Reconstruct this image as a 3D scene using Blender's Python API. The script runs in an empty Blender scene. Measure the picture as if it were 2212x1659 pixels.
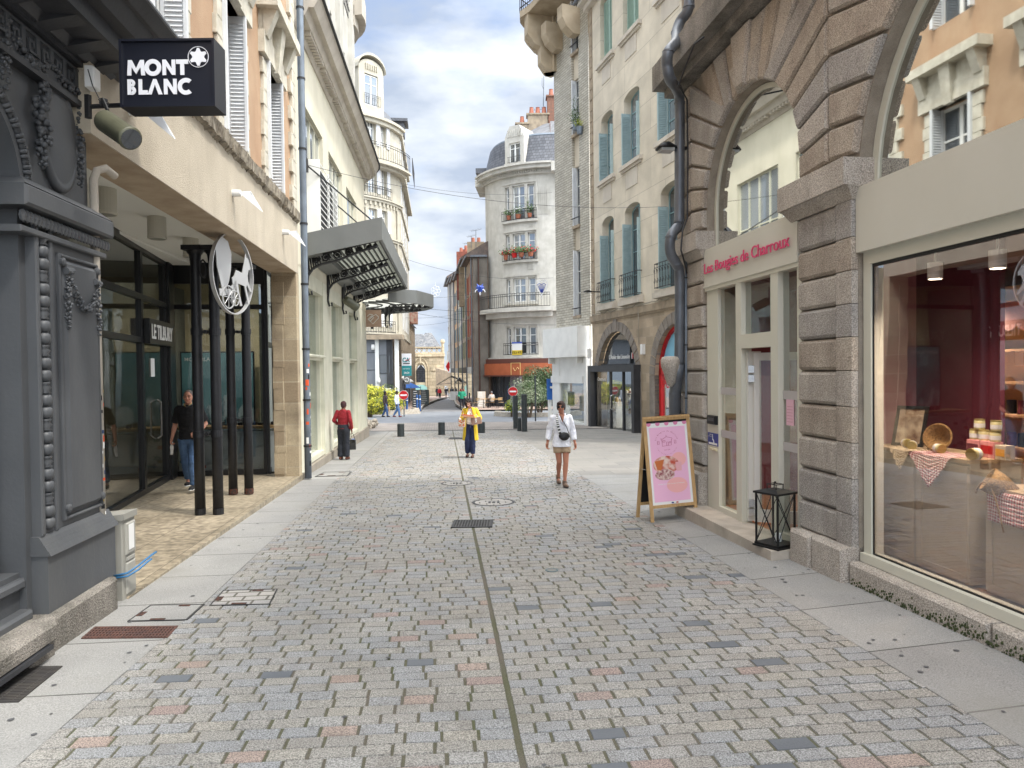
import bpy,bmesh,math,random
from mathutils import Vector,Matrix,noise
random.seed(7)
R_=random.Random(11)
SC=bpy.context.scene
COL=SC.collection
PI=math.pi
CF,CP,CR,CH,SL=1534.0,math.radians(1.15),0.012,2.0,0.021
def _dir(a,y,c):
 x=a*math.cos(CR)+c*math.sin(CR);z=-a*math.sin(CR)+c*math.cos(CR)
 return Vector((x,math.cos(CP)*y+math.sin(CP)*z,-math.sin(CP)*y+math.cos(CP)*z))
cam=bpy.data.cameras.new("camera")
cam.lens=CF/2212*36;cam.sensor_width=36;cam.clip_start=0.05;cam.clip_end=2000
camo=bpy.data.objects.new("camera",cam);COL.objects.link(camo)
rx,up,fw=_dir(1,0,0),_dir(0,0,1),_dir(0,1,0)
camo.matrix_world=Matrix(((rx.x,up.x,-fw.x,0),(rx.y,up.y,-fw.y,0),(rx.z,up.z,-fw.z,CH),(0,0,0,1)))
SC.camera=camo
SUN_EL,SUN_AZ=math.radians(62),math.radians(118)
world=bpy.data.worlds.new("World");SC.world=world;world.use_nodes=True
nt=world.node_tree;nt.nodes.clear()
def N(tree,t,**k):
 n=tree.nodes.new(t)
 for a,b in k.items():setattr(n,a,b)
 return n
out=N(nt,'ShaderNodeOutputWorld');bg=N(nt,'ShaderNodeBackground')
sky=N(nt,'ShaderNodeTexSky',sky_type='NISHITA',sun_disc=False)
sky.sun_elevation=SUN_EL;sky.sun_rotation=SUN_AZ;sky.air_density=1.0;sky.dust_density=1.0
tc=N(nt,'ShaderNodeTexCoord');mp=N(nt,'ShaderNodeMapping')
mp.inputs['Scale'].default_value=(1.0,1.0,2.4);mp.inputs['Location'].default_value=(3.35,.2,0.1)
n1=N(nt,'ShaderNodeTexNoise');n1.inputs['Scale'].default_value=3.1;n1.inputs['Detail'].default_value=9;n1.inputs['Roughness'].default_value=.56
n2=N(nt,'ShaderNodeTexNoise');n2.inputs['Scale'].default_value=4.6;n2.inputs['Detail'].default_value=7;n2.inputs['Roughness'].default_value=.5
r1=N(nt,'ShaderNodeValToRGB');r1.color_ramp.elements[0].position=.34;r1.color_ramp.elements[1].position=.54
r1.color_ramp.elements[0].color=(.35,.35,.35,1)
r2=N(nt,'ShaderNodeValToRGB');r2.color_ramp.elements[0].position=.40;r2.color_ramp.elements[1].position=.62
r2.color_ramp.elements[0].color=(4.2,4.9,6.1,1);r2.color_ramp.elements[1].color=(8.4,8.8,9.2,1)
mx=N(nt,'ShaderNodeMixRGB');bl=N(nt,'ShaderNodeMixRGB',blend_type='MULTIPLY');bl.inputs[0].default_value=1;bl.inputs[2].default_value=(1.5,1.75,2.1,1)
L=nt.links.new
L(tc.outputs['Generated'],mp.inputs[0]);L(mp.outputs[0],n1.inputs['Vector']);L(mp.outputs[0],n2.inputs['Vector'])
L(n1.outputs['Fac'],r1.inputs[0]);L(n2.outputs['Fac'],r2.inputs[0]);L(r1.outputs[0],mx.inputs[0])
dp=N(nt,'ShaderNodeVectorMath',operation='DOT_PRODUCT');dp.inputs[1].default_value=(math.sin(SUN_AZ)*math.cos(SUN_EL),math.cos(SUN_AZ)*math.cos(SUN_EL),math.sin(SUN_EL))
gw=N(nt,'ShaderNodeMapRange',interpolation_type='SMOOTHSTEP');gw.inputs[1].default_value=.12;gw.inputs[2].default_value=1.0;gw.inputs[3].default_value=0;gw.inputs[4].default_value=1  # sky brightens and warms towards the sun, added outside the view as fill light
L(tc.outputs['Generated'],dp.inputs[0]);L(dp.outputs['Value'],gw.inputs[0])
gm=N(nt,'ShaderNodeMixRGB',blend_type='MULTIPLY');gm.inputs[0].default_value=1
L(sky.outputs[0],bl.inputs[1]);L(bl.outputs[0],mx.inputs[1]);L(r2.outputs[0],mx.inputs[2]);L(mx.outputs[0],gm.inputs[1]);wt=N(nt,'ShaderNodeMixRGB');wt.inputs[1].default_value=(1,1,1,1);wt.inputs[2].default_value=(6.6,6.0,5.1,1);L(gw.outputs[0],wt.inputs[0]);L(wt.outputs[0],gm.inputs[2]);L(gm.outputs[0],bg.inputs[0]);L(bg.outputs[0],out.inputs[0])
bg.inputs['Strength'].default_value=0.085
sun=bpy.data.lights.new("sun",'SUN');sun.energy=2.0;sun.angle=math.radians(5);sun.color=(1,.95,.87)
suno=bpy.data.objects.new("sun",sun);COL.objects.link(suno)
sd=Vector((math.sin(SUN_AZ)*math.cos(SUN_EL),math.cos(SUN_AZ)*math.cos(SUN_EL),math.sin(SUN_EL)))
suno.rotation_euler=sd.to_track_quat('Z','Y').to_euler();suno.location=(0,0,60)
vs=SC.view_settings;SC.display_settings.display_device='sRGB'
vs.view_transform='Standard';vs.look='None';vs.exposure=0.68;vs.gamma=1
SC.cycles.max_bounces=8;SC.cycles.transparent_max_bounces=16
def at(u,v,Y):
 "point at forward distance Y seen at photo position u, v (2212 wide)"
 r=_dir((u-1106)/CF,1,-(v-829.5)/CF);return Vector((0,0,CH))+r*(Y/r.y)
def gz(x,y):
 return-SL*y
def G(u,v,z0=0.0,s=SL):
 r=_dir((u-1106)/CF,1,-(v-829.5)/CF);t=(CH-z0)/(-r.z-s*r.y);return Vector((0,0,CH))+r*t
class Wall:
 "vertical plane: origin x,y, direction (m,1); s along it, z up, d out towards the street"
 def __init__(s,x,y,m,side,ang=None):
  s.p=Vector((x,y,0));s.d=Vector((m,1,0)).normalized()if ang is None else Vector((math.cos(ang),math.sin(ang),0))
  s.n=Vector((s.d.y,-s.d.x,0))*side
 def P(s,a,z,d=0):return s.p+s.d*a+s.n*d+Vector((0,0,z))
 def px(s,u,v,d=0):
  r=_dir((u-1106)/CF,1,-(v-829.5)/CF);o=s.p+s.n*d
  t=o.dot(s.n)/r.dot(s.n);q=Vector((0,0,CH))+r*t
  return((q-s.p).dot(s.d),q.z)
 def S(s,u,d=0,v=800):return s.px(u,v,d)[0]
 def Z(s,u,v,d=0):return s.px(u,v,d)[1]
def catenary(a,b,sag,n=14):
 a,b=Vector(a),Vector(b)
 return[a.lerp(b,i/n)-Vector((0,0,sag*4*(i/n)*(1-i/n)))for i in range(n+1)]
class MB:
 def __init__(s):s.v=[];s.f=[];s.mi=[];s.m=0;s.col=[]
 def add(s,vs,fs,cols=None):
  o=len(s.v);s.v+=[tuple(x)for x in vs]
  for f in fs:s.f.append(tuple(i+o for i in f));s.mi.append(s.m)
  return s
 def hexa(s,p):
  return s.add(p,[(0,3,2,1),(4,5,6,7),(0,1,5,4),(1,2,6,5),(2,3,7,6),(3,0,4,7)])
 def box(s,a,b):
  (x0,y0,z0),(x1,y1,z1)=a,b
  return s.hexa([(x0,y0,z0),(x1,y0,z0),(x1,y1,z0),(x0,y1,z0),(x0,y0,z1),(x1,y0,z1),(x1,y1,z1),(x0,y1,z1)])
 def wbox(s,W,a,b,c,d,e,f):
  return s.hexa([W.P(a,c,e),W.P(b,c,e),W.P(b,c,f),W.P(a,c,f),W.P(a,d,e),W.P(b,d,e),W.P(b,d,f),W.P(a,d,f)])
 def bbox(s,W,a,b,c,d,e,f,k=.02):
  "block with a chamfered front face (front at depth f)"
  p=[W.P(a,c,e),W.P(b,c,e),W.P(b,d,e),W.P(a,d,e),W.P(a,c,f-k),W.P(b,c,f-k),W.P(b,d,f-k),W.P(a,d,f-k),W.P(a+k,c+k,f),W.P(b-k,c+k,f),W.P(b-k,d-k,f),W.P(a+k,d-k,f)]
  return s.add(p,[(0,1,5,4),(1,2,6,5),(2,3,7,6),(3,0,4,7),(4,5,9,8),(5,6,10,9),(6,7,11,10),(7,4,8,11),(8,9,10,11)])
 def obox(s,c,ax,ay,az,h):
  c=Vector(c);ax,ay,az=[Vector(q).normalized()*w for q,w in zip((ax,ay,az),h)]
  return s.hexa([c-ax-ay-az,c+ax-ay-az,c+ax+ay-az,c-ax+ay-az,c-ax-ay+az,c+ax-ay+az,c+ax+ay+az,c-ax+ay+az])
 def prism(s,pts,vec,caps=True):
  n=len(pts);v=Vector(vec);pts=[Vector(p)for p in pts]
  fs=[(i,(i+1)%n,n+(i+1)%n,n+i)for i in range(n)]
  if caps:fs+=[tuple(range(n-1,-1,-1)),tuple(range(n,2*n))]
  return s.add(pts+[p+v for p in pts],fs)
 def wpoly(s,W,pts,d0,d1):
  return s.prism([W.P(a,z,d0)for a,z in pts],W.n*(d1-d0))
 def tube(s,pts,r,n=8,cap=True,flat=1.0):
  pts=[Vector(p)for p in pts];rs=r if isinstance(r,(list,tuple))else[r]*len(pts)
  vs,fs=[],[];prev=None
  for i,p in enumerate(pts):
   t=(pts[min(i+1,len(pts)-1)]-pts[max(i-1,0)])
   t=t.normalized()if t.length>1e-9 else Vector((0,0,1))
   if prev is None:
    a=t.cross(Vector((0,0,1))if abs(t.z)<.9 else Vector((0,1,0))).normalized()
   else:
    a=(prev-t*prev.dot(t));a=a.normalized()if a.length>1e-6 else t.orthogonal().normalized()
   prev=a;b=t.cross(a)
   for k in range(n):
    q=2*PI*k/n;vs.append(p+a*math.cos(q)*rs[i]+b*math.sin(q)*rs[i]*flat)
  for i in range(len(pts)-1):
   for k in range(n):fs.append((i*n+k,i*n+(k+1)%n,(i+1)*n+(k+1)%n,(i+1)*n+k))
  if cap:fs+=[tuple(range(n-1,-1,-1)),tuple(range((len(pts)-1)*n,len(pts)*n))]
  return s.add(vs,fs)
 def lathe(s,prof,c=(0,0,0),n=16,ax=None,sx=1,sy=1):
  c=Vector(c);q=Matrix.Identity(3)if ax is None else Vector(ax).to_track_quat('Z','Y').to_matrix()
  vs,fs=[],[]
  for r,z in prof:
   for k in range(n):vs.append(c+q@Vector((r*sx*math.cos(2*PI*k/n),r*sy*math.sin(2*PI*k/n),z)))
  m=len(prof)
  for i in range(m-1):
   for k in range(n):fs.append((i*n+k,i*n+(k+1)%n,(i+1)*n+(k+1)%n,(i+1)*n+k))
  fs+=[tuple(range(n-1,-1,-1)),tuple(range((m-1)*n,m*n))]
  return s.add(vs,fs)
 def ball(s,c,r,n=10,q=None):
  r=r if isinstance(r,(list,tuple))else(r,r,r);c=Vector(c);m=max(4,n//2);q=q or Matrix.Identity(3)
  vs=[c+q@Vector((0,0,-r[2]))];fs=[]
  for i in range(1,m):
   t=PI*i/m
   for k in range(n):vs.append(c+q@Vector((r[0]*math.sin(t)*math.cos(2*PI*k/n),r[1]*math.sin(t)*math.sin(2*PI*k/n),-r[2]*math.cos(t))))
  vs.append(c+q@Vector((0,0,r[2])));e=len(vs)-1
  for k in range(n):
   fs.append((0,1+(k+1)%n,1+k));fs.append((e,1+(m-2)*n+k,1+(m-2)*n+(k+1)%n))
   for i in range(m-2):fs.append((1+i*n+k,1+i*n+(k+1)%n,1+(i+1)*n+(k+1)%n,1+(i+1)*n+k))
  return s.add(vs,fs)
 def quad(s,a,b,c,d):return s.add([a,b,c,d],[(0,1,2,3)])
 def build(s,name,mats,parent=None,smooth=False,off=None):
  me=bpy.data.meshes.new(name)
  if off is None:off=OFF.get(parent.name,Vector((0,0,0)))if parent else Vector((0,0,0))
  me.from_pydata([(x-off[0],y-off[1],z-off[2])for x,y,z in s.v],[],s.f)
  for m in(mats if isinstance(mats,(list,tuple))else[mats]):me.materials.append(m)
  if any(s.mi):me.polygons.foreach_set('material_index',s.mi)
  if smooth:me.polygons.foreach_set('use_smooth',[True]*len(me.polygons))
  me.update();o=bpy.data.objects.new(name,me);COL.objects.link(o)
  if parent:o.parent=parent;OFF[o.name]=Vector(off)
  return o
OFF={}
def tag(o,label=None,cat=None,group=None,kind=None):
 if label:o['label']=label
 if cat:o['category']=cat
 if group:o['group']=group
 if kind:o['kind']=kind
 return o
def thing(name,label,cat,loc=(0,0,0),group=None,rotz=0,local=False):
 o=bpy.data.objects.new(name,None);COL.objects.link(o);o.empty_display_size=.2
 o.location=loc;o.rotation_euler=(0,0,rotz);tag(o,label,cat,group)
 OFF[o.name]=Vector((0,0,0))if local else Vector(loc);return o
def struct(name,mb,m,kind='structure'):
 o=mb.build(name,m);o['kind']=kind;return o
def copytree(o,parent=None):
 c=o.copy();COL.objects.link(c)
 if parent:c.parent=parent
 for ch in list(o.children):copytree(ch,c)
 return c
def srgb(r,g=None,b=None):
 if g is None:g=b=r
 f=lambda c:(c/255)/12.92 if c<=10 else(((c/255)+.055)/1.055)**2.4
 return(f(r),f(g),f(b),1)
def mat(name,c1,c2=None,scale=4,rough=.8,metal=0,bump=0,bscale=None,speck=0,sscale=220,detail=6,stain=None,st_amt=.5,emit=0,spec=.5,coat=0,stretch=None,lo=.35,hi=.65):
 m=bpy.data.materials.new(name);m.use_nodes=True;t=m.node_tree;b=t.nodes['Principled BSDF'];l=t.links.new
 c1=c1 if len(c1)==4 else(*c1,1)
 b.inputs['Base Color'].default_value=c1;b.inputs['Roughness'].default_value=rough;b.inputs['Metallic'].default_value=metal
 b.inputs['Specular IOR Level'].default_value=spec;b.inputs['Coat Weight'].default_value=coat
 if emit:b.inputs['Emission Color'].default_value=c1;b.inputs['Emission Strength'].default_value=emit
 if c2 is None and not bump and not speck:return m
 tcn=N(t,'ShaderNodeTexCoord');src=tcn.outputs['Object']
 if stretch:
  mpn=N(t,'ShaderNodeMapping');mpn.inputs['Scale'].default_value=stretch;l(src,mpn.inputs[0]);src=mpn.outputs[0]
 cur=None
 if c2 is not None:
  c2=c2 if len(c2)==4 else(*c2,1)
  n=N(t,'ShaderNodeTexNoise');n.inputs['Scale'].default_value=scale;n.inputs['Detail'].default_value=detail;l(src,n.inputs['Vector'])
  r=N(t,'ShaderNodeValToRGB');r.color_ramp.elements[0].position=lo;r.color_ramp.elements[1].position=hi
  r.color_ramp.elements[0].color=c1;r.color_ramp.elements[1].color=c2;l(n.outputs['Fac'],r.inputs[0]);cur=r.outputs[0]
 if speck:
  n=N(t,'ShaderNodeTexNoise');n.inputs['Scale'].default_value=sscale;n.inputs['Detail'].default_value=3;l(tcn.outputs['Object'],n.inputs['Vector'])
  r=N(t,'ShaderNodeMapRange');r.inputs[1].default_value=.36;r.inputs[2].default_value=.64;r.inputs[3].default_value=1-speck;r.inputs[4].default_value=1+speck;l(n.outputs['Fac'],r.inputs[0])
  mm=N(t,'ShaderNodeMixRGB',blend_type='MULTIPLY');mm.inputs[0].default_value=1
  if cur:l(cur,mm.inputs[1])
  else:mm.inputs[1].default_value=c1
  l(r.outputs[0],mm.inputs[2]);cur=mm.outputs[0]
 if stain:
  n=N(t,'ShaderNodeTexNoise');n.inputs['Scale'].default_value=1.0;n.inputs['Detail'].default_value=8;n.inputs['Roughness'].default_value=.65
  mpn=N(t,'ShaderNodeMapping');mpn.inputs['Scale'].default_value=(2.2,2.2,.5);l(tcn.outputs['Object'],mpn.inputs[0]);l(mpn.outputs[0],n.inputs['Vector'])
  r=N(t,'ShaderNodeMapRange');r.inputs[1].default_value=.48;r.inputs[2].default_value=.75;r.inputs[3].default_value=0;r.inputs[4].default_value=st_amt;l(n.outputs['Fac'],r.inputs[0])
  mm=N(t,'ShaderNodeMixRGB');l(r.outputs[0],mm.inputs[0]);mm.inputs[2].default_value=stain if len(stain)==4 else(*stain,1)
  if cur:l(cur,mm.inputs[1])
  else:mm.inputs[1].default_value=c1
  cur=mm.outputs[0]
 if cur:l(cur,b.inputs['Base Color'])
 if bump:
  n=N(t,'ShaderNodeTexNoise');n.inputs['Scale'].default_value=bscale or scale*8;n.inputs['Detail'].default_value=5;l(src,n.inputs['Vector'])
  bn=N(t,'ShaderNodeBump');bn.inputs['Strength'].default_value=bump;bn.inputs['Distance'].default_value=.02;l(n.outputs['Fac'],bn.inputs['Height']);l(bn.outputs[0],b.inputs['Normal'])
 return m
def tilemat(name,W,bw,bh,c1,c2,mortar,msize=.01,off=.5,plane='wall',rough=.8,bump=.3,speck=.12,sscale=150,stain=None,bias=0,var=None):
 "brick / slab pattern laid in the wall's own s,z (or on the ground in s,n) coordinates"
 m=bpy.data.materials.new(name);m.use_nodes=True;t=m.node_tree;b=t.nodes['Principled BSDF'];l=t.links.new
 g=N(t,'ShaderNodeNewGeometry');d1=N(t,'ShaderNodeVectorMath',operation='DOT_PRODUCT');d2=N(t,'ShaderNodeVectorMath',operation='DOT_PRODUCT')
 l(g.outputs['Position'],d1.inputs[0]);l(g.outputs['Position'],d2.inputs[0])
 if plane=='wall':d1.inputs[1].default_value=W.d;d2.inputs[1].default_value=(0,0,1)
 elif plane=='across':d1.inputs[1].default_value=W.d;d2.inputs[1].default_value=W.n
 else:d1.inputs[1].default_value=W.n;d2.inputs[1].default_value=W.d
 cx=N(t,'ShaderNodeCombineXYZ');l(d1.outputs['Value'],cx.inputs[0]);l(d2.outputs['Value'],cx.inputs[1])
 br=N(t,'ShaderNodeTexBrick');br.offset=off;br.inputs['Scale'].default_value=1;br.inputs['Brick Width'].default_value=bw;br.inputs['Row Height'].default_value=bh
 br.inputs['Mortar Size'].default_value=msize;br.inputs['Mortar Smooth'].default_value=.1;br.inputs['Bias'].default_value=bias
 br.inputs['Color1'].default_value=c1;br.inputs['Color2'].default_value=c2;br.inputs['Mortar'].default_value=mortar
 l(cx.outputs[0],br.inputs['Vector'])
 n=N(t,'ShaderNodeTexNoise');n.inputs['Scale'].default_value=sscale;n.inputs['Detail'].default_value=3;l(g.outputs['Position'],n.inputs['Vector'])
 r=N(t,'ShaderNodeMapRange');r.inputs[1].default_value=.3;r.inputs[2].default_value=.7;r.inputs[3].default_value=1-speck;r.inputs[4].default_value=1+speck;l(n.outputs['Fac'],r.inputs[0])
 n3=N(t,'ShaderNodeTexNoise');n3.inputs['Scale'].default_value=1.1;n3.inputs['Detail'].default_value=8;l(g.outputs['Position'],n3.inputs['Vector'])
 r3=N(t,'ShaderNodeMapRange');r3.inputs[1].default_value=.35;r3.inputs[2].default_value=.65;r3.inputs[3].default_value=.86;r3.inputs[4].default_value=1.08;l(n3.outputs['Fac'],r3.inputs[0])
 mu=N(t,'ShaderNodeMath',operation='MULTIPLY');l(r.outputs[0],mu.inputs[0]);l(r3.outputs[0],mu.inputs[1])
 mm=N(t,'ShaderNodeMixRGB',blend_type='MULTIPLY');mm.inputs[0].default_value=1;l(br.outputs['Color'],mm.inputs[1]);l(mu.outputs[0],mm.inputs[2])
 cur=mm.outputs[0]
 if stain:
  r4=N(t,'ShaderNodeMapRange');r4.inputs[1].default_value=.5;r4.inputs[2].default_value=.72;r4.inputs[3].default_value=0;r4.inputs[4].default_value=.75;l(n3.outputs['Fac'],r4.inputs[0])
  m4=N(t,'ShaderNodeMixRGB');l(r4.outputs[0],m4.inputs[0]);l(cur,m4.inputs[1]);m4.inputs[2].default_value=stain;cur=m4.outputs[0]
 l(cur,b.inputs['Base Color']);b.inputs['Roughness'].default_value=rough
 bn=N(t,'ShaderNodeBump');bn.inputs['Strength'].default_value=bump;bn.inputs['Distance'].default_value=.01;l(br.outputs['Fac'],bn.inputs['Height']);bn.invert=True
 bn2=N(t,'ShaderNodeBump');bn2.inputs['Strength'].default_value=bump;bn2.inputs['Distance'].default_value=.004;l(n.outputs['Fac'],bn2.inputs['Height']);l(bn.outputs[0],bn2.inputs['Normal']);l(bn2.outputs[0],b.inputs['Normal'])
 return m
def glassmat(name,tint=(.9,.93,.92,1),refl=.12,rough=.005,gray=.8):
 m=bpy.data.materials.new(name);m.use_nodes=True;t=m.node_tree;t.nodes.clear();l=t.links.new
 o=N(t,'ShaderNodeOutputMaterial');tr=N(t,'ShaderNodeBsdfTransparent');tr.inputs[0].default_value=tint
 gl=N(t,'ShaderNodeBsdfGlossy');gl.inputs['Roughness'].default_value=rough;gl.inputs[0].default_value=(.95,.97,1,1)
 g=N(t,'ShaderNodeNewGeometry');dt_=N(t,'ShaderNodeVectorMath',operation='DOT_PRODUCT');l(g.outputs['Incoming'],dt_.inputs[0]);l(g.outputs['Normal'],dt_.inputs[1])
 ab1=N(t,'ShaderNodeMath',operation='ABSOLUTE');l(dt_.outputs['Value'],ab1.inputs[0]);sb1=N(t,'ShaderNodeMath',operation='SUBTRACT');sb1.inputs[0].default_value=1;l(ab1.outputs[0],sb1.inputs[1])
 fr=N(t,'ShaderNodeMath',operation='POWER');fr.inputs[1].default_value=4.2;l(sb1.outputs[0],fr.inputs[0])
 ad=N(t,'ShaderNodeMath',operation='MULTIPLY_ADD');ad.inputs[1].default_value=.9;ad.inputs[2].default_value=refl;ad.use_clamp=True
 nz=N(t,'ShaderNodeTexNoise');nz.inputs['Scale'].default_value=.7;nz.inputs['Detail'].default_value=1;l(g.outputs['Position'],nz.inputs['Vector'])
 bn=N(t,'ShaderNodeBump');bn.inputs['Strength'].default_value=.25;bn.inputs['Distance'].default_value=.02;l(nz.outputs['Fac'],bn.inputs['Height']);l(bn.outputs[0],gl.inputs['Normal'])
 l(fr.outputs[0],ad.inputs[0]);mx_=N(t,'ShaderNodeMixShader');l(ad.outputs[0],mx_.inputs[0]);l(tr.outputs[0],mx_.inputs[1]);l(gl.outputs[0],mx_.inputs[2]);l(mx_.outputs[0],o.inputs[0])
 return m
def winglass(name,base=(.03,.035,.04,1),refl=.25):
 "pane with a dark room behind it"
 m=mat(name,base,rough=.02,spec=1.0,coat=1);b=m.node_tree.nodes['Principled BSDF'];b.inputs['Metallic'].default_value=refl
 if refl:b.inputs['Base Color'].default_value=base
 return m
M={}
M['granite']=mat('granite',srgb(166,157,146),srgb(184,175,164),2.2,.85,bump=.7,bscale=70,speck=.42,sscale=95,stain=srgb(112,102,92),st_amt=.45)
M['granite_b']=mat('granite_brownish',srgb(160,147,133),srgb(176,164,149),2.6,.85,bump=.7,bscale=64,speck=.42,sscale=95,stain=srgb(104,92,80),st_amt=.6)
M['granite_c']=mat('granite_greyish',srgb(158,152,146),srgb(172,166,158),3.4,.85,bump=.8,bscale=76,speck=.42,sscale=88,stain=srgb(118,110,102),st_amt=.6)
M['granite_dark']=mat('granite_moss',srgb(112,107,100),srgb(140,134,126),3,.9,bump=.8,bscale=60,speck=.4,sscale=95,stain=srgb(52,52,42),st_amt=.85)
M['mortar']=mat('granite_joint',srgb(134,124,111),srgb(154,144,130),5,.95,bump=.4,bscale=60,speck=.2)
M['beige']=mat('beige_metal',srgb(196,192,178),srgb(201,197,184),1.5,.42)
M['beige_flat']=mat('beige_frame',srgb(203,200,184),rough=.5)
M['pink_letter']=mat('pink_lettering',srgb(214,62,110),rough=.4)
M['white']=mat('white_paint',srgb(232,232,228),srgb(222,222,218),2,.55)
M['white_stone']=mat('white_render',srgb(196,193,185),srgb(178,175,166),1.6,.85,bump=.15,bscale=30,stain=srgb(150,145,134),st_amt=.55)
M['cream']=mat('cream_render',srgb(214,208,188),srgb(204,198,178),1.2,.85,bump=.12,bscale=60,stain=srgb(170,163,145),st_amt=.3)
M['cream_paint']=mat('cream_painted_frame',srgb(216,213,194),srgb(198,196,176),2,.5)
M['stone_pale']=mat('pale_ashlar',srgb(198,190,177),srgb(184,175,162),1.3,.85,bump=.15,bscale=40,stain=srgb(150,141,128),st_amt=.5)
M['stone_warm']=mat('warm_rubble',srgb(166,150,128),srgb(140,127,110),3,.9,bump=.35,bscale=30,stain=srgb(96,86,76),st_amt=.5)
M['stone_old']=mat('old_stained_stone',srgb(180,166,142),srgb(150,138,118),2.6,.9,bump=.5,bscale=26,speck=.2,sscale=90,stain=srgb(70,58,48),st_amt=.75)
M['limestone']=mat('carved_limestone',srgb(212,206,190),srgb(190,184,168),5,.85,bump=.5,bscale=40,stain=srgb(140,132,118),st_amt=.5)
M['ochre']=mat('orange_render',srgb(182,153,124),srgb(171,141,113),2,.9,bump=.5,bscale=90,stain=srgb(160,112,80),st_amt=.3)
M['render']=mat('rough_beige_render',srgb(198,187,168),srgb(186,175,156),1.4,.9,bump=.6,bscale=85,stain=srgb(158,146,128),st_amt=.45)
M['soffit']=mat('stained_soffit',srgb(188,170,146),srgb(170,150,126),3,.9,bump=.15,bscale=30,stain=srgb(146,122,100),st_amt=.5)
M['ceiling']=mat('white_ceiling',srgb(228,228,222),rough=.8)
M['black']=mat('black_frame',srgb(24,25,28),rough=.35)
M['iron']=mat('black_cast_iron',srgb(14,15,20),srgb(24,25,30),8,.5,speck=.3,sscale=40,bump=.1,bscale=40)
M['ironwork']=mat('wrought_iron',srgb(40,40,42),rough=.5)
M['rust']=mat('rusty_chipped_iron',srgb(92,52,36),srgb(36,32,32),30,.8,bump=.4,bscale=60)
M['grey_paint']=mat('grey_painted_wood',srgb(73,75,78),srgb(80,82,85),2,.5,bump=.08,bscale=30,stain=srgb(104,104,102),st_amt=.35)
M['dark_and_shade_paint']=mat('dark_grey_painted_wood_and_shade',srgb(44,45,49),srgb(54,55,59),3,.5,bump=.1,bscale=30)
M['zinc']=mat('zinc_pipe',srgb(98,102,108),srgb(112,116,122),4,.4,metal=.35,stain=srgb(70,66,64),st_amt=.4)
M['zinc_l']=mat('grey_blue_zinc',srgb(118,128,138),srgb(104,112,122),4,.45,metal=.3)
M['slate']=mat('slate',srgb(70,72,78),srgb(92,94,100),6,.5)
M['blue_shutter']=mat('faded_blue_wood',srgb(146,166,168),srgb(156,176,178),5,.6)
M['green_shutter']=mat('pale_green_wood',srgb(160,184,172),srgb(150,174,164),5,.6)
M['white_shutter']=mat('white_wood',srgb(218,220,222),srgb(208,210,212),4,.5)
M['canopy']=mat('grey_canopy_metal',srgb(112,114,112),srgb(104,106,104),2,.5)
M['frosted_lens']=mat('wired_canopy_glass',srgb(176,178,172),srgb(150,152,148),3,.35)
def translucent(name,c):
 m=bpy.data.materials.new(name);m.use_nodes=True;t=m.node_tree;t.nodes.clear();o=N(t,'ShaderNodeOutputMaterial');a=N(t,'ShaderNodeBsdfTranslucent');d=N(t,'ShaderNodeBsdfDiffuse');x=N(t,'ShaderNodeMixShader');x.inputs[0].default_value=.35
 a.inputs[0].default_value=c;d.inputs[0].default_value=c;t.links.new(a.outputs[0],x.inputs[1]);t.links.new(d.outputs[0],x.inputs[2]);t.links.new(x.outputs[0],o.inputs[0]);return m
M['frosted']=translucent('wired_canopy_glass',srgb(190,192,186))
M['wood']=mat('pale_oak',srgb(190,156,108),srgb(170,136,90),3,.5,stretch=(14,14,1.2),bump=.1)
M['floorwood']=mat('wood_floor',srgb(150,112,84),srgb(128,94,70),3,.4,stretch=(1,14,1))
M['cab']=mat('taupe_cabinet',srgb(192,180,156),srgb(182,170,146),2,.45)
M['cabtop']=mat('oak_top',srgb(190,168,134),srgb(176,152,118),4,.4,stretch=(1,12,1))
M['pinkwall']=mat('pink_wall',srgb(176,112,118),rough=.7)
M['burgundy']=mat('burgundy_wall',srgb(108,48,60),rough=.6)
M['red']=mat('red_enamel',srgb(186,24,28),rough=.3)
M['chrome']=mat('brushed_steel',srgb(190,190,190),rough=.25,metal=1)
M['glass']=glassmat('shop_glass',refl=.05)
M['glass_dark']=glassmat('dark_shop_glass',(.62,.64,.64,1),refl=.06)
M['mirror']=winglass('reflective_pane',(.62,.63,.60,1),1.0)
M['pane']=winglass('window_pane',(.10,.115,.13,1),.55)
M['pane_l']=winglass('curtained_pane',(.30,.33,.36,1),.45)
M['bollard']=mat('grey_green_bollard',srgb(44,50,52),srgb(52,58,60),10,.5)
M['rubber']=mat('black_plastic',srgb(16,16,18),rough=.5)
M['paper']=mat('white_paper',srgb(226,226,224),rough=.7)
M['signdark']=mat('dark_navy_panel',srgb(26,28,38),rough=.35)
M['signwhite']=mat('white_acrylic',srgb(228,228,232),rough=.4)
M['spot']=mat('lamp_glow',(1,.85,.62,1),emit=9)
M['leaf_y']=mat('yellow_leaf',srgb(176,178,48),srgb(120,140,36),9,.6)
M['leaf_g']=mat('green_leaf',srgb(58,84,38),srgb(84,108,52),9,.6)
M['leaf_p']=mat('grey_green_leaf',srgb(138,150,118),srgb(92,112,76),9,.6)
M['asphalt']=mat('grey_asphalt',srgb(112,112,114),srgb(124,124,126),.8,.9,speck=.2,sscale=40)
M['moss']=mat('mossy_joint',srgb(98,92,82),srgb(84,86,62),1.6,.95,bump=.6,bscale=90,speck=.3,sscale=200)
M['moulding']=mat('broken_moulding',srgb(168,158,140),srgb(112,103,90),7,.95,bump=.9,bscale=22,stain=srgb(70,64,56),st_amt=.7)
M['cable']=mat('dark_cable',srgb(40,40,44),rough=.6)
ST=Wall(0,0,-.103,1)
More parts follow.
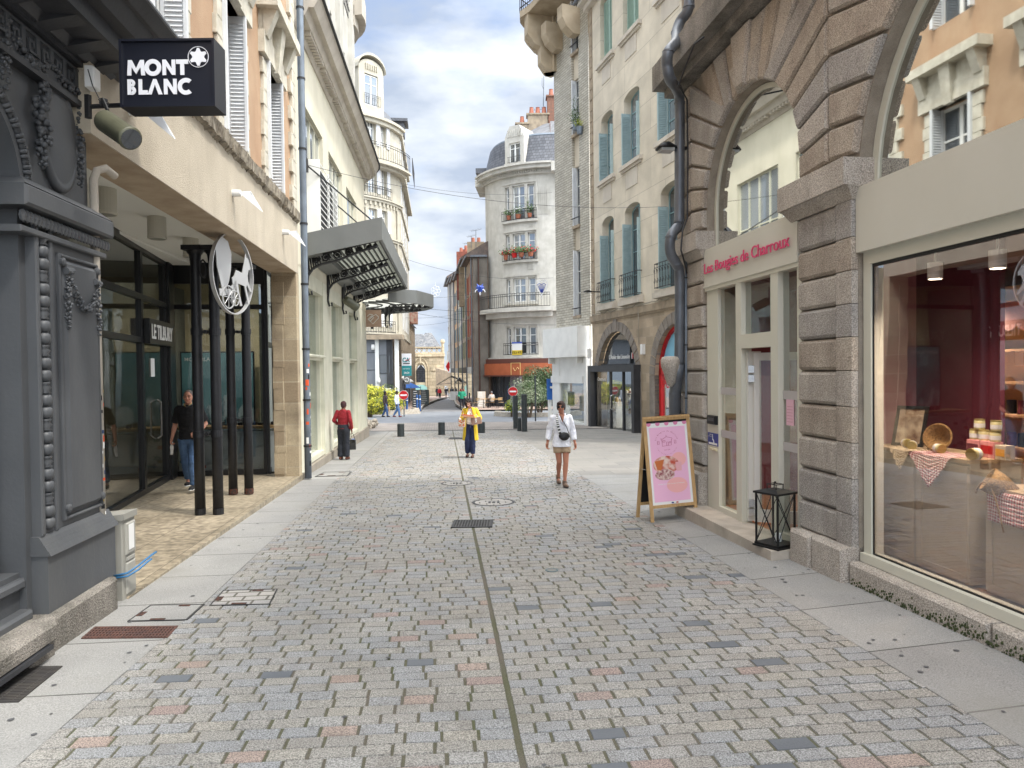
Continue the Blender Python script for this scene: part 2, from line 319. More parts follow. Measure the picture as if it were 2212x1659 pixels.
def lerp_tab(tab,y):
 for(y0,x0),(y1,x1)in zip(tab,tab[1:]):
  if y<=y1:return x0+(x1-x0)*(y-y0)/(y1-y0)
 return x1
LE=[(0,-2.35),(3.72,-2.66),(6.5,-2.88),(12.18,-3.48),(16,-3.9),(27.6,-4.85),(34,-5.4)]
RE=[(0,3.12),(3.89,2.74),(9.1,2.19),(14,1.66),(27.6,.2),(34,-.5)]
SEAM=[(0,.45)]+[(G(u,v).y,G(u,v).x)for u,v in((1132,1659),(1066,1341),(1024,1149),(977,926))]+[(36,-2.9)]
def zr(x,y):
 f=max(0,min(1,(15-y)/4));return gz(x,y)+f*max(0,min(.07,.06*(x-lerp_tab(RE,y))))
b=MB()
b.quad((-400,-60,1.1-.03),(400,-60,1.1-.03),(400,800,-SL*800-.03),(-400,800,-SL*800-.03))
struct('ground',b,M['asphalt'])
b=MB();ys=[0.3+i*.8 for i in range(40)]
for y0,y1 in zip(ys,ys[1:]):
 b.quad(*[(x,y,gz(x,y)-.007)for x,y in((lerp_tab(LE,y0),y0),(lerp_tab(RE,y0),y0),(lerp_tab(RE,y1),y1),(lerp_tab(LE,y1),y1))])
struct('sett_joints',b,M['moss'])
def settmat(nm,a,c):return mat(nm,srgb(*a),srgb(*c),1.3,.82,bump=.35,bscale=120,speck=.5,sscale=120,stain=srgb(106,100,92),st_amt=.45)
sm=[settmat('blue_grey_granite_sett',(135,136,137),(143,143,143)),settmat('warm_grey_granite_sett',(139,136,130),(147,144,138)),settmat('mid_grey_granite_sett',(137,134,129),(145,142,137)),settmat('pink_granite_sett',(140,124,118),(146,132,126)),mat('dark_slate_sett',srgb(92,96,102),srgb(102,106,111),3,.7,bump=.15,bscale=60,speck=.1),settmat('tan_granite_sett',(144,140,132),(151,147,139)),settmat('pale_granite_sett',(142,141,138),(150,148,145)),settmat('rusty_granite_sett',(146,130,121),(152,137,128))]
wts=[28,22,26,1.9,2.0,3.5,10,.8]
b=MB();rr=random.Random(3)
for side,(mrow,ph)in enumerate(((.07,0),(.11,.05))):
 for j in range(250):
  yb=1.9+j*.1225+ph
  if yb>32.0:break
  a0=lerp_tab(LE,yb)if side==0 else lerp_tab(SEAM,yb)+.012
  a1=lerp_tab(SEAM,yb)-.012 if side==0 else lerp_tab(RE,yb)
  x=a0-(.11 if j%2 else 0)-rr.uniform(0,.05)
  while x<a1:
   w=rr.choice((.205,.215,.222,.228,.24));x1=x+w
   if x<a0 and x1<a0+.07:x1+=.16
   if a1-x1<.07:x1=a1+.001
   xa,xb=max(x,a0),min(x1,a1)
   if xb-xa>.05:
    m=(xa+xb)/2;h=.115;j4=lambda:rr.uniform(-.002,.002)
    zt=rr.uniform(-.002,.002)
    pts=[]
    for(px,py)in((xa+.006,0),(xb-.006,0),(xb-.006,h),(xa+.006,h)):
     yy=yb+py+mrow*(px-(a0 if side else a1));skew=-.103*py*(1 if 1 else 0)
     lo_,hi_=(lerp_tab(LE,yy),lerp_tab(SEAM,yy)-.004)if side==0 else(lerp_tab(SEAM,yy)+.004,lerp_tab(RE,yy)-.002)
     pts.append((max(lo_,min(hi_,px+j4()+skew)),yy+j4()))
    cx,cy=sum(p[0]for p in pts)/4,sum(p[1]for p in pts)/4
    b.m=rr.choices(range(8),wts)[0];k=.945
    top=[(cx+(p[0]-cx)*(1-.008/w),cy+(p[1]-cy)*k,gz(*p)+zt)for p in pts]
    bot=[(p[0],p[1],gz(*p)-.010)for p in pts]
    b.add(top+bot,[(0,1,2,3),(4,5,1,0),(5,6,2,1),(6,7,3,2),(7,4,0,3)])
   x=x1+.004
struct('street_paving',b,sm)
slab=tilemat('granite_slab_paving',ST,2.2,.98,srgb(138,137,135),srgb(150,149,146),srgb(78,77,74),.009,.0,'ground',.85,.15,.3,110,srgb(128,126,120))
slab2=tilemat('plaza_slab_paving',ST,1.1,.55,srgb(122,120,117),srgb(134,131,126),srgb(98,98,96),.008,.5,'ground',.85,.2,.2,120,srgb(120,118,112))
b=MB()
for y0,y1 in zip(ys,ys[1:]):
 if y1>32:break
 xw=lambda y:-3.1-.10*y if y>6.6 else-4.6
 b.quad((xw(y0)-.9,y0,gz(0,y0)-.002),(lerp_tab(LE,y0)-.003,y0,gz(0,y0)-.002),(lerp_tab(LE,y1)-.003,y1,gz(0,y1)-.002),(xw(y1)-.9,y1,gz(0,y1)-.002))
struct('pavement',b,slab)
b=MB()
for y0,y1 in zip(ys,ys[1:]):
 if y1>32:break
 n=14
 xs=lambda y,i:lerp_tab(RE,y)+.003+(0 if i==0 else(i*.2 if i<8 else 1.6+(i-8)*1.6))
 for i in range(n-1):
  b.m=0 if y0<15 else 1
  b.quad(*[(xs(y,k),y,zr(xs(y,k),y)-.002)for y,k in((y0,i),(y0,i+1),(y1,i+1),(y1,i))])
struct('plaza_pavement',b,[slab,slab2])
b=MB()
for i in range(150):
 y=rr.uniform(2.6,14);s=rr.random()<.5
 x=rr.uniform(lerp_tab(LE,y)-1.0,lerp_tab(LE,y)-.05)if s else(rr.uniform(lerp_tab(RE,y)+.05,lerp_tab(RE,y)+.9)if rr.random()<.6 else rr.uniform(-2,2))
 r=rr.uniform(.008,.021);z=(zr(x,y)if x>lerp_tab(RE,y)else gz(x,y))+.0025
 vs_=[(x+r*rr.uniform(.8,1.2)*math.cos(k),y+r*rr.uniform(.8,1.2)*math.sin(k),z-SL*r*math.sin(k)+.001)for k in[i_*PI/4 for i_ in range(8)]]
 b.add(vs_,[tuple(range(8))])
tag(struct('chewing_gum_spots',b,mat('dark_spot',srgb(84,84,86),rough=.7),'stuff'),'dark flattened chewing gum spots scattered over the pale slabs','spots')
b=MB()
def strip(b,pts,dz):b.add([(p.x,p.y,gz(p.x,p.y)+dz)for p in pts],[tuple(range(len(pts)))])
def GP(*uv):return[G(u,v)for u,v in uv]
bandm=tilemat('brick_paver_band',ST,.24,.14,srgb(126,120,116),srgb(146,138,132),srgb(90,88,84),.012,.5,'ground',.9,.2,.1)
strip(b,[Vector((-12,31.7,0)),Vector((14,31.7,0)),Vector((14,38.2,0)),Vector((-14,38.2,0))],.004);struct('paver_band',b,bandm)
b=MB();strip(b,[Vector((-12,31.35,0)),Vector((3.3,31.35,0)),Vector((3.3,31.62,0)),Vector((-12,31.62,0))],.008);struct('drain_channel',b,mat('drain',srgb(60,60,60),rough=.7))
b=MB();strip(b,[Vector((-40,38.3,0)),Vector((50,38.3,0)),Vector((50,54,0)),Vector((-40,54,0))],.002)
struct('cross_street',b,mat('blue_grey_asphalt',srgb(104,108,114),srgb(116,119,124),1.5,.9,speck=.15,sscale=30))
kl=[Vector(p)for p in((-11.2,140,0),(-10.4,100,0),(-8.9,72,0),(-7.6,59,0),(-7.9,56.5,0),(-10,54.6,0),(-12,54,0))]
kr=[Vector(p)for p in((-2.9,54,0),(-4.3,62,0),(-5.6,72,0),(-7.9,98,0),(-10.2,140,0))]
bp=tilemat('pink_paver_pavement',ST,.24,.12,srgb(152,130,120),srgb(166,146,134),srgb(120,108,98),.01,.5,'ground',.9,.1,.1)
b=MB();strip(b,[Vector((-16,140,0))]+kl,.12)
for p,q in zip(kl,kl[1:]):b.quad((p.x,p.y,gz(0,p.y)-.02),(q.x,q.y,gz(0,q.y)-.02),(q.x,q.y,gz(0,q.y)+.12),(p.x,p.y,gz(0,p.y)+.12))
struct('brick_pavement',b,bp)
b=MB();strip(b,kr+[Vector((20,140,0)),Vector((20,54,0))],.12)
for p,q in zip(kr,kr[1:]):b.quad((p.x,p.y,gz(0,p.y)-.02),(q.x,q.y,gz(0,q.y)-.02),(q.x,q.y,gz(0,q.y)+.12),(p.x,p.y,gz(0,p.y)+.12))
struct('brick_pavement',b,bp)
for nm,k,sgn in(('kerb',kl,1),('kerb',kr,-1)):
 b=MB()
 for p,q in zip(k,k[1:]):
  o=Vector((.0,.0,0));d=(q-p).normalized();n_=Vector((d.y,-d.x,0))*(.16)*(-1 if sgn>0 else-1)
  n_=Vector((d.y,-d.x,0))*.15
  if sgn>0:n_=-n_
  hz=lambda w,h:(w.x,w.y,gz(0,w.y)+h)
  b.hexa([hz(p,-.05),hz(q,-.05),hz(q-n_,-.05),hz(p-n_,-.05),hz(p,.135),hz(q,.135),hz(q-n_,.135),hz(p-n_,.135)])
 struct(nm,b,mat('kerb_stone',srgb(186,182,174),srgb(170,166,158),3,.85))
def patch(nm,label,cat,uv,m,parts=None,dz=.006,zf=gz):
 c=[G(u,v)for u,v in uv];o=sum(c,Vector())/len(c);t=thing(nm,label,cat,(o.x,o.y,zf(o.x,o.y)))
 return t,c
def ringcover(label,u,v,r,m_in):
 o=G(u,v);o.z=gz(o.x,o.y);t=thing('manhole_cover',label,'manhole cover',o)
 b=MB();n=40
 for k in range(n):
  a0,a1=2*PI*k/n,2*PI*(k+1)/n;P=lambda a,q,h:(o.x+q*math.cos(a),o.y+q*math.sin(a),gz(0,o.y+q*math.sin(a))+h)
  b.quad(P(a0,r,.004),P(a1,r,.004),P(a1,r*.93,.009),P(a0,r*.93,.009));b.quad(P(a0,r*.93,.009),P(a1,r*.93,.009),P(a1,r*.86,.003),P(a0,r*.86,.003))
 b.build('frame',M['ironwork'],t)
 b=MB();b.add([(o.x+.86*r*math.cos(2*PI*k/n),o.y+.86*r*math.sin(2*PI*k/n),gz(0,o.y+.86*r*math.sin(2*PI*k/n))+.004)for k in range(n)],[tuple(range(n))])
 b.build('lid',m_in,t)
 b=MB()
 for a in(-.2,0,.2):b.box((o.x+a*r-.012,o.y-.3*r,gz(0,o.y)-.002),(o.x+a*r+.03,o.y+.12*r,gz(0,o.y)+.012))
 b.build('lifting_slot',M['ironwork'],t)
lidm=tilemat('paved_lid',ST,.22,.137,srgb(150,148,146),srgb(164,160,154),srgb(92,88,80),.012,.5,'ground',.85,.2,.3)
ringcover('larger round paved manhole cover, nearer the square drain grate',1066,1085,.37,lidm)
ringcover('smaller round paved manhole cover, farther of the two',987,1044,.33,lidm)
o=G(1192,1232);t=thing('valve_cover','small round blue-grey valve cap set among the setts','valve cover',(o.x,o.y,gz(0,o.y)))
b=MB();b.lathe([(.07,-.008),(.07,.006),(.055,.008),(.05,.003)],(o.x,o.y,gz(0,o.y)),20);b.build('ring',mat('valve_iron',srgb(92,108,112),rough=.6),t)
b=MB();b.lathe([(.049,-.004),(.049,.005)],(o.x,o.y,gz(0,o.y)),20);b.build('cap',mat('valve_cap',srgb(120,118,114),rough=.7),t)
g0,g1,g2,g3=GP((978,1147),(1063,1144),(1060,1118),(983,1119));o=(g0+g2)/2;o.z=gz(0,o.y)
t=thing('drain_grate','dark square cast iron grate in the middle of the setts','drain grate',o)
x0,x1,y0,y1=o.x-.29,o.x+.29,o.y-.27,o.y+.27;Z=lambda y,h:gz(0,y)+h
b=MB();b.quad((x0,y0,Z(y0,.002)),(x1,y0,Z(y0,.002)),(x1,y1,Z(y1,.002)),(x0,y1,Z(y1,.002)));b.build('pit',mat('pit_dark',srgb(28,28,30),rough=.9),t)
b=MB()
for(a,c,d,e)in((x0,x1,y0,y0+.035),(x0,x1,y1-.035,y1),(x0,x0+.035,y0,y1),(x1-.035,x1,y0,y1)):
 b.hexa([(a,d,Z(d,0)),(c,d,Z(d,0)),(c,e,Z(e,0)),(a,e,Z(e,0)),(a,d,Z(d,.012)),(c,d,Z(d,.012)),(c,e,Z(e,.012)),(a,e,Z(e,.012))])
b.build('frame',M['ironwork'],t)
b=MB()
for i in range(13):
 x=x0+.05+i*.04;b.hexa([(x,y0+.03,Z(y0,0)),(x+.018,y0+.03,Z(y0,0)),(x+.018,y1-.03,Z(y1,0)),(x,y1-.03,Z(y1,0)),(x,y0+.03,Z(y0,.01)),(x+.018,y0+.03,Z(y0,.01)),(x+.018,y1-.03,Z(y1,.01)),(x,y1-.03,Z(y1,.01))])
for i in range(9):
 y=y0+.06+i*.055;b.box((x0+.03,y,Z(y,-.002)),(x1-.03,y+.02,Z(y,.011)))
b.build('bars',mat('grate_iron',srgb(84,82,80),srgb(60,58,58),20,.5,metal=.4),t)
def framed(nm,label,cat,uv,fr,bars=None,barm=None,lid=None):
 c=[G(u,v)for u,v in uv];o=sum(c,Vector())/4;t=thing(nm,label,cat,(o.x,o.y,gz(0,o.y)))
 q=lambda a,d,h:(lambda p:(p.x,p.y,gz(0,p.y)+h))((c[0].lerp(c[1],a)).lerp(c[3].lerp(c[2],a),d))
 b=MB();w=fr;wy=fr*1.3
 for(a0,a1,d0,d1)in((0,1,0,wy),(0,1,1-wy,1),(0,w,wy,1-wy),(1-w,1,wy,1-wy)):
  b.hexa([q(a0,d0,-.01),q(a1,d0,-.01),q(a1,d1,-.01),q(a0,d1,-.01),q(a0,d0,.007),q(a1,d0,.007),q(a1,d1,.007),q(a0,d1,.007)])
 b.build('frame',barm or M['ironwork'],t)
 if lid:b=MB();b.quad(q(w,wy,.004),q(1-w,wy,.004),q(1-w,1-wy,.004),q(w,1-wy,.004));b.build('lid',lid,t)
 if bars:
  b=MB();b.quad(q(0,0,.0015),q(1,0,.0015),q(1,1,.0015),q(0,1,.0015));b.build('pit',mat('pit_dark',srgb(18,16,16),rough=.9),t)
  b=MB();nx,ny,kx,ky=bars
  for i in range(nx):
   a=(i+.5)/nx;b.hexa([q(a-kx,0,0),q(a+kx,0,0),q(a+kx,1,0),q(a-kx,1,0),q(a-kx,0,.008),q(a+kx,0,.008),q(a+kx,1,.008),q(a-kx,1,.008)])
  for i in range(ny):
   a=(i+.5)/ny;b.hexa([q(0,a-ky,0),q(1,a-ky,0),q(1,a+ky,0),q(0,a+ky,0),q(0,a-ky,.009),q(1,a-ky,.009),q(1,a+ky,.009),q(0,a+ky,.009)])
  b.build('bars',barm,t)
 else:
  b=MB()
  for(a0,a1,d0,d1)in((w,w+.1,.3,.55),(.35,.6,wy,wy+.09),(.55,.75,1-wy-.09,1-wy)):
   b.hexa([q(a0,d0,0),q(a1,d0,0),q(a1,d1,0),q(a0,d1,0),q(a0,d0,.008),q(a1,d0,.008),q(a1,d1,.008),q(a0,d1,.008)])
  b.build('lifting_slot',M['rust'],t)
 return t
brown=mat('rusty_brown_grate',srgb(98,66,56),srgb(76,56,52),14,.7,bump=.2,bscale=80)
framed('drain_grate','rusty brown cross-barred grate in the left pavement','drain grate',((175,1380),(362,1378),(385,1353),(205,1355)),.02,(26,5,.0085,.03),brown)
framed('cellar_grate','dark ribbed cellar grate along the grey shopfront plinth','grate',((-60,1520),(40,1517),(135,1440),(60,1441)),.03,(3,24,.01,.012),mat('old_iron',srgb(58,56,56),srgb(72,68,64),12,.6))
framed('access_cover','square slab-filled access cover in the left pavement','access cover',((275,1343),(405,1340),(443,1306),(325,1308)),.022,None,None,slab)
framed('access_cover','square sett-filled access cover set at the edge of the setts','access cover',((452,1309),(583,1306),(600,1273),(482,1276)),.022,None,None,lidm)
framed('access_cover','distant double access cover in the left pavement behind the arcade','access cover',((680,1030),(752,1028),(760,1019),(700,1020)),.05,None,None,slab)
framed('slot_drain','small slotted drain in the setts in front of the low bollards','drain',((1374*.7042,949),(1414*.7042+4,949),(1000,945),(972,945)),.06,(12,1,.02,.1),M['ironwork'])
RA=Wall(3.31,6.84,-.135,-1)
gb=thing('granite_building','brown granite building with rusticated arches and beige shopfronts on the right','building',RA.P(2,0))
def arcpts(c,zc,r,a0,a1,n):return[(c+r*math.cos(a0+(a1-a0)*i/n),zc+r*math.sin(a0+(a1-a0)*i/n))for i in range(n+1)]
DL,DR,DC,DZ,DRad=3.56,.98,2.27,4.25,1.29
WC,WZ,WR=-1.95,3.72,1.95
b=MB();T=.55
def archwall(b,W,s0,s1,c,zc,r,ztop,d0,d1,n=24):
 "wall above the springing of an arch, between s0 and s1 up to ztop"
 pts=arcpts(c,zc,r,PI,0,n)
 if s0<c-r:b.wbox(W,s0,c-r,zc,ztop,d0,d1)
 if s1>c+r:b.wbox(W,c+r,s1,zc,ztop,d0,d1)
 for(a,z),(a2,z2)in zip(pts,pts[1:]):
  b.hexa([W.P(a,z,d0),W.P(a2,z2,d0),W.P(a2,z2,d1),W.P(a,z,d1),W.P(a,ztop,d0),W.P(a2,ztop,d0),W.P(a2,ztop,d1),W.P(a,ztop,d1)])
archwall(b,RA,.49,4.62,DC,DZ,DRad,6.32,-T,-.035)
archwall(b,RA,-4.6,.49,WC,WZ,WR,6.32,-T,-.035)
b.wbox(RA,0,.98,-.6,3.72,-.16,-.035);b.wbox(RA,.49,.98,3.72,4.25,-T,-.035);b.wbox(RA,3.56,4.62,-.6,4.25,-T,-.035)
b.wbox(RA,-4.6,-3.9,-.6,3.72,-T,-.035);b.wbox(RA,-9,-4.6,-.6,6.32,-T,-.035)
b.wbox(RA,-9,4.55,6.32,14,-T,-.12)
b.wbox(RA,-9,-4.6,0,6.3,-.03,.0)
b.hexa([RA.P(4.62,-.6,-.035),RA.P(4.6,-.6,-9),RA.P(4.3,-.6,-9),RA.P(4.3,-.6,-.06),RA.P(4.62,14,-.12),RA.P(4.6,14,-9),RA.P(4.3,14,-9),RA.P(4.3,14,-.12)])
b.build('wall',M['mortar'],gb)
b=MB();rb=random.Random(5)
zc_=[.22,.55,.90,1.25,1.60,1.95,2.28,2.60,2.92,3.24,3.6]
def course(b,s0,s1,z0,z1,d=.035):
 g=.014;b.m=rb.randrange(3)
 b.bbox(RA,s0+.004,s1-.004,z0+g,z1-g,-.04,d+rb.uniform(-.006,.006),.028)
for z0,z1 in zip(zc_,zc_[1:]):
 b.m=rb.randrange(3);b.bbox(RA,.01,.27,z0+.003,z1-.003,-.04,.034,.006);k_=.03;d_=.036
 b.add([RA.P(a,z,d)for a in(.27,.96)for z,d in((z0+.010,-.04),(z0+.010,.008),(z0+.010+k_,d_),(z1-.010-k_,d_),(z1-.010,.008),(z1-.010,-.04))],[(i,(i+1)%6,6+(i+1)%6,6+i)for i in range(6)]+[tuple(range(6)),tuple(range(11,5,-1))])
 course(b,3.60,4.6,z0,z1)
 course(b,-4.6,-3.92,z0,z1)
def vous(b,p,d=.035):
 "polygon block given in s,z; shrunk and chamfered"
 b.m=rb.randrange(3)
 cx=sum(q[0]for q in p)/len(p);cz=sum(q[1]for q in p)/len(p)
 n=len(p);area=sum(p[i][0]*p[(i+1)%n][1]-p[(i+1)%n][0]*p[i][1]for i in range(n))
 if area<0:p=p[::-1]
 def inset(k):
  out_=[]
  for i in range(n):
   a,c,e=Vector((*p[i-1],0)),Vector((*p[i],0)),Vector((*p[(i+1)%n],0))
   u,w=(c-a).normalized(),(e-c).normalized();nu,nw=Vector((-u.y,u.x,0)),Vector((-w.y,w.x,0))
   m_=nu+nw;m_=m_/max(.35,m_.length_squared)*2 if m_.length>.1 else nu
   q=c+m_*k*1.0;out_.append((q.x,q.y))
  return out_
 A,B=inset(.018),inset(.042);dd=d+rb.uniform(-.005,.005)
 vs_=[RA.P(a,z,-.04)for a,z in A]+[RA.P(a,z,dd-.028)for a,z in A]+[RA.P(a,z,dd)for a,z in B]
 fs=[(i,(i+1)%n,n+(i+1)%n,n+i)for i in range(n)]+[(n+i,n+(i+1)%n,2*n+(i+1)%n,2*n+i)for i in range(n)]+[tuple(range(2*n,3*n))]
 b.add(vs_,fs)
SP=.42
def onD(t):return(DC+DRad*math.cos(t),DZ+DRad*math.sin(t))
def onW(t):return(WC+WR*math.cos(t),WZ+WR*math.sin(t))
k=7;jl=[]
for i in range(k+1):
 t=PI-(PI/2-.14)*i/k*1.0-.0
 jl.append(t)
joints=[]
zpk=[4.06,4.40,4.76,5.14,5.54,5.92,6.30]
zd=[4.02,4.30,4.58,4.84,5.08,5.30,5.46]
zw=[4.02,4.34,4.66,4.98,5.26,5.50,5.66]
for i in range(7):
 zz=max(zd[i],DZ+.001)if i else 4.02
 sD=DC-math.sqrt(max(0,DRad**2-(zz-DZ)**2))if zz>DZ else DR
 sW=WC+math.sqrt(max(0,WR**2-(zw[i]-WZ)**2));joints.append(((sD,zz),(SP,zpk[i]),(sW,zw[i])))
for(a,p,c),(a2,p2,c2)in zip(joints,joints[1:]):
 vous(b,[a,a2,p2,p,c,c2][0:0]or[a,p,p2,a2]);vous(b,[p,c,c2,p2])
def topat(t,ztop=6.3):
 r_=(ztop-DZ)/math.sin(t);return(DC+r_*math.cos(t),ztop)
ts=[PI/2+.14+x for x in(0,.19,.38,.57)]
st=2.0
for sgn in(-1,1):
 for i in range(3):
  t0,t1=[PI/2-sgn*(.10+.17*q)for q in(i,i+1)]
  p=[onD(t0),topat(t0),topat(t1),onD(t1)]
  vous(b,p if sgn<0 else p,.03+.0*i)
vous(b,[onD(PI/2+.10),topat(PI/2+.13),topat(PI/2-.13),onD(PI/2-.10)],.09)
vous(b,[onD(PI/2+.16),(DC-.45,5.95),(DC+.45,5.95),onD(PI/2-.16)],.05)
SPl=4.62;zl=[4.02,4.36,4.70,5.06,5.44,5.84,6.3]
for i in range(6):
 f=lambda j:(DC+math.sqrt(max(0,DRad**2-(zd[j]-DZ)**2))if zd[j]>DZ else DL,zd[j])
 pk=lambda j:(4.05,zl[j]);e=lambda j:(SPl,zl[j]-.12 if j else 4.02)
 vous(b,[f(i),f(i+1),pk(i+1),pk(i)]);vous(b,[pk(i),pk(i+1),e(i+1),e(i)])
for i in range(6):
 t0,t1=PI-(.30*i),PI-(.30*(i+1))
 p0,p1=(WC+WR*math.cos(t0),WZ+WR*math.sin(t0)),(WC+WR*math.cos(t1),WZ+WR*math.sin(t1))
 vous(b,[p0,(p0[0]-.55,p0[1]+.3),(p1[0]-.45,p1[1]+.6),p1])
b.build('blocks',[M['granite'],M['granite_b'],M['granite_c']],gb)
b=MB()
def impost(s0,s1):
 b.hexa([RA.P(s0-.06,3.72,-.3),RA.P(s1+.06,3.72,-.3),RA.P(s1+.06,3.72,.16),RA.P(s0-.06,3.72,.16),RA.P(s0-.06,3.98,-.3),RA.P(s1+.06,3.98,-.3),RA.P(s1+.06,3.98,.16),RA.P(s0-.06,3.98,.16)])
 b.hexa([RA.P(s0,3.6,-.3),RA.P(s1,3.6,-.3),RA.P(s1,3.6,.03),RA.P(s0,3.6,.03),RA.P(s0-.06,3.72,-.3),RA.P(s1+.06,3.72,-.3),RA.P(s1+.06,3.72,.118),RA.P(s0-.06,3.72,.118)])
impost(.0,1.12);b.build('impost',M['granite'],gb);b=MB();impost(3.58,4.62);b.build('impost',M['granite'],gb)
b=MB();b.wbox(RA,-9,4.72,6.42,6.80,-.3,.38);b.wbox(RA,-9,4.66,6.3,6.42,-.3,.20);b.hexa([RA.P(-9,6.80,-.3),RA.P(4.72,6.80,-.3),RA.P(4.72,6.80,.36),RA.P(-9,6.80,.36),RA.P(-9,6.95,-.3),RA.P(4.72,6.95,-.3),RA.P(4.72,6.88,.28),RA.P(-9,6.88,.28)])
b.build('cornice',M['granite_dark'],gb)
for q in((.0,.55,-.5,.235,-.2,.15,.03),(.57,.97,-.5,.225,-.2,.155,.03),(3.6,4.66,-.6,.45,-.2,.1,.03),(-1.7,-.02,-.5,.11,-.2,.09,.02),(-4.6,-1.72,-.5,.11,-.2,.085,.02)):b=MB();b.bbox(RA,*q);b.build('plinth',M['granite'],gb)
mo=MB();rm=random.Random(9)
for i in range(460):
 k=rm.choice((-.35,-.9,-1.35,-1.5,-2.1,-2.7));s=k+rm.gauss(0,.16);z=-.12+abs(rm.gauss(0,.035+.02*(k<-1)));r=rm.uniform(.006,.018)
 if-3.8<s<-.03 and z<.1:mo.ball(RA.P(s,z+zr(*RA.P(s,0,.1).xy)+.12,.086),(r,r*.5,r*.8),6)
mo.build('moss',mat('moss',srgb(54,62,36),srgb(72,78,46),30,.95),gb)['kind']='stuff'
FD=-.10
b=MB()
b.wbox(RA,-3.88,-.02,.115,.20,-.2,-.03);b.wbox(RA,-.13,-.02,.20,3.08,-.2,FD+.03);b.wbox(RA,-3.88,-3.78,.20,3.08,-.2,FD+.03);b.wbox(RA,-3.78,-.13,2.96,3.08,-.2,FD+.03)
wf=b.build('shop_window',M['beige_flat'],gb)
b=MB();b.wbox(RA,-3.78,-.13,.20,2.96,FD-.006,FD);b.build('pane',glassmat('display_glass',(.93,.90,.90,1),refl=.15),wf)
b=MB();b.wbox(RA,-3.78,-.13,.2,.215,FD+.002,FD+.012);b.wbox(RA,-.145,-.13,.2,2.96,FD+.002,FD+.012);b.wbox(RA,-3.78,-.13,2.93,2.96,FD+.002,FD+.012);b.build('gasket',M['rubber'],wf)
b=MB();b.wbox(RA,-3.9,.0,3.08,3.70,-.12,-.005);b.build('fascia',M['beige'],gb)
def archlight(c,zb,zc,r,d,nm,w=.07,bars=()):
 b=MB();o_=[(c+r,zb)]+arcpts(c,zc,r,0,PI,28)+[(c-r,zb)];i_=[(c+r-w,zb)]+arcpts(c,zc,r-w,0,PI,28)+[(c-r+w,zb)]
 for k_ in range(len(o_)-1):b.hexa([RA.P(*o_[k_],d-.05),RA.P(*o_[k_+1],d-.05),RA.P(*i_[k_+1],d-.05),RA.P(*i_[k_],d-.05),RA.P(*o_[k_],d),RA.P(*o_[k_+1],d),RA.P(*i_[k_+1],d),RA.P(*i_[k_],d)])
 f=b.build(nm,M['beige_flat'],gb)
 b=MB();b.wpoly(RA,i_,d-.03,d-.02);b.build('pane',M['mirror'],f)
archlight(WC,3.70,WZ,WR-.01,-.16,'arched_window',.09)
archlight(DC,3.66,DZ,DRad-.01,-.14,'arched_window',.06)
DD=-.04
b=MB()
b.wbox(RA,3.18,3.555,-.03,3.16,DD-.08,DD+.02)
b.wbox(RA,.99,1.09,-.03,3.16,DD-.08,DD+.02);b.wbox(RA,1.47,1.64,-.03,3.16,DD-.1,DD+.045);b.wbox(RA,2.42,2.57,-.03,3.16,DD-.1,DD+.045)
b.wbox(RA,1.64,2.42,2.24,2.42,DD-.1,DD+.045);b.wbox(RA,.99,3.55,3.10,3.16,DD-.1,DD+.055);b.wbox(RA,2.57,3.18,-.03,.04,DD-.08,DD+.02);b.wbox(RA,1.09,1.47,-.03,.06,DD-.08,DD+.02)
df=b.build('door_frame',M['beige_flat'],gb)
b=MB();b.wbox(RA,2.57,3.18,.04,3.10,DD-.03,DD-.025);b.wbox(RA,1.09,1.47,.06,3.10,DD-.03,DD-.025);b.wbox(RA,1.64,2.42,2.42,3.10,DD-.03,DD-.025);b.build('pane',M['glass'],df)
b=MB()
for z in(1.02,1.62):
 b.wbox(RA,2.57,3.18,z,z+.10,DD-.02,DD-.017);b.wbox(RA,1.09,1.47,z,z+.10,DD-.02,DD-.017)
b.build('frosted_band',mat('frosted_film',srgb(178,172,170),rough=.5),df)
b=MB();b.wbox(RA,1.01,3.56,3.16,3.70,-.3,.02);b.wbox(RA,1.0,3.565,3.15,3.17,-.3,.03)
fs=b.build('fascia',M['beige'],gb)
def text(s,W_or,a,z,size,name,m,parent,d=0,sx=1,ext=.004,bold=0,align='LEFT',fn=None,off=None,rot=None):
 cu=bpy.data.curves.new('t','FONT');cu.body=s;cu.size=1;cu.extrude=0;cu.offset=bold;cu.align_x=align;cu.resolution_u=3
 o=bpy.data.objects.new('t',cu);COL.objects.link(o);bpy.context.view_layer.update()
 me=o.to_mesh();vs_=[v.co.copy()for v in me.vertices];fs_=[tuple(p.vertices)for p in me.polygons];o.to_mesh_clear()
 bpy.data.objects.remove(o);bpy.data.curves.remove(cu)
 b_=MB();xs=[v.x for v in vs_];x0=min(xs);wd=max(xs)-x0
 f=fn or(lambda x,y:W_or.P(a+x,z+y,d))
 w=sx if sx>0 else 1
 k=(w/wd)if w else 1
 b_.add([f((v.x-x0)*k,v.y*size/.72)for v in vs_],fs_)
 if ext:
  n_=(W_or.n*ext if W_or else Vector((0,0,0)))
  e={};
  for q in fs_:
   for i in range(len(q)):
    k1=(q[i],q[(i+1)%len(q)]);e[tuple(sorted(k1))]=e.get(tuple(sorted(k1)),0)+1
  nv=len(vs_);front=[Vector(b_.v[i])+n_ for i in range(nv)]
  b_.add(front,fs_)
  for(i,j),c_ in e.items():
   if c_==1:b_.f.append((i,j,j+nv,i+nv));b_.mi.append(0)
 return b_.build(name,m,parent)if off is None else b_.build(name,m,parent,off=off)
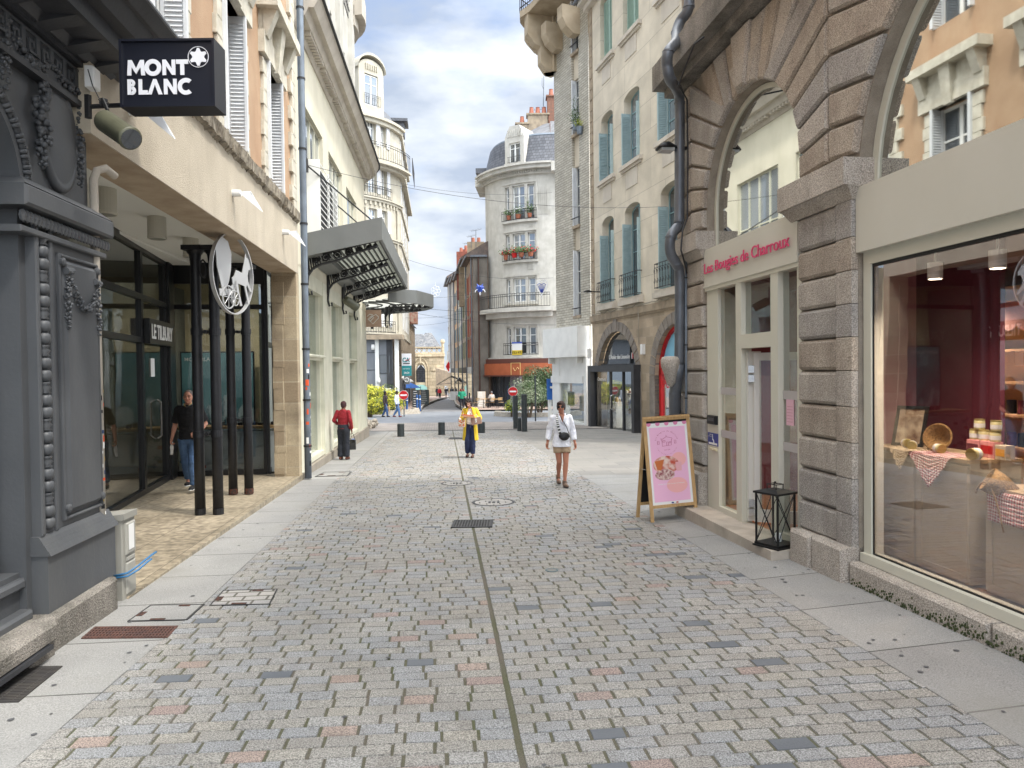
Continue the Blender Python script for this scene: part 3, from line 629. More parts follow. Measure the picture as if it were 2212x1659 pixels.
class Flip:
 "text runs the other way along the wall (right-hand walls read with s decreasing)"
 def __init__(s,W):s.W=W;s.n=W.n
 def P(s,a,z,d=0):return s.W.P(-a,z,d)
text('Les Bougies de Charroux',Flip(RA),-3.50,3.345,.155,'lettering',M['pink_letter'],fs,.035,2.36,.012,.0)
b=MB();b.wbox(RA,.98,3.9,-.5,-.03,-.9,.36);b.build('doorstep',mat('worn_step_stone',srgb(186,176,162),srgb(168,158,146),4,.85,bump=.2,bscale=40,stain=srgb(130,124,112)),gb)
b=MB();hs=2.34;q=lambda s,z,d:RA.P(s,z,DD+d)
b.wbox(RA,2.36,2.41,0,2.2,DD-.2,DD-.02)
dl=[RA.P(2.32,0,DD-.08),RA.P(1.98,0,DD-.68)]
ax=(dl[1]-dl[0]).normalized();Lw=(dl[1]-dl[0]).length;nx_=Vector((-ax.y,ax.x,0))
def dbox(b,a0,a1,z0,z1,t):
 c=dl[0]+ax*(a0+a1)/2+Vector((0,0,(z0+z1)/2));b.obox(c,ax,nx_,(0,0,1),((a1-a0)/2,t,(z1-z0)/2))
dbox(b,0,.07,0,2.18,.025);dbox(b,Lw-.08,Lw,0,2.18,.025);dbox(b,.07,Lw-.08,2.08,2.18,.025);dbox(b,.07,Lw-.08,0,.16,.025)
dlf=b.build('door',mat('white_alu',srgb(214,212,204),rough=.4),gb)
b=MB();dbox(b,.07,Lw-.08,.16,2.08,.004);b.build('pane',M['glass'],dlf)
b=MB()
for z in(.12,.24,1.85,1.97):b.obox(dl[0]+Vector((0,0,z))-ax*.03,ax,nx_,(0,0,1),(.035,.04,.045))
b.build('hinge',M['chrome'],dlf)
p_=lambda u,v:RA.px(u,v,DD+.02)
(a0,z1),(a1,z0)=p_(1530,933),p_(1552,965)
si=thing('access_sign','blue wheelchair call-for-access sign beside the shop door','sign',RA.P(a0,z0,DD+.02))
b=MB();b.wbox(RA,a1,a0,z0,z1,DD+.02,DD+.026);b.build('plate',mat('blue_plate',srgb(26,42,128),rough=.4),si)
text('APPEL',Flip(RA),-a0+.05,z1-.035,.016,'lettering',M['paper'],si,DD+.027,.09,0,.01)
text('BESOIN D\'ACCES',Flip(RA),-a0+.03,z1-.06,.013,'lettering',M['paper'],si,DD+.027,.15,0,.01)
b=MB();cs,cz=(a0+a1)/2,(z0+z1)/2;F=Flip(RA)
ringp=[(cs+.03*math.cos(t)+.0,cz-.03+.03*math.sin(t))for t in[x*PI/8 for x in range(3,15)]]
b.tube([RA.P(a,z,DD+.027)for a,z in ringp],.004,5);b.tube([RA.P(cs+.005,cz+.045,DD+.027),RA.P(cs+.0,cz-.01,DD+.027),RA.P(cs-.03,cz-.012,DD+.027),RA.P(cs-.045,cz-.05,DD+.027)],.005,5);b.ball(RA.P(cs+.005,cz+.06,DD+.028),.009,8)
b.wbox(RA,a1+.03,a0-.03,z0+.012,z0+.04,DD+.026,DD+.0275)
b.build('symbol',M['paper'],si)
(a0,z1),(a1,z0)=p_(1533,896),p_(1551,918)
t=thing('key_safe','small black key box on the beige door panel','key safe',RA.P(a0,z0,DD+.02));b=MB();b.bbox(RA,a1,a0,z0,z1,DD+.02,DD+.07,.015);b.build('case',M['rubber'],t)
b=MB();b.wbox(RA,a1+.03,a0-.05,z0+.05,z1-.03,DD+.07,DD+.075);b.build('flap',mat('grey_key',srgb(60,60,64),rough=.4),t)
(a0,z1),(a1,z0)=p_(1536,966),p_(1550,972)
t=thing('door_bell','small cream bell push under the blue access sign','door bell',RA.P(a0,z0,DD+.02));b=MB();b.bbox(RA,a1,a0,z0-.02,z1,DD+.02,DD+.045,.006);b.build('case',mat('cream_plastic',srgb(206,196,160),rough=.5),t)
b=MB();b.lathe([(.008,0),(.008,.006)],RA.P((a0+a1)/2,(z0+z1)/2-.01,DD+.044),10,ax=RA.n);b.build('button',M['paper'],t)
b=MB()
b.wbox(RA,-7,.86,.06,.115,-5.5,-.2);b.build('interior_floor',M['floorwood'],gb)
b=MB();b.wbox(RA,.86,4.3,-.12,-.028,-6,-.13);b.build('interior_floor',mat('terracotta_floor',srgb(176,118,78),rough=.5),gb)
b=MB();b.wbox(RA,-7,4.3,3.2,3.25,-6,-.2);b.build('interior_ceiling',mat('dark_ceiling',srgb(104,66,66),rough=.8),gb)
b=MB();b.wbox(RA,.80,.84,.1,3.2,-1.25,-.17);b.wbox(RA,2.9,4.3,-.1,3.2,-2.6,-2.55);b.wbox(RA,.84,2.0,-.1,3.2,-1.9,-1.85);b.build('interior_wall',M['pinkwall'],gb)
b=MB();b.wbox(RA,-.33,.80,.1,3.2,-1.30,-1.25);b.wbox(RA,-7,5,.1,3.2,-5.5,-5.45);b.wbox(RA,4.26,4.3,-.1,3.2,-6,-.5);b.wbox(RA,-6.9,-6.85,.1,3.2,-5.5,-.5)
b.build('interior_wall',M['burgundy'],gb)
def gingham():
 m=bpy.data.materials.new('red_gingham');m.use_nodes=True;t=m.node_tree;b_=t.nodes['Principled BSDF'];l=t.links.new
 g=N(t,'ShaderNodeNewGeometry');sx_=N(t,'ShaderNodeSeparateXYZ');l(g.outputs['Position'],sx_.inputs[0]);o_=[]
 for i in(0,1):
  a=N(t,'ShaderNodeMath',operation='MULTIPLY');a.inputs[1].default_value=42
  if i==0:l(sx_.outputs[1],a.inputs[0])
  else:
   s_=N(t,'ShaderNodeMath',operation='ADD');l(sx_.outputs[0],s_.inputs[0]);l(sx_.outputs[2],s_.inputs[1]);l(s_.outputs[0],a.inputs[0])
  f=N(t,'ShaderNodeMath',operation='FRACT');l(a.outputs[0],f.inputs[0]);c=N(t,'ShaderNodeMath',operation='GREATER_THAN');c.inputs[1].default_value=.5;l(f.outputs[0],c.inputs[0]);o_.append(c)
 s=N(t,'ShaderNodeMath',operation='ADD');l(o_[0].outputs[0],s.inputs[0]);l(o_[1].outputs[0],s.inputs[1]);h=N(t,'ShaderNodeMath',operation='MULTIPLY');h.inputs[1].default_value=.5;l(s.outputs[0],h.inputs[0])
 r=N(t,'ShaderNodeValToRGB');r.color_ramp.elements[0].color=srgb(228,214,206);r.color_ramp.elements[1].color=srgb(156,40,54);l(h.outputs[0],r.inputs[0]);l(r.outputs[0],b_.inputs['Base Color']);b_.inputs['Roughness'].default_value=.8
 return m
GING=gingham()
def cabinet(label,s0,s1,z0,z1,dfront,depth,top=True):
 t=thing('display_cabinet',label,'cabinet',RA.P((s0+s1)/2,z0,dfront-depth/2),'taupe cabinets in the shop window')
 b=MB();b.wbox(RA,s0,s1,z0+.03,z1,dfront-depth,dfront-.02);b.build('carcass',M['cab'],t)
 b=MB();f=.06;b.wbox(RA,s0+.01,s1-.01,z0+.05,z0+.05+f,dfront-.02,dfront);b.wbox(RA,s0+.01,s1-.01,z1-.02-f,z1-.02,dfront-.02,dfront)
 b.wbox(RA,s0+.01,s0+.01+f,z0+.05+f,z1-.02-f,dfront-.02,dfront);b.wbox(RA,s1-.01-f,s1-.01,z0+.05+f,z1-.02-f,dfront-.02,dfront);b.wbox(RA,s0+.01+f,s1-.01-f,z0+.05+f,z1-.02-f,dfront-.02,dfront-.012);b.build('door',M['cab'],t)
 if top:b=MB();b.wbox(RA,s0-.015,s1+.015,z1,z1+.03,dfront-depth,dfront+.015);b.build('top',M['cabtop'],t)
 return t
cabinet('taupe panelled cabinet at the far end of the display, nearest the stone pillar',-.34,.30,.115,1.17,-.36,.5)
cabinet('middle taupe panelled cabinet, carrying the pyramid of candle jars',-.98,-.36,.115,1.17,-.36,.5)
cabinet('lower nearest taupe cabinet under the gingham cloth at the frame edge',-2.2,-1.14,.115,.98,-.38,.62)
WAX=mat('cream_candle_wax',srgb(214,204,150),rough=.4,spec=.6);LIDM=mat('brass_lid',srgb(196,176,110),rough=.3,metal=.7);LAB=M['paper']
def jar(label,s,z,d,ax=None,r=.042,h=.085,group='candle jars on the cabinet'):
 o=RA.P(s,z,d);t=thing('candle_jar',label,'candle jar',o,group)
 axv=Vector((0,0,1))if ax is None else(RA.d*ax[0]+RA.n*ax[1]+Vector((0,0,ax[2]))).normalized();c=o if ax is None else o+Vector((0,0,r))
 b=MB();b.lathe([(r*.9,0),(r,.008),(r,h*.85),(r*.92,h*.92)],c,18,ax=axv);b.build('glass',WAX,t,True)
 b=MB();b.lathe([(r*.96,h*.92),(r*.98,h*.93),(r*.98,h*1.05),(r*.9,h*1.07)],c,18,ax=axv);b.build('lid',LIDM,t)
 b=MB();b.lathe([(r*1.01,h*.2),(r*1.01,h*.62)],c,18,ax=axv);b.build('label_band',LAB,t)
TZ=1.2
def giftbox(label,s0,s1,z0,h,d,m,band,dep=.09):
 t=thing('gift_box',label,'box',RA.P((s0+s1)/2,z0,d));b=MB();b.bbox(RA,s0,s1,z0,z0+h,d-dep,d,.004);b.build('carton',m,t)
 b=MB();b.wbox(RA,s0+.01,s1-.01,z0+h*.25,z0+h*.75,d,d+.002);b.build('label_strip',band,t)
PB=mat('pink_carton',srgb(216,150,146),rough=.6);YB=mat('orange_carton',srgb(222,160,60),rough=.6)
giftbox('pink gift box under the left pair of stacked jars',-.80,-.66,TZ,.14,-.62,PB,M['burgundy'])
giftbox('pink gift box with a dark red label, middle of the jar pyramid',-.96,-.81,TZ,.14,-.62,PB,M['red'])
giftbox('gift box with an orange lid under the right pair of jars',-1.1+.02,-.97,TZ,.12,-.62,M['cab'],YB)
jl_=['lower left jar of the pyramid','lower middle jar of the pyramid','lower right jar of the pyramid','upper left jar of the pyramid','upper right jar of the pyramid']
for lb,(s,z)in zip(jl_,((-.70,.14),(-.80,.14),(-.92,.14),(-.75,.232),(-.93,.232))):
 jar('cream candle jar with brass lid, '+lb,s,TZ+z,-.67)
jar('candle jar lying with its brass lid towards the street, right of the gingham cloth',-.98,TZ,-.46,ax=(-.2,1,0),r=.05)
jar('cream jar leaning on the framed picture, leftmost of the display',-.02,TZ,-.5,ax=(-1,.3,.1))
jar('cream jar lying beside the wicker basket',-.17,TZ,-.47,ax=(-.8,.7,.0))
jar('cream jar lying on its side on the edge of the gingham cloth',-.50,TZ+.005,-.45,ax=(-1,.1,.0))
t=thing('wicker_basket','small round wicker basket tipped on its side among the jars','basket',RA.P(-.36,TZ,-.6));WK=mat('wicker',srgb(176,138,84),srgb(120,90,52),60,.8,bump=.6,bscale=120)
b=MB();c=RA.P(-.36,TZ+.12,-.6);axb=(RA.n*1-RA.d*.5+Vector((0,0,.3))).normalized();b.lathe([(.05,-.06),(.10,-.02),(.12,.04),(.125,.045),(.11,.045),(.09,0),(.04,-.04)],c,22,ax=axb);b.build('body',WK,t,True)
b=MB();qm=axb.to_track_quat('Z','Y').to_matrix();b.tube([c+qm@Vector((.122*math.cos(a),.122*math.sin(a),.045))for a in[x*PI/12 for x in range(25)]],.009,6);b.build('rim',WK,t)
t=thing('framed_picture','dark framed picture propped at the left end of the display','picture frame',RA.P(.16,TZ,-.6));b=MB()
A=RA.P(.20,TZ,-.52);B_=RA.P(-.06,TZ,-.66);e=(B_-A);u_=e.normalized();upv=(Vector((0,0,1))-RA.n*.18).normalized();w_,h_=e.length,.40;nn=u_.cross(upv)
P3=lambda a,z,dd=0:A+u_*a+upv*z+nn*dd
for a0,a1,c0,c1 in((0,w_,0,.03),(0,w_,h_-.03,h_),(0,.03,.03,h_-.03),(w_-.03,w_,.03,h_-.03)):b.hexa([P3(a0,c0,-.01),P3(a1,c0,-.01),P3(a1,c0,.01),P3(a0,c0,.01),P3(a0,c1,-.01),P3(a1,c1,-.01),P3(a1,c1,.01),P3(a0,c1,.01)])
b.build('frame',mat('dark_wood_frame',srgb(40,36,34),rough=.4),t)
b=MB();b.quad(P3(.03,.03),P3(w_-.03,.03),P3(w_-.03,h_-.03),P3(.03,h_-.03));b.build('print',mat('picture_print',srgb(206,190,160),srgb(120,90,70),9,.5),t)
def drape(name,label,s0,s1,zt,dback,dfront,drop,m,point=True):
 b=MB();n=22;rows=12
 for i in range(n):
  for j in range(rows):
   def Pt(i,j):
    a=s0+(s1-s0)*i/n;x=i/n
    if j<=5:return RA.P(a,zt+.006+.004*math.sin(9*x*PI),dback+(dfront-dback)*j/5)
    f=(j-5)/(rows-5);dr=drop*((1-abs(2*x-1)**1.1)if point else 1)
    return RA.P(a+.03*math.sin(f*2)*(0.5-x),zt+.006-dr*f,dfront+.012+.018*abs(math.sin(7*x*PI))*f)
   b.quad(Pt(i,j),Pt(i+1,j),Pt(i+1,j+1),Pt(i,j+1))
 o=b.build(name,m,None,True);md=o.modifiers.new('s','SOLIDIFY');md.thickness=.004;tag(o,label,'cloth');return o
drape('gingham_cloth','red and white gingham cloth hanging in a point over the middle cabinet edge',-.86,-.30,TZ,-.6,-.335,.30,GING)
drape('linen_cloth','beige linen napkin hanging beside the gingham cloth',-.36,-.05,TZ+.004,-.55,-.330,.20,mat('linen',srgb(200,182,150),rough=.9))
drape('gingham_cloth','red and white gingham cloth covering the nearest low cabinet',-2.25,-1.20,.985,-.95,-.35,.24,GING,False)
t=thing('straw_bag','woven straw bag slumped on the corner of the nearest cabinet','bag',RA.P(-1.25,.98,-.45))
b=MB();b.lathe([(.02,-.16),(.10,-.14),(.16,-.02),(.17,.08),(.155,.08),(.14,-.02),(.08,-.11)],RA.P(-1.22,1.03,-.42),22,ax=(RA.n*.6+RA.d*.5+Vector((0,0,.5))),sy=.6);b.build('body',WK,t,True)
b=MB();b.tube([RA.P(-1.10-.03*i,1.16-.001*(i-6)**2*6-.02*i,-.33+.006*i)for i in range(13)],.007,6);b.build('handle',WK,t,True)
t=thing('price_card','small white card standing on the near gingham cloth','card',RA.P(-1.42,.99,-.5));b=MB();b.wbox(RA,-1.47,-1.39,.995,1.11,-.5,-.496);b.build('card',M['paper'],t)
b=MB();b.wbox(RA,-1.46,-1.40,.99,.997,-.52,-.48);b.build('foot',M['paper'],t)
t=thing('display_shelf','lit wooden shelving with dark boxes at the back of the pink shop','shelf',RA.P(-1.9,.1,-3.2));b=MB();SHM=mat('shelf_wood',srgb(196,160,116),rough=.5)
for z in(.5,.95,1.35,1.75,2.15):b.wbox(RA,-.5,2.25,z,z+.03,-3.4,-3.0)
b.wbox(RA,2.25,2.29,.1,2.5,-3.4,-3.0);b.build('board',SHM,t);b=MB();b.wbox(RA,-.5,2.29,.1,3.0,-3.43,-3.4);b.build('back_panel',mat('yellow_back',srgb(214,184,130),rough=.7),t)
b=MB()
for i in range(12):
 a=2.3-i*.2;h0=.0;n_=7
 b.wpoly(RA,[(a,2.75),(a-.2,2.75),(a-.2,2.5)]+[(a-.1-.1*math.cos(x*PI/6),2.5-.1*math.sin(x*PI/6))for x in range(1,6)]+[(a,2.5)],-2.95,-2.94);b.mi[-9:]=b.mi[-9:]
b.build('scalloped_valance',mat('rose_valance',srgb(214,120,118),srgb(240,220,206),.9,.7),t)
for i in range(14):
 s=2.1-.17*(i%7);z=1.38 if i<7 else .98;t2=thing('mug' if i%3 else 'black_box','dark product on the back shelf, %s board'%('upper' if i<7 else 'lower'),'product',RA.P(s,z,-3.15),'dark goods on the back shelf')
 b=MB();b.lathe([(.05,0),(.055,.02),(.055,.16),(.05,.17)],RA.P(s,z,-3.15),14);b.build('body',M['rubber']if i%2 else M['burgundy'],t2)
SPOTM=mat('white_lamp_can',srgb(220,216,206),rough=.5)
for i,(u,v,dep,lb)in enumerate(((2020,585,-.27,'white cylinder ceiling spot, left one in the pink shop'),(2155,560,-.27,'white cylinder ceiling spot, right one in the pink shop'))):
 s,z=RA.px(u,v,dep);t=thing('ceiling_spot',lb,'lamp',RA.P(s,z,dep),'ceiling spots in the pink shop')
 b=MB();b.lathe([(.06,-.07),(.06,.07)],RA.P(s,z,dep),18);b.build('can',SPOTM,t,False)
 b=MB();b.lathe([(.05,-.073),(.05,-.0705)],RA.P(s,z,dep),18);b.build('bulb',M['spot'],t)
 b=MB();b.tube([RA.P(s,z+.07,dep),RA.P(s,3.2,dep)],.01,6);b.build('stem',SPOTM,t)
 li=bpy.data.lights.new('spot_light','SPOT');li.energy=80;li.spot_size=2.6;li.spot_blend=1;li.color=(1,.88,.72);li.shadow_soft_size=.05;lo=bpy.data.objects.new('spot_light',li);COL.objects.link(lo);lo.parent=t;lo.location=(0,0,-.085)
for(s,d,e)in((1.9,-2.6,150),(2.5,-1.4,60),(-1.0,-1.5,90)):
 t=thing('ceiling_spot','white track spot deeper inside the pink shop near %s'%('the lit shelves' if e==150 else 'the open door' if e==60 else 'the jar pyramid'),'lamp',RA.P(s,2.85,d))
 b=MB();b.lathe([(.05,0),(.05,.14)],RA.P(s,2.85,d),16);b.build('can',SPOTM,t);b=MB();b.lathe([(.042,-.003),(.042,-.001)],RA.P(s,2.85,d),16);b.build('bulb',M['spot'],t)
 li=bpy.data.lights.new('spot_light','SPOT');li.energy=e;li.spot_size=2.7;li.spot_blend=1;li.color=(1,.85,.68);li.shadow_soft_size=.05;lo=bpy.data.objects.new('spot_light',li);COL.objects.link(lo);lo.parent=t;lo.location=(0,0,-.02)
t=thing('fire_extinguisher','red fire extinguisher on the shop floor behind the open door','fire extinguisher',RA.P(1.75,-.03,-1.55))
o=RA.P(1.95,0,-1.25);t.location=o;OFF[t.name]=Vector(o)
b=MB();b.lathe([(.08,.0),(.085,.02),(.085,.5),(.06,.58),(.03,.6)],o,20);b.build('cylinder',M['red'],t,True)
b=MB();b.lathe([(.0865,.25),(.0865,.45)],o,20);b.build('label_band',mat('label_white_blue',srgb(200,206,220),srgb(60,80,150),30,.5),t)
b=MB();b.lathe([(.09,0),(.09,.04)],o,20);b.build('base_ring',M['rubber'],t)
b=MB();b.box(o+Vector((-.08,-.012,.62)),o+Vector((.04,.012,.645)));b.tube([o+Vector((0,0,.58)),o+Vector((0,0,.64))],.018,8);b.tube([o+Vector((-.02,0,.62)),o+Vector((-.13,-.02,.55)),o+Vector((-.11,-.03,.3))],.012,6);b.build('valve',M['rubber'],t)
t=thing('wall_notice','white evacuation plan pinned on the red wall behind the door','notice',RA.P(2.1,1.5,-2.5));b=MB();b.wbox(RA,2.35,3.0,1.45,1.85,-2.545,-2.53);b.build('sheet',M['paper'],t)
b=MB();b.wbox(RA,2.35,3.0,1.80,1.85,-2.53,-2.527);b.wbox(RA,2.5,2.53,1.5,1.75,-2.53,-2.527);b.wbox(RA,2.5,2.85,1.52,1.55,-2.53,-2.527);b.build('drawing',M['red'],t)
t=thing('wall_notice','small red fire instruction plate on the wall behind the door','notice',RA.P(2.4,1.2,-2.5));b=MB();b.wbox(RA,2.42,2.58,1.15,1.33,-2.545,-2.53);b.build('plate',M['red'],t)
b=MB();b.wbox(RA,2.45,2.49,1.2,1.24,-2.53,-2.527);b.wbox(RA,2.51,2.55,1.2,1.24,-2.53,-2.527);b.build('symbol',M['paper'],t)
t=thing('notice_sheet','small pink paper sheet stuck on the narrow glass beside the door','notice',RA.P(1.3,1.4,DD));b=MB();b.wbox(RA,1.24,1.40,1.32,1.62,DD-.022,DD-.018);b.build('sheet',mat('pink_paper',srgb(222,176,190),rough=.7),t)
b=MB()
for i in range(6):b.wbox(RA,1.26,1.38,1.36+i*.035,1.364+i*.035,DD-.018,DD-.0175)
b.build('writing',M['pinkwall'],t)
o=RA.P(1.20,-.03,.19);t=thing('lantern','tall black metal floor lantern with crossed bars beside the shop door','lantern',o)
rot=Matrix.Rotation(.55,3,'Z');LP=lambda x,y,z:o+rot@Vector((x,y,0))+Vector((0,0,z));w=.145
def lb(b,x0,x1,y0,y1,z0,z1):b.hexa([LP(x0,y0,z0),LP(x1,y0,z0),LP(x1,y1,z0),LP(x0,y1,z0),LP(x0,y0,z1),LP(x1,y0,z1),LP(x1,y1,z1),LP(x0,y1,z1)])
b=MB();lb(b,-w-.03,w+.03,-w-.03,w+.03,0,.02);lb(b,-w-.015,w+.015,-w-.015,w+.015,.02,.045);b.build('base',M['rubber'],t)
b=MB()
for x in(-w,w):
 for y in(-w,w):lb(b,x-.009,x+.009,y-.009,y+.009,.045,.60)
for(a,c)in(((-w,-w),(w,-w)),((w,-w),(w,w)),((w,w),(-w,w)),((-w,w),(-w,-w))):
 b.tube([LP(*a,.05),LP(*c,.6)],.005,5);b.tube([LP(*c,.05),LP(*a,.6)],.005,5)
b.build('frame',M['rubber'],t)
b=MB();lb(b,-w-.025,w+.025,-w-.025,w+.025,.60,.622)
b.hexa([LP(-w-.02,-w-.02,.622),LP(w+.02,-w-.02,.622),LP(w+.02,w+.02,.622),LP(-w-.02,w+.02,.622),LP(-.08,-.08,.648),LP(.08,-.08,.648),LP(.08,.08,.648),LP(-.08,.08,.648)]);b.build('roof',M['rubber'],t)
b=MB()
for x in(-.06,.06):
 for y in(-.06,.06):lb(b,x-.004,x+.004,y-.004,y+.004,.648,.70)
for a0,a1,c0,c1 in((-.065,.065,-.065,-.056),(-.065,.065,.056,.065),(-.065,-.056,-.056,.056),(.056,.065,-.056,.056)):lb(b,a0,a1,c0,c1,.70,.708)
b.tube([LP(-.06,0,.704),LP(.06,0,.704)],.004,5);b.ball(LP(0,0,.722),.014,8);b.build('handle',M['rubber'],t)
b=MB()
for(a,c)in(((-w,-w),(w,-w)),((w,-w),(w,w)),((w,w),(-w,w)),((-w,w),(-w,-w))):b.quad(LP(*a,.05),LP(*c,.05),LP(*c,.6),LP(*a,.6))
b.build('pane',M['glass'],t)
o2=LP(.05,.0,.047);t=thing('pillar_candle','white candle standing inside the black lantern','candle',o2,);b=MB();b.lathe([(.038,0),(.038,.09),(.03,.085)],o2,16);b.build('wax',M['paper'],t,False);b=MB();b.tube([o2+Vector((0,0,.08)),o2+Vector((.003,0,.1))],.002,5);b.build('wick',M['rubber'],t)
FL,FR,BL=G(1406,1129),G(1508,1124),G(1373,1117)
for q in(FL,FR,BL):q.z=zr(q.x,q.y)
BR=FR+(BL-FL);top=1.50
ex=(FR-FL);Wd=ex.length;ex.normalize();TL=(FL+BL)/2+Vector((0,0,top));TR=(FR+BR)/2+Vector((0,0,top))
t=thing('pavement_sign','wooden A-frame board with a pink candle-shop poster on the right pavement','sign board',(FL+FR+BL+BR)/4)
upf=(TL-FL);HL=upf.length;upf.normalize();nf=ex.cross(upf).normalized()
if nf.y>0:nf=-nf
AP=lambda a,z,d=0:FL+ex*a+upf*z+nf*d
def ab(b,a0,a1,z0,z1,d0,d1):b.hexa([AP(a0,z0,d0),AP(a1,z0,d0),AP(a1,z0,d1),AP(a0,z0,d1),AP(a0,z1,d0),AP(a1,z1,d0),AP(a1,z1,d1),AP(a0,z1,d1)])
b=MB();ab(b,0,.05,0,HL,-.012,.012);ab(b,Wd-.05,Wd,0,HL,-.012,.012);ab(b,.05,Wd-.05,HL-.045,HL,-.012,.012);ab(b,.05,Wd-.05,.19,.235,-.012,.012);b.build('front_frame',M['wood'],t)
b=MB();ab(b,.05,Wd-.05,.235,HL-.045,-.006,.0)
b.build('panel',M['paper'],t)
PK=mat('pink_poster',srgb(232,180,208),rough=.45);PKD=mat('poster_mauve',srgb(216,130,168),rough=.45);DK=mat('poster_ink',srgb(170,60,100),rough=.5)
b=MB();ab(b,.085,Wd-.085,.275,HL-.165,0,.0015);po=b.build('poster',PK,t)
b=MB();n=8;x0,x1=.05,Wd-.05;sw=(x1-x0)/(2*n-7)
cw=(x1-x0)/9
for i in range(9):
 if i%2==0:
  a=x0+i*cw;pts=[(a,HL-.045),(a+cw,HL-.045),(a+cw,HL-.11)]+[(a+cw/2+cw/2*math.cos(x*PI/8),HL-.11-cw/2*math.sin(x*PI/8))for x in range(1,8)]+[(a,HL-.11)]
  b.prism([AP(p[0],p[1],.0005)for p in pts],nf*.001)
b.build('scallops',PKD,po)
def disc(b,a,z,r,ry=None,n=24,d=.002):b.prism([AP(a+r*math.cos(2*PI*k/n),z+(ry or r)*math.sin(2*PI*k/n),d)for k in range(n)],nf*.0008)
b=MB();disc(b,Wd*.42,.80,.20,.13);b.build('photo',mat('poster_photo',srgb(226,202,190),srgb(190,80,60),14,.5),po)
b=MB();disc(b,Wd*.62,.50,.16,.11,d=.0018);disc(b,Wd*.70,.87,.11,.10,d=.0018);b.build('blush_shape',mat('poster_blush',srgb(236,174,172),rough=.5),po)
b=MB();disc(b,Wd*.38,.66,.15,.08,d=.0028);b.build('tart',mat('poster_tarts',srgb(222,200,190),srgb(140,60,70),30,.5),po)
b=MB();b.prism([AP(*p,.0035)for p in((.13,.86),(.28,.88),(.22,.72),(.16,.74))],nf*.0008);b.build('candle_jar_print',mat('poster_amber',srgb(196,110,60),rough=.4),po)
b=MB();b.prism([AP(*p,.0035)for p in((Wd*.62,.83),(Wd*.75,.83),(Wd*.74,.70),(Wd*.63,.70))],nf*.0008);b.build('glass_print',mat('poster_rose',srgb(226,170,176),rough=.4),po)
b=MB();hc,hz=Wd*.47,1.13
def ln(*pts,r=.0028):b.tube([AP(hc+p[0],hz+p[1],.003)for p in pts],r,4)
ln((-.08,.06),(-.085,.03),(.0,.075),(.09,.05),(.085,.03));ln((-.07,.03),(-.07,-.06),(.075,-.05),(.075,.035));ln((.0,.07),(.0,.10));ln((.0,-.055),(.0,.0),(.025,.0),(.025,-.052));ln((.04,-.02),(.065,-.02),(.065,.0),(.04,.0),(.04,-.02));ln((-.06,.0),(-.02,.0),(-.02,.02),(-.06,.02),(-.06,.0));ln((-.14,-.03),(-.14,.02),(-.115,.02),(-.115,-.03),(-.14,-.03));ln((.12,-.03),(.12,.02),(.145,.02),(.145,-.03),(.12,-.03))
b.build('logo',DK,po)
def arctext(s,r,a0,a1,cx,cz,size,flip,name,m):
 n=len(s);
 for_=MB()
 for i,ch in enumerate(s):
  if ch==' ':continue
  a=a0+(a1-a0)*(i+.5)/n
  cu=bpy.data.curves.new('t','FONT');cu.body=ch;cu.resolution_u=1;cu.align_x='CENTER';oo=bpy.data.objects.new('t',cu);COL.objects.link(oo);bpy.context.view_layer.update();me=oo.to_mesh()
  k=size/.72;ca,sa=(math.sin(a),-math.cos(a))if not flip else(-math.sin(a),math.cos(a))
  P_=[AP(cx+r*math.cos(a)+(v.co.x*ca*k-v.co.y*k*(sa)),cz+r*math.sin(a)+(v.co.x*k*sa+v.co.y*k*ca),.003)for v in me.vertices]
  for_.add(P_,[tuple(p.vertices)for p in me.polygons]);oo.to_mesh_clear();bpy.data.objects.remove(oo);bpy.data.curves.remove(cu)
 for_.build(name,m,po)
arctext('Les Bougies de Charroux',.17,math.radians(165),math.radians(15),hc,hz-.02,.022,False,'lettering',DK)
arctext('bougies fabriquées à la main en Auvergne',.165,math.radians(205),math.radians(335),hc,hz-.02,.012,True,'lettering',DK)
text('depuis 2007',None,0,0,.014,'lettering',DK,po,0,.10,0,fn=lambda x,y:AP(hc-.05+x,hz-.12+y,.003))
text('Bougies fabriquées à la main en Auvergne',None,0,0,.016,'lettering',M['paper'],po,0,.40,0,.01,fn=lambda x,y:AP(Wd*.5-.2+x,.52+y,.004))
for i,m_ in enumerate((mat('flag_blue',srgb(30,50,130),rough=.5),M['paper'],M['red'])):
 b=MB();ab(b,Wd*.47+i*.035,Wd*.47+i*.035+.034,.245,.262,0,.003);b.build('flag_stripe',m_,po)
b=MB();nb=-ex.cross((TL-BL).normalized());upb=(TL-BL).normalized();HB=(TL-BL).length
BP=lambda a,z,d=0:BL+ex*a+upb*z+nb*d
def bb(b,a0,a1,z0,z1,d0,d1):b.hexa([BP(a0,z0,d0),BP(a1,z0,d0),BP(a1,z0,d1),BP(a0,z0,d1),BP(a0,z1,d0),BP(a1,z1,d0),BP(a1,z1,d1),BP(a0,z1,d1)])
bb(b,0,.05,0,HB-.01,-.035,-.011);bb(b,Wd-.05,Wd,0,HB-.01,-.035,-.011);bb(b,.05,Wd-.05,.19,.235,-.035,-.011);bb(b,.05,Wd-.05,HB-.06,HB-.015,-.035,-.011);b.build('back_frame',M['wood'],t)
b=MB();bb(b,.05,Wd-.05,.235,HB-.06,-.03,-.02);b.build('blackboard',M['rubber'],t)
b=MB();b.tube([AP(.01,.75,-.01),BP(.01,.75,-.01)],.006,5);b.build('strut',M['chrome'],t)
def RP(u,v,d):s,z=RA.px(u,v,d);return RA.P(s,z,d)
t=thing('downpipe','thick dark zinc downpipe snaking round the granite corner','downpipe',RP(1465,1105,.12))
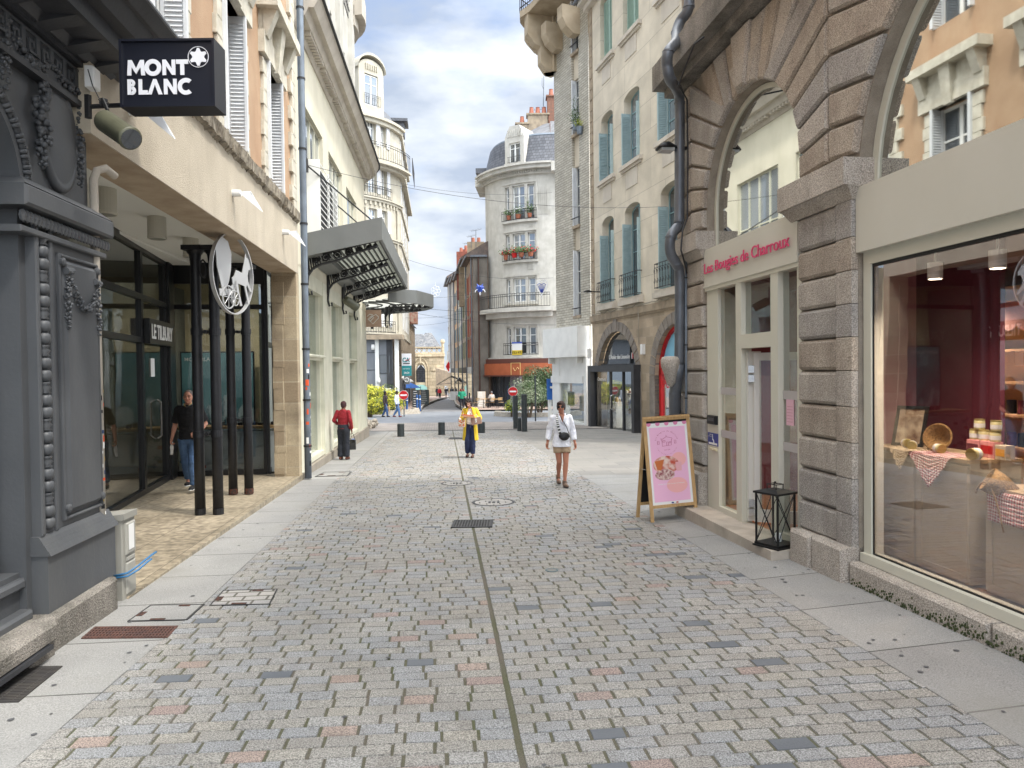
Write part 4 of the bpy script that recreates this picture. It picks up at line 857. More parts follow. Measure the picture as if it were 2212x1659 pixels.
pth=[(1489,-60,.12),(1488,15,.14),(1470,45,.22),(1462,70,.3),(1461,90,.4),(1444,112,.62),(1441,140,.62),(1448,172,.55),(1462,192,.3),(1468,222,.16),(1468,340,.14),(1467,478,.14),(1462,492,.2),(1449,512,.32),(1448,545,.32),(1462,572,.2),(1468,596,.14),(1468,720,.13),(1467,790,.13)]
P_=[RP(*q)for q in pth];sm_=[]
for i in range(len(P_)-1):
 p0,p1,p2,p3=P_[max(0,i-1)],P_[i],P_[i+1],P_[min(len(P_)-1,i+2)]
 for k in range(4):
  f=k/4;sm_.append(.5*((2*p1)+(p2-p0)*f+(2*p0-5*p1+4*p2-p3)*f*f+(3*p1-p0-3*p2+p3)*f**3))
sm_.append(P_[-1]);b=MB();b.tube(sm_,.078,14);b.build('pipe',M['zinc'],t,True)
lowz=[RP(1467,785,.13),RP(1463,812,.14),RP(1458,850,.14),RP(1456,1100,.14)]
b=MB();b.tube(lowz,.095,14);b.build('wide_pipe',M['zinc'],t,True)
b=MB()
for(u,v,d)in pth[1:-1:2]+[(1458,850,.14),(1457,960,.14)]:
 p=RP(u,v,d);b.lathe([(.088 if v<800 else .1,-.012),(.088 if v<800 else .1,.012)],p,14)
b.build('joint_ring',M['zinc'],t)
b=MB();rs=random.Random(2)
for i in range(7):
 v=835+i*22+rs.uniform(-6,6);c=RP(1457,v,.14);w=rs.uniform(.3,.8);h=rs.uniform(.04,.12);a0=rs.uniform(3.6,4.6)
 for k in range(4):
  A0,A1=a0+w*k/4,a0+w*(k+1)/4;q=lambda a,z:c+Vector((.0965*math.cos(a),.0965*math.sin(a),z));b.quad(q(A0,-h),q(A1,-h),q(A1,h),q(A0,h))
b.build('torn_sticker',M['paper'],t)
t=thing('downpipe','thin straight grey pipe beside the thick zinc downpipe','downpipe',RP(1482,1090,.06));b=MB();b.tube([RP(1482,560,.05),RP(1482,1095,.05)],.018,8);b.build('pipe',M['zinc_l'],t,True)
b=MB()
for v in(600,745,860,980):b.lathe([(.026,-.01),(.026,.01)],RP(1482,v,.05),10)
b.build('clip',M['ironwork'],t)
b=MB();cp=[(1520,80,.6),(1500,95,.58),(1478,150,.6),(1466,185,.6),(1484,215,.18),(1486,330,.08),(1485,470,.08),(1474,500,.2),(1471,540,.3),(1478,565,.2),(1484,590,.06)]
b.tube([RP(*q)for q in cp],.012,6);tag(b.build('black_cable',M['cable'],None,True),'black cable following the thick zinc downpipe','cable')
def wall_lamp(label,u,v,W_,d,r=.42):
 s,z=W_.px(u,v,d);o=W_.P(s,z,d);t=thing('street_lamp',label,'street lamp',o)
 ax=-W_.d*0+W_.n;b=MB();sd_=W_.d
 def P(a,w,h):return o+W_.n*a+sd_*w+Vector((0,0,h))
 prof=[(-.5,.05,.03),(-.35,.07,.05),(0,.13,.09),(.25,.14,.08),(.45,.1,.03),(.5,.05,.0)]
 vs_=[];fs_=[]
 for a,w,h in prof:vs_+=[P(a*r*2,-w,0),P(a*r*2,-w*.7,h),P(a*r*2,w*.7,h),P(a*r*2,w,0)]
 for i in range(5):
  for k in range(4):fs_.append((i*4+k,i*4+(k+1)%4,i*4+4+(k+1)%4,i*4+4+k))
 fs_+=[(0,1,2,3),(20,23,22,21)];b.add(vs_,fs_);b.build('housing',M['rubber'],t,True)
 b=MB();b.obox(P(.05*r*2,0,-.02),W_.n,sd_,(0,0,1),(r*.6,.1,.02));b.build('lens',mat('lamp_lens',srgb(170,172,170),rough=.2),t)
 b=MB();b.tube([P(-r,0,.02),P(-d-.0 if d>r else-r-.3,0,.02)],.03,8);b.build('arm',M['rubber'],t)
wall_lamp('black lamp sticking out beside the thick zinc downpipe',1441,322,RA,.34,.17)
b=MB();c=RP(1449,800,.1);b.lathe([(.02,-.26),(.07,-.2),(.11,-.05),(.15,.05),(.16,.16),(.13,.21),(.05,.22)],RP(1449,800,.25),16);b.build('corner_stone',M['granite'],gb,True)
def facade(W,s0,s1,z0,z1,holes,T,name,m,parent,d=0):
 "wall slab with real openings; holes = (a, b, c, e[, rise]) with an optional arched head"
 b=MB();S_=sorted({s0,s1}|{x for h in holes for x in h[:2]if s0<x<s1});Z_=sorted({z0,z1}|{x for h in holes for x in h[2:4]if z0<x<z1})
 inh=lambda s,z:any(h[0]<s<h[1]and h[2]<z<h[3]for h in holes)
 for i in range(len(S_)-1):
  j=0
  while j<len(Z_)-1:
   if inh((S_[i]+S_[i+1])/2,(Z_[j]+Z_[j+1])/2):j+=1;continue
   k=j
   while k+1<len(Z_)-1 and not inh((S_[i]+S_[i+1])/2,(Z_[k+1]+Z_[k+2])/2):k+=1
   a,c,z,e=S_[i],S_[i+1],Z_[j],Z_[k+1]
   b.quad(W.P(a,z,d),W.P(c,z,d),W.P(c,e,d),W.P(a,e,d));j=k+1
 for h in holes:
  a,c,z,e=h[:4];r=h[4]if len(h)>4 else 0
  b.quad(W.P(a,z,d),W.P(a,e-r,d),W.P(a,e-r,d-T),W.P(a,z,d-T));b.quad(W.P(c,z,d),W.P(c,e-r,d),W.P(c,e-r,d-T),W.P(c,z,d-T));b.quad(W.P(a,z,d),W.P(c,z,d),W.P(c,z,d-T),W.P(a,z,d-T))
  if not r:b.quad(W.P(a,e,d),W.P(c,e,d),W.P(c,e,d-T),W.P(a,e,d-T))
  else:
   n=14;pts=[((a+c)/2-(c-a)/2*math.cos(PI*k/n),e-r+r*math.sin(PI*k/n))for k in range(n+1)]
   for(p,q),(p2,q2)in zip(pts,pts[1:]):
    b.quad(W.P(p,q,d),W.P(p2,q2,d),W.P(p2,e,d),W.P(p,e,d));b.quad(W.P(p,q,d),W.P(p2,q2,d),W.P(p2,q2,d-T),W.P(p,q,d-T))
 return b.build(name,m,parent)
def window(W,a,c,z,e,parent,d=-.2,fm=None,pm=None,mull=1,bars=(),w=.06,rise=0,name='window',sub=True):
 fm=fm or M['white'];pm=pm or M['pane'];b=MB();f=.045
 b.wbox(W,a,a+w,z,e-rise*.5,d-f,d);b.wbox(W,c-w,c,z,e-rise*.5,d-f,d);b.wbox(W,a+w,c-w,z,z+w,d-f,d)
 if rise:
  n=12;o_=[((a+c)/2-(c-a)/2*math.cos(PI*k/n),e-rise+rise*math.sin(PI*k/n))for k in range(n+1)];i_=[((a+c)/2-((c-a)/2-w)*math.cos(PI*k/n),e-rise+(rise-w)*math.sin(PI*k/n))for k in range(n+1)]
  for k in range(n):b.hexa([W.P(*o_[k],d-f),W.P(*o_[k+1],d-f),W.P(*i_[k+1],d-f),W.P(*i_[k],d-f),W.P(*o_[k],d),W.P(*o_[k+1],d),W.P(*i_[k+1],d),W.P(*i_[k],d)])
 else:b.wbox(W,a+w,c-w,e-w,e,d-f,d)
 for k in range(1,mull+1):
  x=a+(c-a)*k/(mull+1);b.wbox(W,x-w*.7,x+w*.7,z+w,e-w,d-f,d+.008)
 for q in bars:
  y=z+(e-z)*q;b.wbox(W,a+w,c-w,y-.02,y+.02,d-f,d+.004)
 o=b.build(name,fm,parent)
 b=MB()
 if rise:b.wpoly(W,[(a+w*.5,z+w*.5)]+[((a+c)/2-((c-a)/2-w*.5)*math.cos(PI*k/12),e-rise+(rise-w*.5)*math.sin(PI*k/12))for k in range(13)]+[(c-w*.5,z+w*.5)],d-.03,d-.025)
 else:b.wbox(W,a+w*.5,c-w*.5,z+w*.5,e-w*.5,d-.03,d-.025)
 b.build('pane',pm,o);return o
def shutter(W,a,c,z,e,parent,m,d0=0,d1=None,slats=True,pitch=.07):
 "flat on the wall when d1 is None, else folded in the reveal at s=a between depths d0 and d1"
 b=MB()
 if d1 is None:
  b.wbox(W,a,c,z,e,d0,d0+.02);n=max(3,int((e-z)/pitch))
  for k in range(n):
   y=z+.06+(e-z-.12)*k/n;b.hexa([W.P(a+.05,y,d0+.02),W.P(c-.05,y,d0+.02),W.P(c-.05,y,d0+.045),W.P(a+.05,y,d0+.045),W.P(a+.05,y+.02,d0+.02),W.P(c-.05,y+.02,d0+.02),W.P(c-.05,y+.02,d0+.03),W.P(a+.05,y+.02,d0+.03)])
  for x0,x1 in((a,a+.05),(c-.05,c)):b.wbox(W,x0,x1,z,e,d0+.02,d0+.048)
 else:
  sg=c;b.wbox(W,a,a+sg*.04,z,e,d0,d1);n=max(3,int((e-z)/pitch))
  for k in range(n):
   y=z+.08+(e-z-.16)*k/n;b.hexa([W.P(a+sg*.04,y,d0+.05),W.P(a+sg*.04,y,d1-.05),W.P(a+sg*.065,y,d1-.05),W.P(a+sg*.065,y,d0+.05),W.P(a+sg*.04,y+.025,d0+.05),W.P(a+sg*.04,y+.025,d1-.05),W.P(a+sg*.05,y+.025,d1-.05),W.P(a+sg*.05,y+.025,d0+.05)])
  for x0,x1 in((d0,d0+.04),(d1-.04,d1)):b.wbox(W,*sorted((a+sg*.04,a+sg*.068)),z,e,x0,x1)
 return b.build('shutter',m,parent)
def sill(b,W,a,c,z,out_=.12,h=.12):b.wbox(W,a-.08,c+.08,z-h,z,-.02,out_)
def railing(W,a,c,z,h,parent,d=.1,kind='bars',m=None,pitch=.12,sides=0,name='railing'):
 b=MB();m=m or M['ironwork']
 for y in(z+.03,z+h):b.tube([W.P(a,y,d),W.P(c,y,d)],.018,5)
 if h>.6:b.tube([W.P(a,z+h-.14,d),W.P(c,z+h-.14,d)],.01,4)
 n=max(2,int(abs(c-a)/pitch))
 for k in range(n+1):
  x=a+(c-a)*k/n;b.tube([W.P(x,z,d),W.P(x,z+h,d)],.009,4)
 if kind=='scroll':
  for k in range(n):
   x=a+(c-a)*(k+.5)/n;r=abs(c-a)/n*.42
   for y0,sg in((z+h*.28,1),(z+h*.7,-1)):
    b.tube([W.P(x+r*(1-q/14)*math.cos(q*.8)*sg,y0+r*1.4*(1-q/14)*math.sin(q*.8),d+.01+.05*math.sin(q*.25))for q in range(12)],.008,4)
 if sides:
  for x in(a,c):
   b.tube([W.P(x,z+h,d),W.P(x,z+h,0)],.018,5);b.tube([W.P(x,z+.03,d),W.P(x,z+.03,0)],.014,5)
   k=int(sides/pitch)
   for i in range(1,k):b.tube([W.P(x,z,d*i/k),W.P(x,z+h,d*i/k)],.009,4)
 return b.build(name,m,parent)
SB=Wall(3.84,33.6,-.26,-1)
sb=thing('shuttered_building','pale stone building with faded blue shutters above arched shopfronts','building',SB.P(-4,-.6))
ZB,ZT=4.32,18.75
cols=[(-2.66,-1.30),(-5.36,-3.84),(-8.9,-7.15)]
rows=[(4.92,8.75,.30),(10.42,13.35,.25),(15.7,18.6,.25)]
holes=[(a,c,z,e,r)for a,c in cols for z,e,r in rows]
ash=tilemat('pale_ashlar_wall',SB,2.4,1.12,srgb(206,196,178),srgb(196,186,168),srgb(150,142,128),.008,.5,'wall',.85,.15,.05,40)
facade(SB,-12,.05,ZB+.15,ZT,holes,.42,'wall',ash,sb)
holes2=[(-4.93,-.62,-1.2,3.62,2.15),(-10.2,-6.55,-1.2,3.62,1.9)]
rub=tilemat('rubble_ground_floor',SB,.62,.36,srgb(176,158,136),srgb(152,138,118),srgb(164,150,132),.012,.45,'wall',.9,.35,.18,60)
facade(SB,-14,.05,-1.3,ZB-.12,holes2,.45,'ground_floor_wall',rub,sb)
b=MB();b.wbox(SB,-14,.12,ZB-.12,ZB+.15,-.3,.1);b.wbox(SB,-14,.1,ZB-.2,ZB-.12,-.3,.05);b.build('string_course',M['stone_warm'],sb)
b=MB()
for a,c in((-4.93,-.62),(-10.2,-6.55)):
 r=2.15 if a>-6 else 1.9;n=18;cx=(a+c)/2;hw=(c-a)/2
 for k in range(n):
  t0,t1=PI*k/n+.012,PI*(k+1)/n-.012;P=lambda t,q:(cx-(hw+q)*math.cos(t),3.62-r+(r+q)*math.sin(t))
  b.prism([SB.P(*P(t0,-.0),-.4),SB.P(*P(t1,-.0),-.4),SB.P(*P(t1,.42),-.4),SB.P(*P(t0,.42),-.4)],SB.n*.43)
 for x0,x1 in((a-.42,a),(c,c+.42)):b.wbox(SB,x0,x1,-1.2,3.62-r,-.42,.03)
b.wbox(SB,(-4.93-.62)/2-.18,(-4.93-.62)/2+.18,3.6,4.15,0,.06)
b.build('arch_surround',mat('grey_arch_stone',srgb(138,130,122),srgb(122,114,106),3,.9,bump=.3,bscale=40,speck=.15,sscale=60),sb)
b=MB()
for a,c in cols:
 for i,(z,e,r)in enumerate(rows):
  b.wbox(SB,a-.28,c+.28,z-.16,z,-.02,.16);b.wbox(SB,a-.2,c+.2,z-.26,z-.16,-.02,.08)
  if i:b.wbox(SB,a+.2,c-.2,z-1.0,z-.3,0,.025)
  if i==0:b.wbox(SB,a-.3,c+.3,z-.3,z-.1,-.02,.24)
b.build('sill',M['stone_pale'],sb)
b=MB();b.wbox(SB,-12,.2,ZT,ZT+.25,-.4,.25);b.wbox(SB,-12,.3,ZT+.25,ZT+.4,-.4,.5);b.build('cornice',M['stone_pale'],sb)
b=MB();b.tube([SB.P(-12,ZT+.5,.58),SB.P(.5,ZT+.5,.58)],.09,8);b.build('gutter',M['zinc'],sb)
b=MB();b.quad(SB.P(-12,ZT+.42,.5),SB.P(.3,ZT+.42,.5),SB.P(.3,ZT+3,-3),SB.P(-12,ZT+3,-3));b.build('roof',M['slate'],sb)
b=MB();
for k in range(30):b.bbox(SB,-.32+(k%2)*.0,.03,ZB+.2+k*.5,ZB+.2+k*.5+.48,-.05,.05,.015)
b.build('quoins',M['stone_warm'],sb)
BF=mat('blue_window_frame',srgb(122,152,158),rough=.5)
CURT=M['pane_l']
for a,c in cols:
 for i,(z,e,r)in enumerate(rows):
  if i<2:
   window(SB,a+.02,c-.02,z,e,sb,-.32,BF,M['pane_l']if i else M['pane'],1,(.25,.5,.74),.07,r)
   sh=e-.75
   shutter(SB,c,-1,z+.05,sh+.02,sb,M['blue_shutter'],-.28,.12)
   shutter(SB,a,1,z+.05,sh+.02,sb,M['blue_shutter'],-.28,.12)
  else:
   window(SB,a+.02,c-.02,z,e,sb,-.36,BF,M['pane'],1,(.5,),.07,r);x=(a+c)/2
   for p,q in((a+.05,x-.01),(x+.01,c-.05)):shutter(SB,p,q,z+.05,e-.15,sb,M['green_shutter'],-.22)
  if i==0:railing(SB,a-.12,c+.12,z+.05,.92,sb,.22,'scroll',None,.2,.2)
b=MB();b.wbox(SB,-5.3,-5.05,-1.0,2.14,-.3,.32);b.wbox(SB,-.45,-.12,-1.0,2.14,-.3,.32);b.wbox(SB,-5.05,-.45,1.86,2.14,-.3,.32);b.wbox(SB,-5.05,-.45,-1.0,-.80,-.2,.1)
b.wbox(SB,-2.35,-2.24,-.8,1.86,0,.1);b.wbox(SB,-3.75,-3.64,-.8,1.86,0,.1);
s1=b.build('shopfront',M['dark_and_shade_paint'],sb)
b=MB();b.wbox(SB,-5.05,-.45,-.8,1.86,.04,.05);b.build('pane',M['glass_dark'],s1)
b=MB();b.wbox(SB,-4.93,-.62,2.14,2.2,-.2,-.1);b.wbox(SB,-4.0,-3.95,2.2,3.3,-.2,-.12);b.build('transom',M['dark_and_shade_paint'],s1)
b=MB();n=16;cx=-2.775;pts=[(-4.9,2.16)]+[(cx-2.12*math.cos(PI*k/n),3.62-2.15+2.12*math.sin(PI*k/n))for k in range(n+1)if 3.62-2.15+2.12*math.sin(PI*k/n)>2.17]+[(-.65,2.16)]
b.wpoly(SB,pts,-.22,-.21);b.build('fanlight',M['pane'],s1)
text("L'Atelier des Limousins",Flip(SB),1.55,2.42,.20,'lettering',M['paper'],s1,-.19,2.3,.01)
for i,m_ in enumerate((mat('flag_blue',srgb(30,50,130),rough=.5),M['paper'],M['red'])):
 b=MB();b.wbox(SB,-4.02-i*.07,-3.95-i*.07,2.4,2.66,-.2,-.17);b.build('flag_stripe',m_,s1)
b=MB();b.tube([SB.P(-2.6,.2,.1),SB.P(-2.6,.25,.2),SB.P(-2.6,.8,.2),SB.P(-2.6,.85,.1)],.025,6);b.build('handle',M['chrome'],s1)
b=MB();F_=Flip(SB)
text('Createurs',F_,.72,1.45,.16,'lettering',M['paper'],s1,.055,1.0,0,.006)
b=MB();b.wbox(SB,-6,.0,-.95,-.8,-4,.3);b.wbox(SB,-6,-.0,-.8,3.9,-4.05,-4);b.build('interior',mat('warm_interior',srgb(160,140,112),srgb(110,88,66),3,.8),sb)
li=bpy.data.lights.new('shop_light','POINT');li.energy=160;li.color=(1,.85,.65);li.shadow_soft_size=.3;lo=bpy.data.objects.new('shop_light',li);COL.objects.link(lo);lo.parent=sb;lo.location=SB.P(-2.8,1.9,-1.5)-Vector(sb.location)
rk=random.Random(4)
for i,(s0,lb_)in enumerate(((-1.3,'white display table with pale gifts behind the left shop pane'),(-3.0,'white display table behind the glazed shop door'),(-4.4,'dark display rack full of bottles behind the right shop pane'))):
 t=thing('display_table',lb_,'display',SB.P(s0,-.8,-.6));b=MB();zt=.0+(.35 if i==2 else 0)
 for k in range(2+i):b.wbox(SB,s0-.45,s0+.45,zt+k*.45-.02,zt+k*.45+.02,-.9,-.4)
 for x in(-.42,.42):b.wbox(SB,s0+x-.02,s0+x+.02,-.8,zt+(1+i)*.45,-.88,-.42)
 b.build('stand',M['white']if i<2 else M['black'],t)
 b=MB()
 for k in range(26):
  x=s0+rk.uniform(-.4,.4);kk=rk.randrange(2+i);z=zt+kk*.45+.02;h=rk.uniform(.08,.25);d=rk.uniform(-.85,-.45);w=rk.uniform(.02,.06)
  b.m=rk.randrange(4);b.lathe([(w,0),(w,h*.7),(w*.5,h)],SB.P(x,z,d),7)
 b.build('goods',[M['paper'],M['wood'],M['burgundy'],M['limestone']],t)['kind']='stuff'
b=MB()
for k in range(9):
 x=-.8-rk.uniform(0,4);z=rk.uniform(.6,1.6);b.wbox(SB,x-.25,x+.25,z-.15,z+.2,-3.98,-3.9)
b.build('wall_pictures',mat('dark_pictures',srgb(90,66,46),srgb(180,160,130),6,.6),sb)
b=MB();rd=M['red'];b.wbox(SB,-6.75,-6.6,-1.0,2.0,-.3,-.15);b.wbox(SB,-10.1,-6.6,1.75,1.95,-.3,-.15)
n=16;cx=-8.375
for k in range(n):
 P=lambda t,q:(cx-(1.8+q)*math.cos(t),1.72+(1.9+q)*math.sin(t))
 t0,t1=PI*k/n,PI*(k+1)/n;b.prism([SB.P(*P(t0,-.12),-.3),SB.P(*P(t1,-.12),-.3),SB.P(*P(t1,.0),-.3),SB.P(*P(t0,0),-.3)],SB.n*.15)
s2=b.build('shopfront',rd,sb);b=MB();b.wpoly(SB,[(cx-1.7,1.9)]+[(cx-1.7*math.cos(PI*k/n),1.72+1.8*math.sin(PI*k/n))for k in range(1,n)]+[(cx+1.7,1.9)],-.26,-.25);b.build('fanlight',mat('sky_blue_panel',srgb(126,186,214),rough=.3),s2)
b=MB();b.wbox(SB,-10.1,-6.75,-.8,1.75,-.24,-.23);b.build('pane',M['glass_dark'],s2)
text('Pop-up',Flip(SB),6.85,1.25,.3,'lettering',M['red'],s2,-.2,1.5,.01,.02)
b=MB();b.wbox(SB,-14,.3,-1.3,-.80,-.4,.25);b.build('plinth',M['stone_warm'],sb)
b=MB();b.wbox(SB,-5.72,-5.55,2.55,2.95,.0,.14);tag(b.build('junction_box',M['paper'],None),'small cream box on the rubble wall between the two arches','junction box')
b=MB();b.wbox(SB,.02,.2,2.5,2.95,.05,.2);tag(b.build('junction_box',M['paper'],None),'grey box at the joint of white shop and rubble wall','junction box')
b=MB();rc=random.Random(8)
pts=[SB.P(-9+i*.3,ZB+.2+rc.uniform(-.04,.06),.12)for i in range(32)];b.tube(pts,.02,5);b.tube([SB.P(-5.3,4.4,.1),SB.P(-5.35,2.9,.1)],.015,5)
b.tube([SB.P(0.05,4.4,.1),SB.P(0.1,2.9,.1),SB.P(.12,-.6,.08)],.02,5);tag(b.build('cable_bundle',mat('pale_cable',srgb(150,142,128),rough=.8),None,True),'pale cables running along the string course of the shuttered building','cable')
wall_lamp('black lamp fixed at the joint of the brick building and the shuttered building',1270,631,SB,.7,.22)
BB=Wall(3.80,34.0,-.43,-1);LB_=3.62
bb_=thing('brick_building','tall grey brick building with corner balcony between shuttered and white buildings','building',BB.P(1,-.7))
bm=tilemat('grey_glazed_brick',BB,.36,.125,srgb(188,182,168),srgb(166,160,146),srgb(118,112,100),.012,.5,'wall',.6,.4,.08,60)
ws0,ws1=BB.S(1252,0,400),BB.S(1237,0,400)
zt=24
hz_=[(BB.Z(1245,v1),BB.Z(1245,v0))for v0,v1 in((40,200),(300,440),(555,675),(735-60,735-59))][:3]
hz_=[(4.65,7.9),(9.1,12.0),(13.6,16.3),(17.6,20.3)]
hs_=[(ws0,ws1,z,e)for z,e in hz_]
facade(BB,0,LB_,3.9,zt,[(ws0,ws1,3.95+.65,20.6)],.28,'wall',bm,bb_)
b=MB()
for(z,e),(z2,e2)in zip(hz_,hz_[1:]):b.wbox(BB,ws0,ws1,e,z2-.12,-.3,-.13)
b.build('panel',M['render'],bb_)
for z,e in hz_:
 b=MB();b.wbox(BB,ws0-.04,ws1+.04,z-.14,z,-.28,.05);b.build('sill',M['stone_warm'],bb_)
 window(BB,ws0,ws1,z,e,bb_,-.24,M['white'],M['pane'],0,(.35,.68),.06)
 shutter(BB,ws1,-1,z,e,bb_,M['white_shutter'],-.22,.02,pitch=.1)
 b=MB();b.tube([BB.P(ws0-.05,z+.35,.06),BB.P(ws1+.05,z+.35,.06)],.03,6);b.build('bar',M['ironwork'],bb_)
CL=BB.P(LB_,0);BB2=Wall(CL.x,CL.y,0,-1,ang=math.radians(38))
facade(BB2,0,12,3.9,zt,[],.3,'side_wall',bm,bb_)
b=MB();bz=BB.Z(1192,128)
for k,(q,r)in enumerate(((BB.P(LB_-.5,0),.7),(BB.P(LB_-2.3,0),.7))):
 prof=[(0,18.2),(.35,18.2),(.75,18.5),(.95,18.9),(.95,19.5),(0,19.5)]
 b.prism([q+BB.n*p+Vector((0,0,z))for p,z in prof],BB.d*-.55)
q=BB.P(LB_,0)
for k in range(3):
 a=BB.n;dr=(BB.n*math.cos(k*.6+.1)+BB.d*math.sin(k*.6+.1)).normalized();sd_=dr.cross(Vector((0,0,1)))
 prof=[(-.3,17.4),(.5,17.4),(.8,17.8),(.8,18.6),(1.1,18.7),(1.5,19.2),(1.5,20.2),(-.3,20.2)]
 b.prism([q+dr*p+sd_*.25+Vector((0,0,z))for p,z in prof],sd_*-.5)
b.build('bracket',mat('tan_render',srgb(176,160,136),srgb(162,146,122),2,.8),bb_)
b=MB();rim=[BB.P(0,0,1.5),BB.P(LB_-.3,0,1.5)]+[q+(BB.n*math.cos(k*.3)+BB.d*math.sin(k*.3))*1.75 for k in range(1,8)]+[BB.P(LB_+2,0,-3),BB.P(0,0,-3)]
b.prism([p+Vector((0,0,20.2))for p in rim],(0,0,.35));b.build('balcony_slab',mat('tan_render',srgb(176,160,136),srgb(150,134,110),2,.8),bb_)
b=MB()
for z in(20.7,21.6):b.tube([p+Vector((0,0,z))for p in rim[:-2]],.03,5)
for p,p2 in zip(rim[:-3],rim[1:-2]):
 n=max(2,int((p2-p).length/.14))
 for k in range(n):b.tube([p.lerp(p2,k/n)+Vector((0,0,20.5)),p.lerp(p2,k/n)+Vector((0,0,21.6))],.012,4)
b.build('railing',M['ironwork'],bb_)
for(s,z,lb_,bush)in((ws0+.10,13.65,'olive-green leafy plant in a grey pot on the brick building sill',1),(ws0-.3,13.35,'small yellow-green plant in a grey hanging pot on the brick building',0)):
 t=thing('potted_plant',lb_,'plant',BB.P(s,z,.12));b=MB();b.lathe([(.12,0),(.17,.35),(.15,.35)],BB.P(s,z,.12),10);b.build('pot',M['zinc_l'],t)
 b=MB();rl=random.Random(4+bush)
 for k in range(240 if bush else 90):
  c=BB.P(s,z+.4,.12)+Vector((rl.gauss(0,.16),rl.gauss(0,.16),abs(rl.gauss(0,.5 if bush else .15))));v=Vector((rl.uniform(-1,1),rl.uniform(-1,1),rl.uniform(-1,1))).normalized()*.07;u=v.orthogonal().normalized()*.02
  b.quad(c-v,c-u,c+v,c+u)
 b.build('foliage',M['leaf_g']if bush else M['leaf_y'],t)
wb=thing('white_shop','white box-shaped shopfront with blank fascia and clothes in its window','shop',BB.P(1,-.7,.4))
WB=Wall(BB.P(-.02,0,0).x,BB.P(-.02,0,0).y,-.43,-1)
z_b,z_t=BB.Z(1220,771,1.0),BB.Z(1220,705,1.0)
b=MB();b.wbox(WB,0,3.75,z_b,z_t,-.3,.75);b.build('fascia_box',M['white'],wb)
q0,q1=WB.S(1261,.3,850),WB.S(1209,.3,850);b=MB();b.wbox(WB,0,q0,-1.2,z_b,-.3,.3);b.wbox(WB,q1,3.6,-1.2,z_b,-.3,.3);b.wbox(WB,q0,q1,1.6,z_b,-.3,.28);b.wbox(WB,.3,3.7,1.3,1.65,-.3,.34);b.wbox(WB,q0,q1,-1.2,-.62,-.3,.28)
for s in(.35,3.3):b.wbox(WB,s,s+.15,z_b-.3,z_b,.3,.6)
b.wbox(WB,3.9,4.05,-1.2,1.1,.2,.35);b.wbox(WB,3.6,4.05,1.0,1.1,.2,.35)
b.build('pier',M['white'],wb)
b=MB();b.wbox(WB,q0,q1,-.62,1.35,.2,.21);b.build('pane',M['glass_dark'],wb)
b=MB();b.wbox(WB,.1,3.5,-.7,1.2,-2.6,-2.5);b.wbox(WB,.1,3.5,-.72,-.66,-2.6,0);b.build('interior',mat('shop_interior',srgb(120,124,120),srgb(70,76,74),2,.8),wb)
t=thing('blue_sign','narrow blue projecting sign behind the white shopfront','sign',WB.P(3.8,1,.4));b=MB();b.wbox(WB,3.78,3.86,.4,1.5,.1,.5);b.build('panel',mat('blue_sign_panel',srgb(40,96,170),rough=.4),t);b=MB();b.tube([WB.P(3.6,1.3,.3),WB.P(3.8,1.3,.3)],.02,5);b.build('bracket',M['ironwork'],t)
for i,(s,m_,lb_)in enumerate(((1.15,mat('cream_knit',srgb(214,206,176),srgb(186,176,144),20,.9),'cream draped top on a hanger in the white shop window'),(.75,mat('rust_print',srgb(150,96,76),srgb(200,170,150),24,.9),'rust patterned top on a hanger in the white shop window'))):
 t=thing('shirt_display',lb_,'clothing',WB.P(s,.6,-.15));b=MB()
 b.lathe([(.05,.72),(.20,.62),(.17,.4),(.19,.0),(.14,-.08)],WB.P(s,0,-.15),14,sy=.5,sx=.9);b.build('top',m_,t,True);b=MB();b.tube([WB.P(s,.7,-.15),WB.P(s,.95,-.15)],.008,4);b.tube([WB.P(s-.18,.64,-.15),WB.P(s,.72,-.15),WB.P(s+.18,.64,-.15)],.01,4);b.build('hanger',M['wood'],t)
t=thing('window_poster','framed poster in the left of the white shop window','poster',WB.P(2.2,0,0));b=MB();b.wbox(WB,1.9,2.6,.2,.8,-.1,-.08);b.build('sheet',mat('poster_paper',srgb(206,206,186),srgb(110,130,90),4,.7),t);b=MB();b.wbox(WB,1.86,2.64,.14,.2,-.1,-.06);b.wbox(WB,1.86,2.64,.8,.86,-.1,-.06);b.build('frame',M['white'],t)
t=thing('folding_chair','pale folding chair inside the white shop window','chair',WB.P(.8,-.66,-.3));b=MB()
for s in(.55,.95):b.tube([WB.P(s,-.64,-.2),WB.P(s-.1,.1,-.55)],.02,5);b.tube([WB.P(s,-.64,-.6),WB.P(s+.05,-.2,-.25)],.02,5)
b.build('leg',M['limestone'],t);b=MB();b.wbox(WB,.5,1.0,-.26,-.22,-.6,-.2);b.build('seat',M['limestone'],t)
CC=Vector((3.75,66.0,0));CRD=6.2
A0_,A1_=math.radians(262),math.radians(196)
cb=thing('corner_building','white rounded corner building with slate mansard roof beyond the crossing','building',(CC.x,CC.y,-1.3))
def ang_of(u,r=CRD,v=700):
 "angle on the drum where photo column u meets it"
 r_=_dir((u-1106)/CF,1,-(v-829.5)/CF);m_=r_.x/r_.y;A=m_*m_+1;B=-2*(m_*CC.x+CC.y);C=CC.x**2+CC.y**2-r*r
 dsc=B*B-4*A*C
 if dsc<0:return math.radians(190)
 y=(-B-math.sqrt(dsc))/(2*A);x=m_*y;a=math.atan2(y-CC.y,x-CC.x);return a if a>0 else a+2*PI
def zof(v,y=59.8,u=1120):return at(u,v,y).z
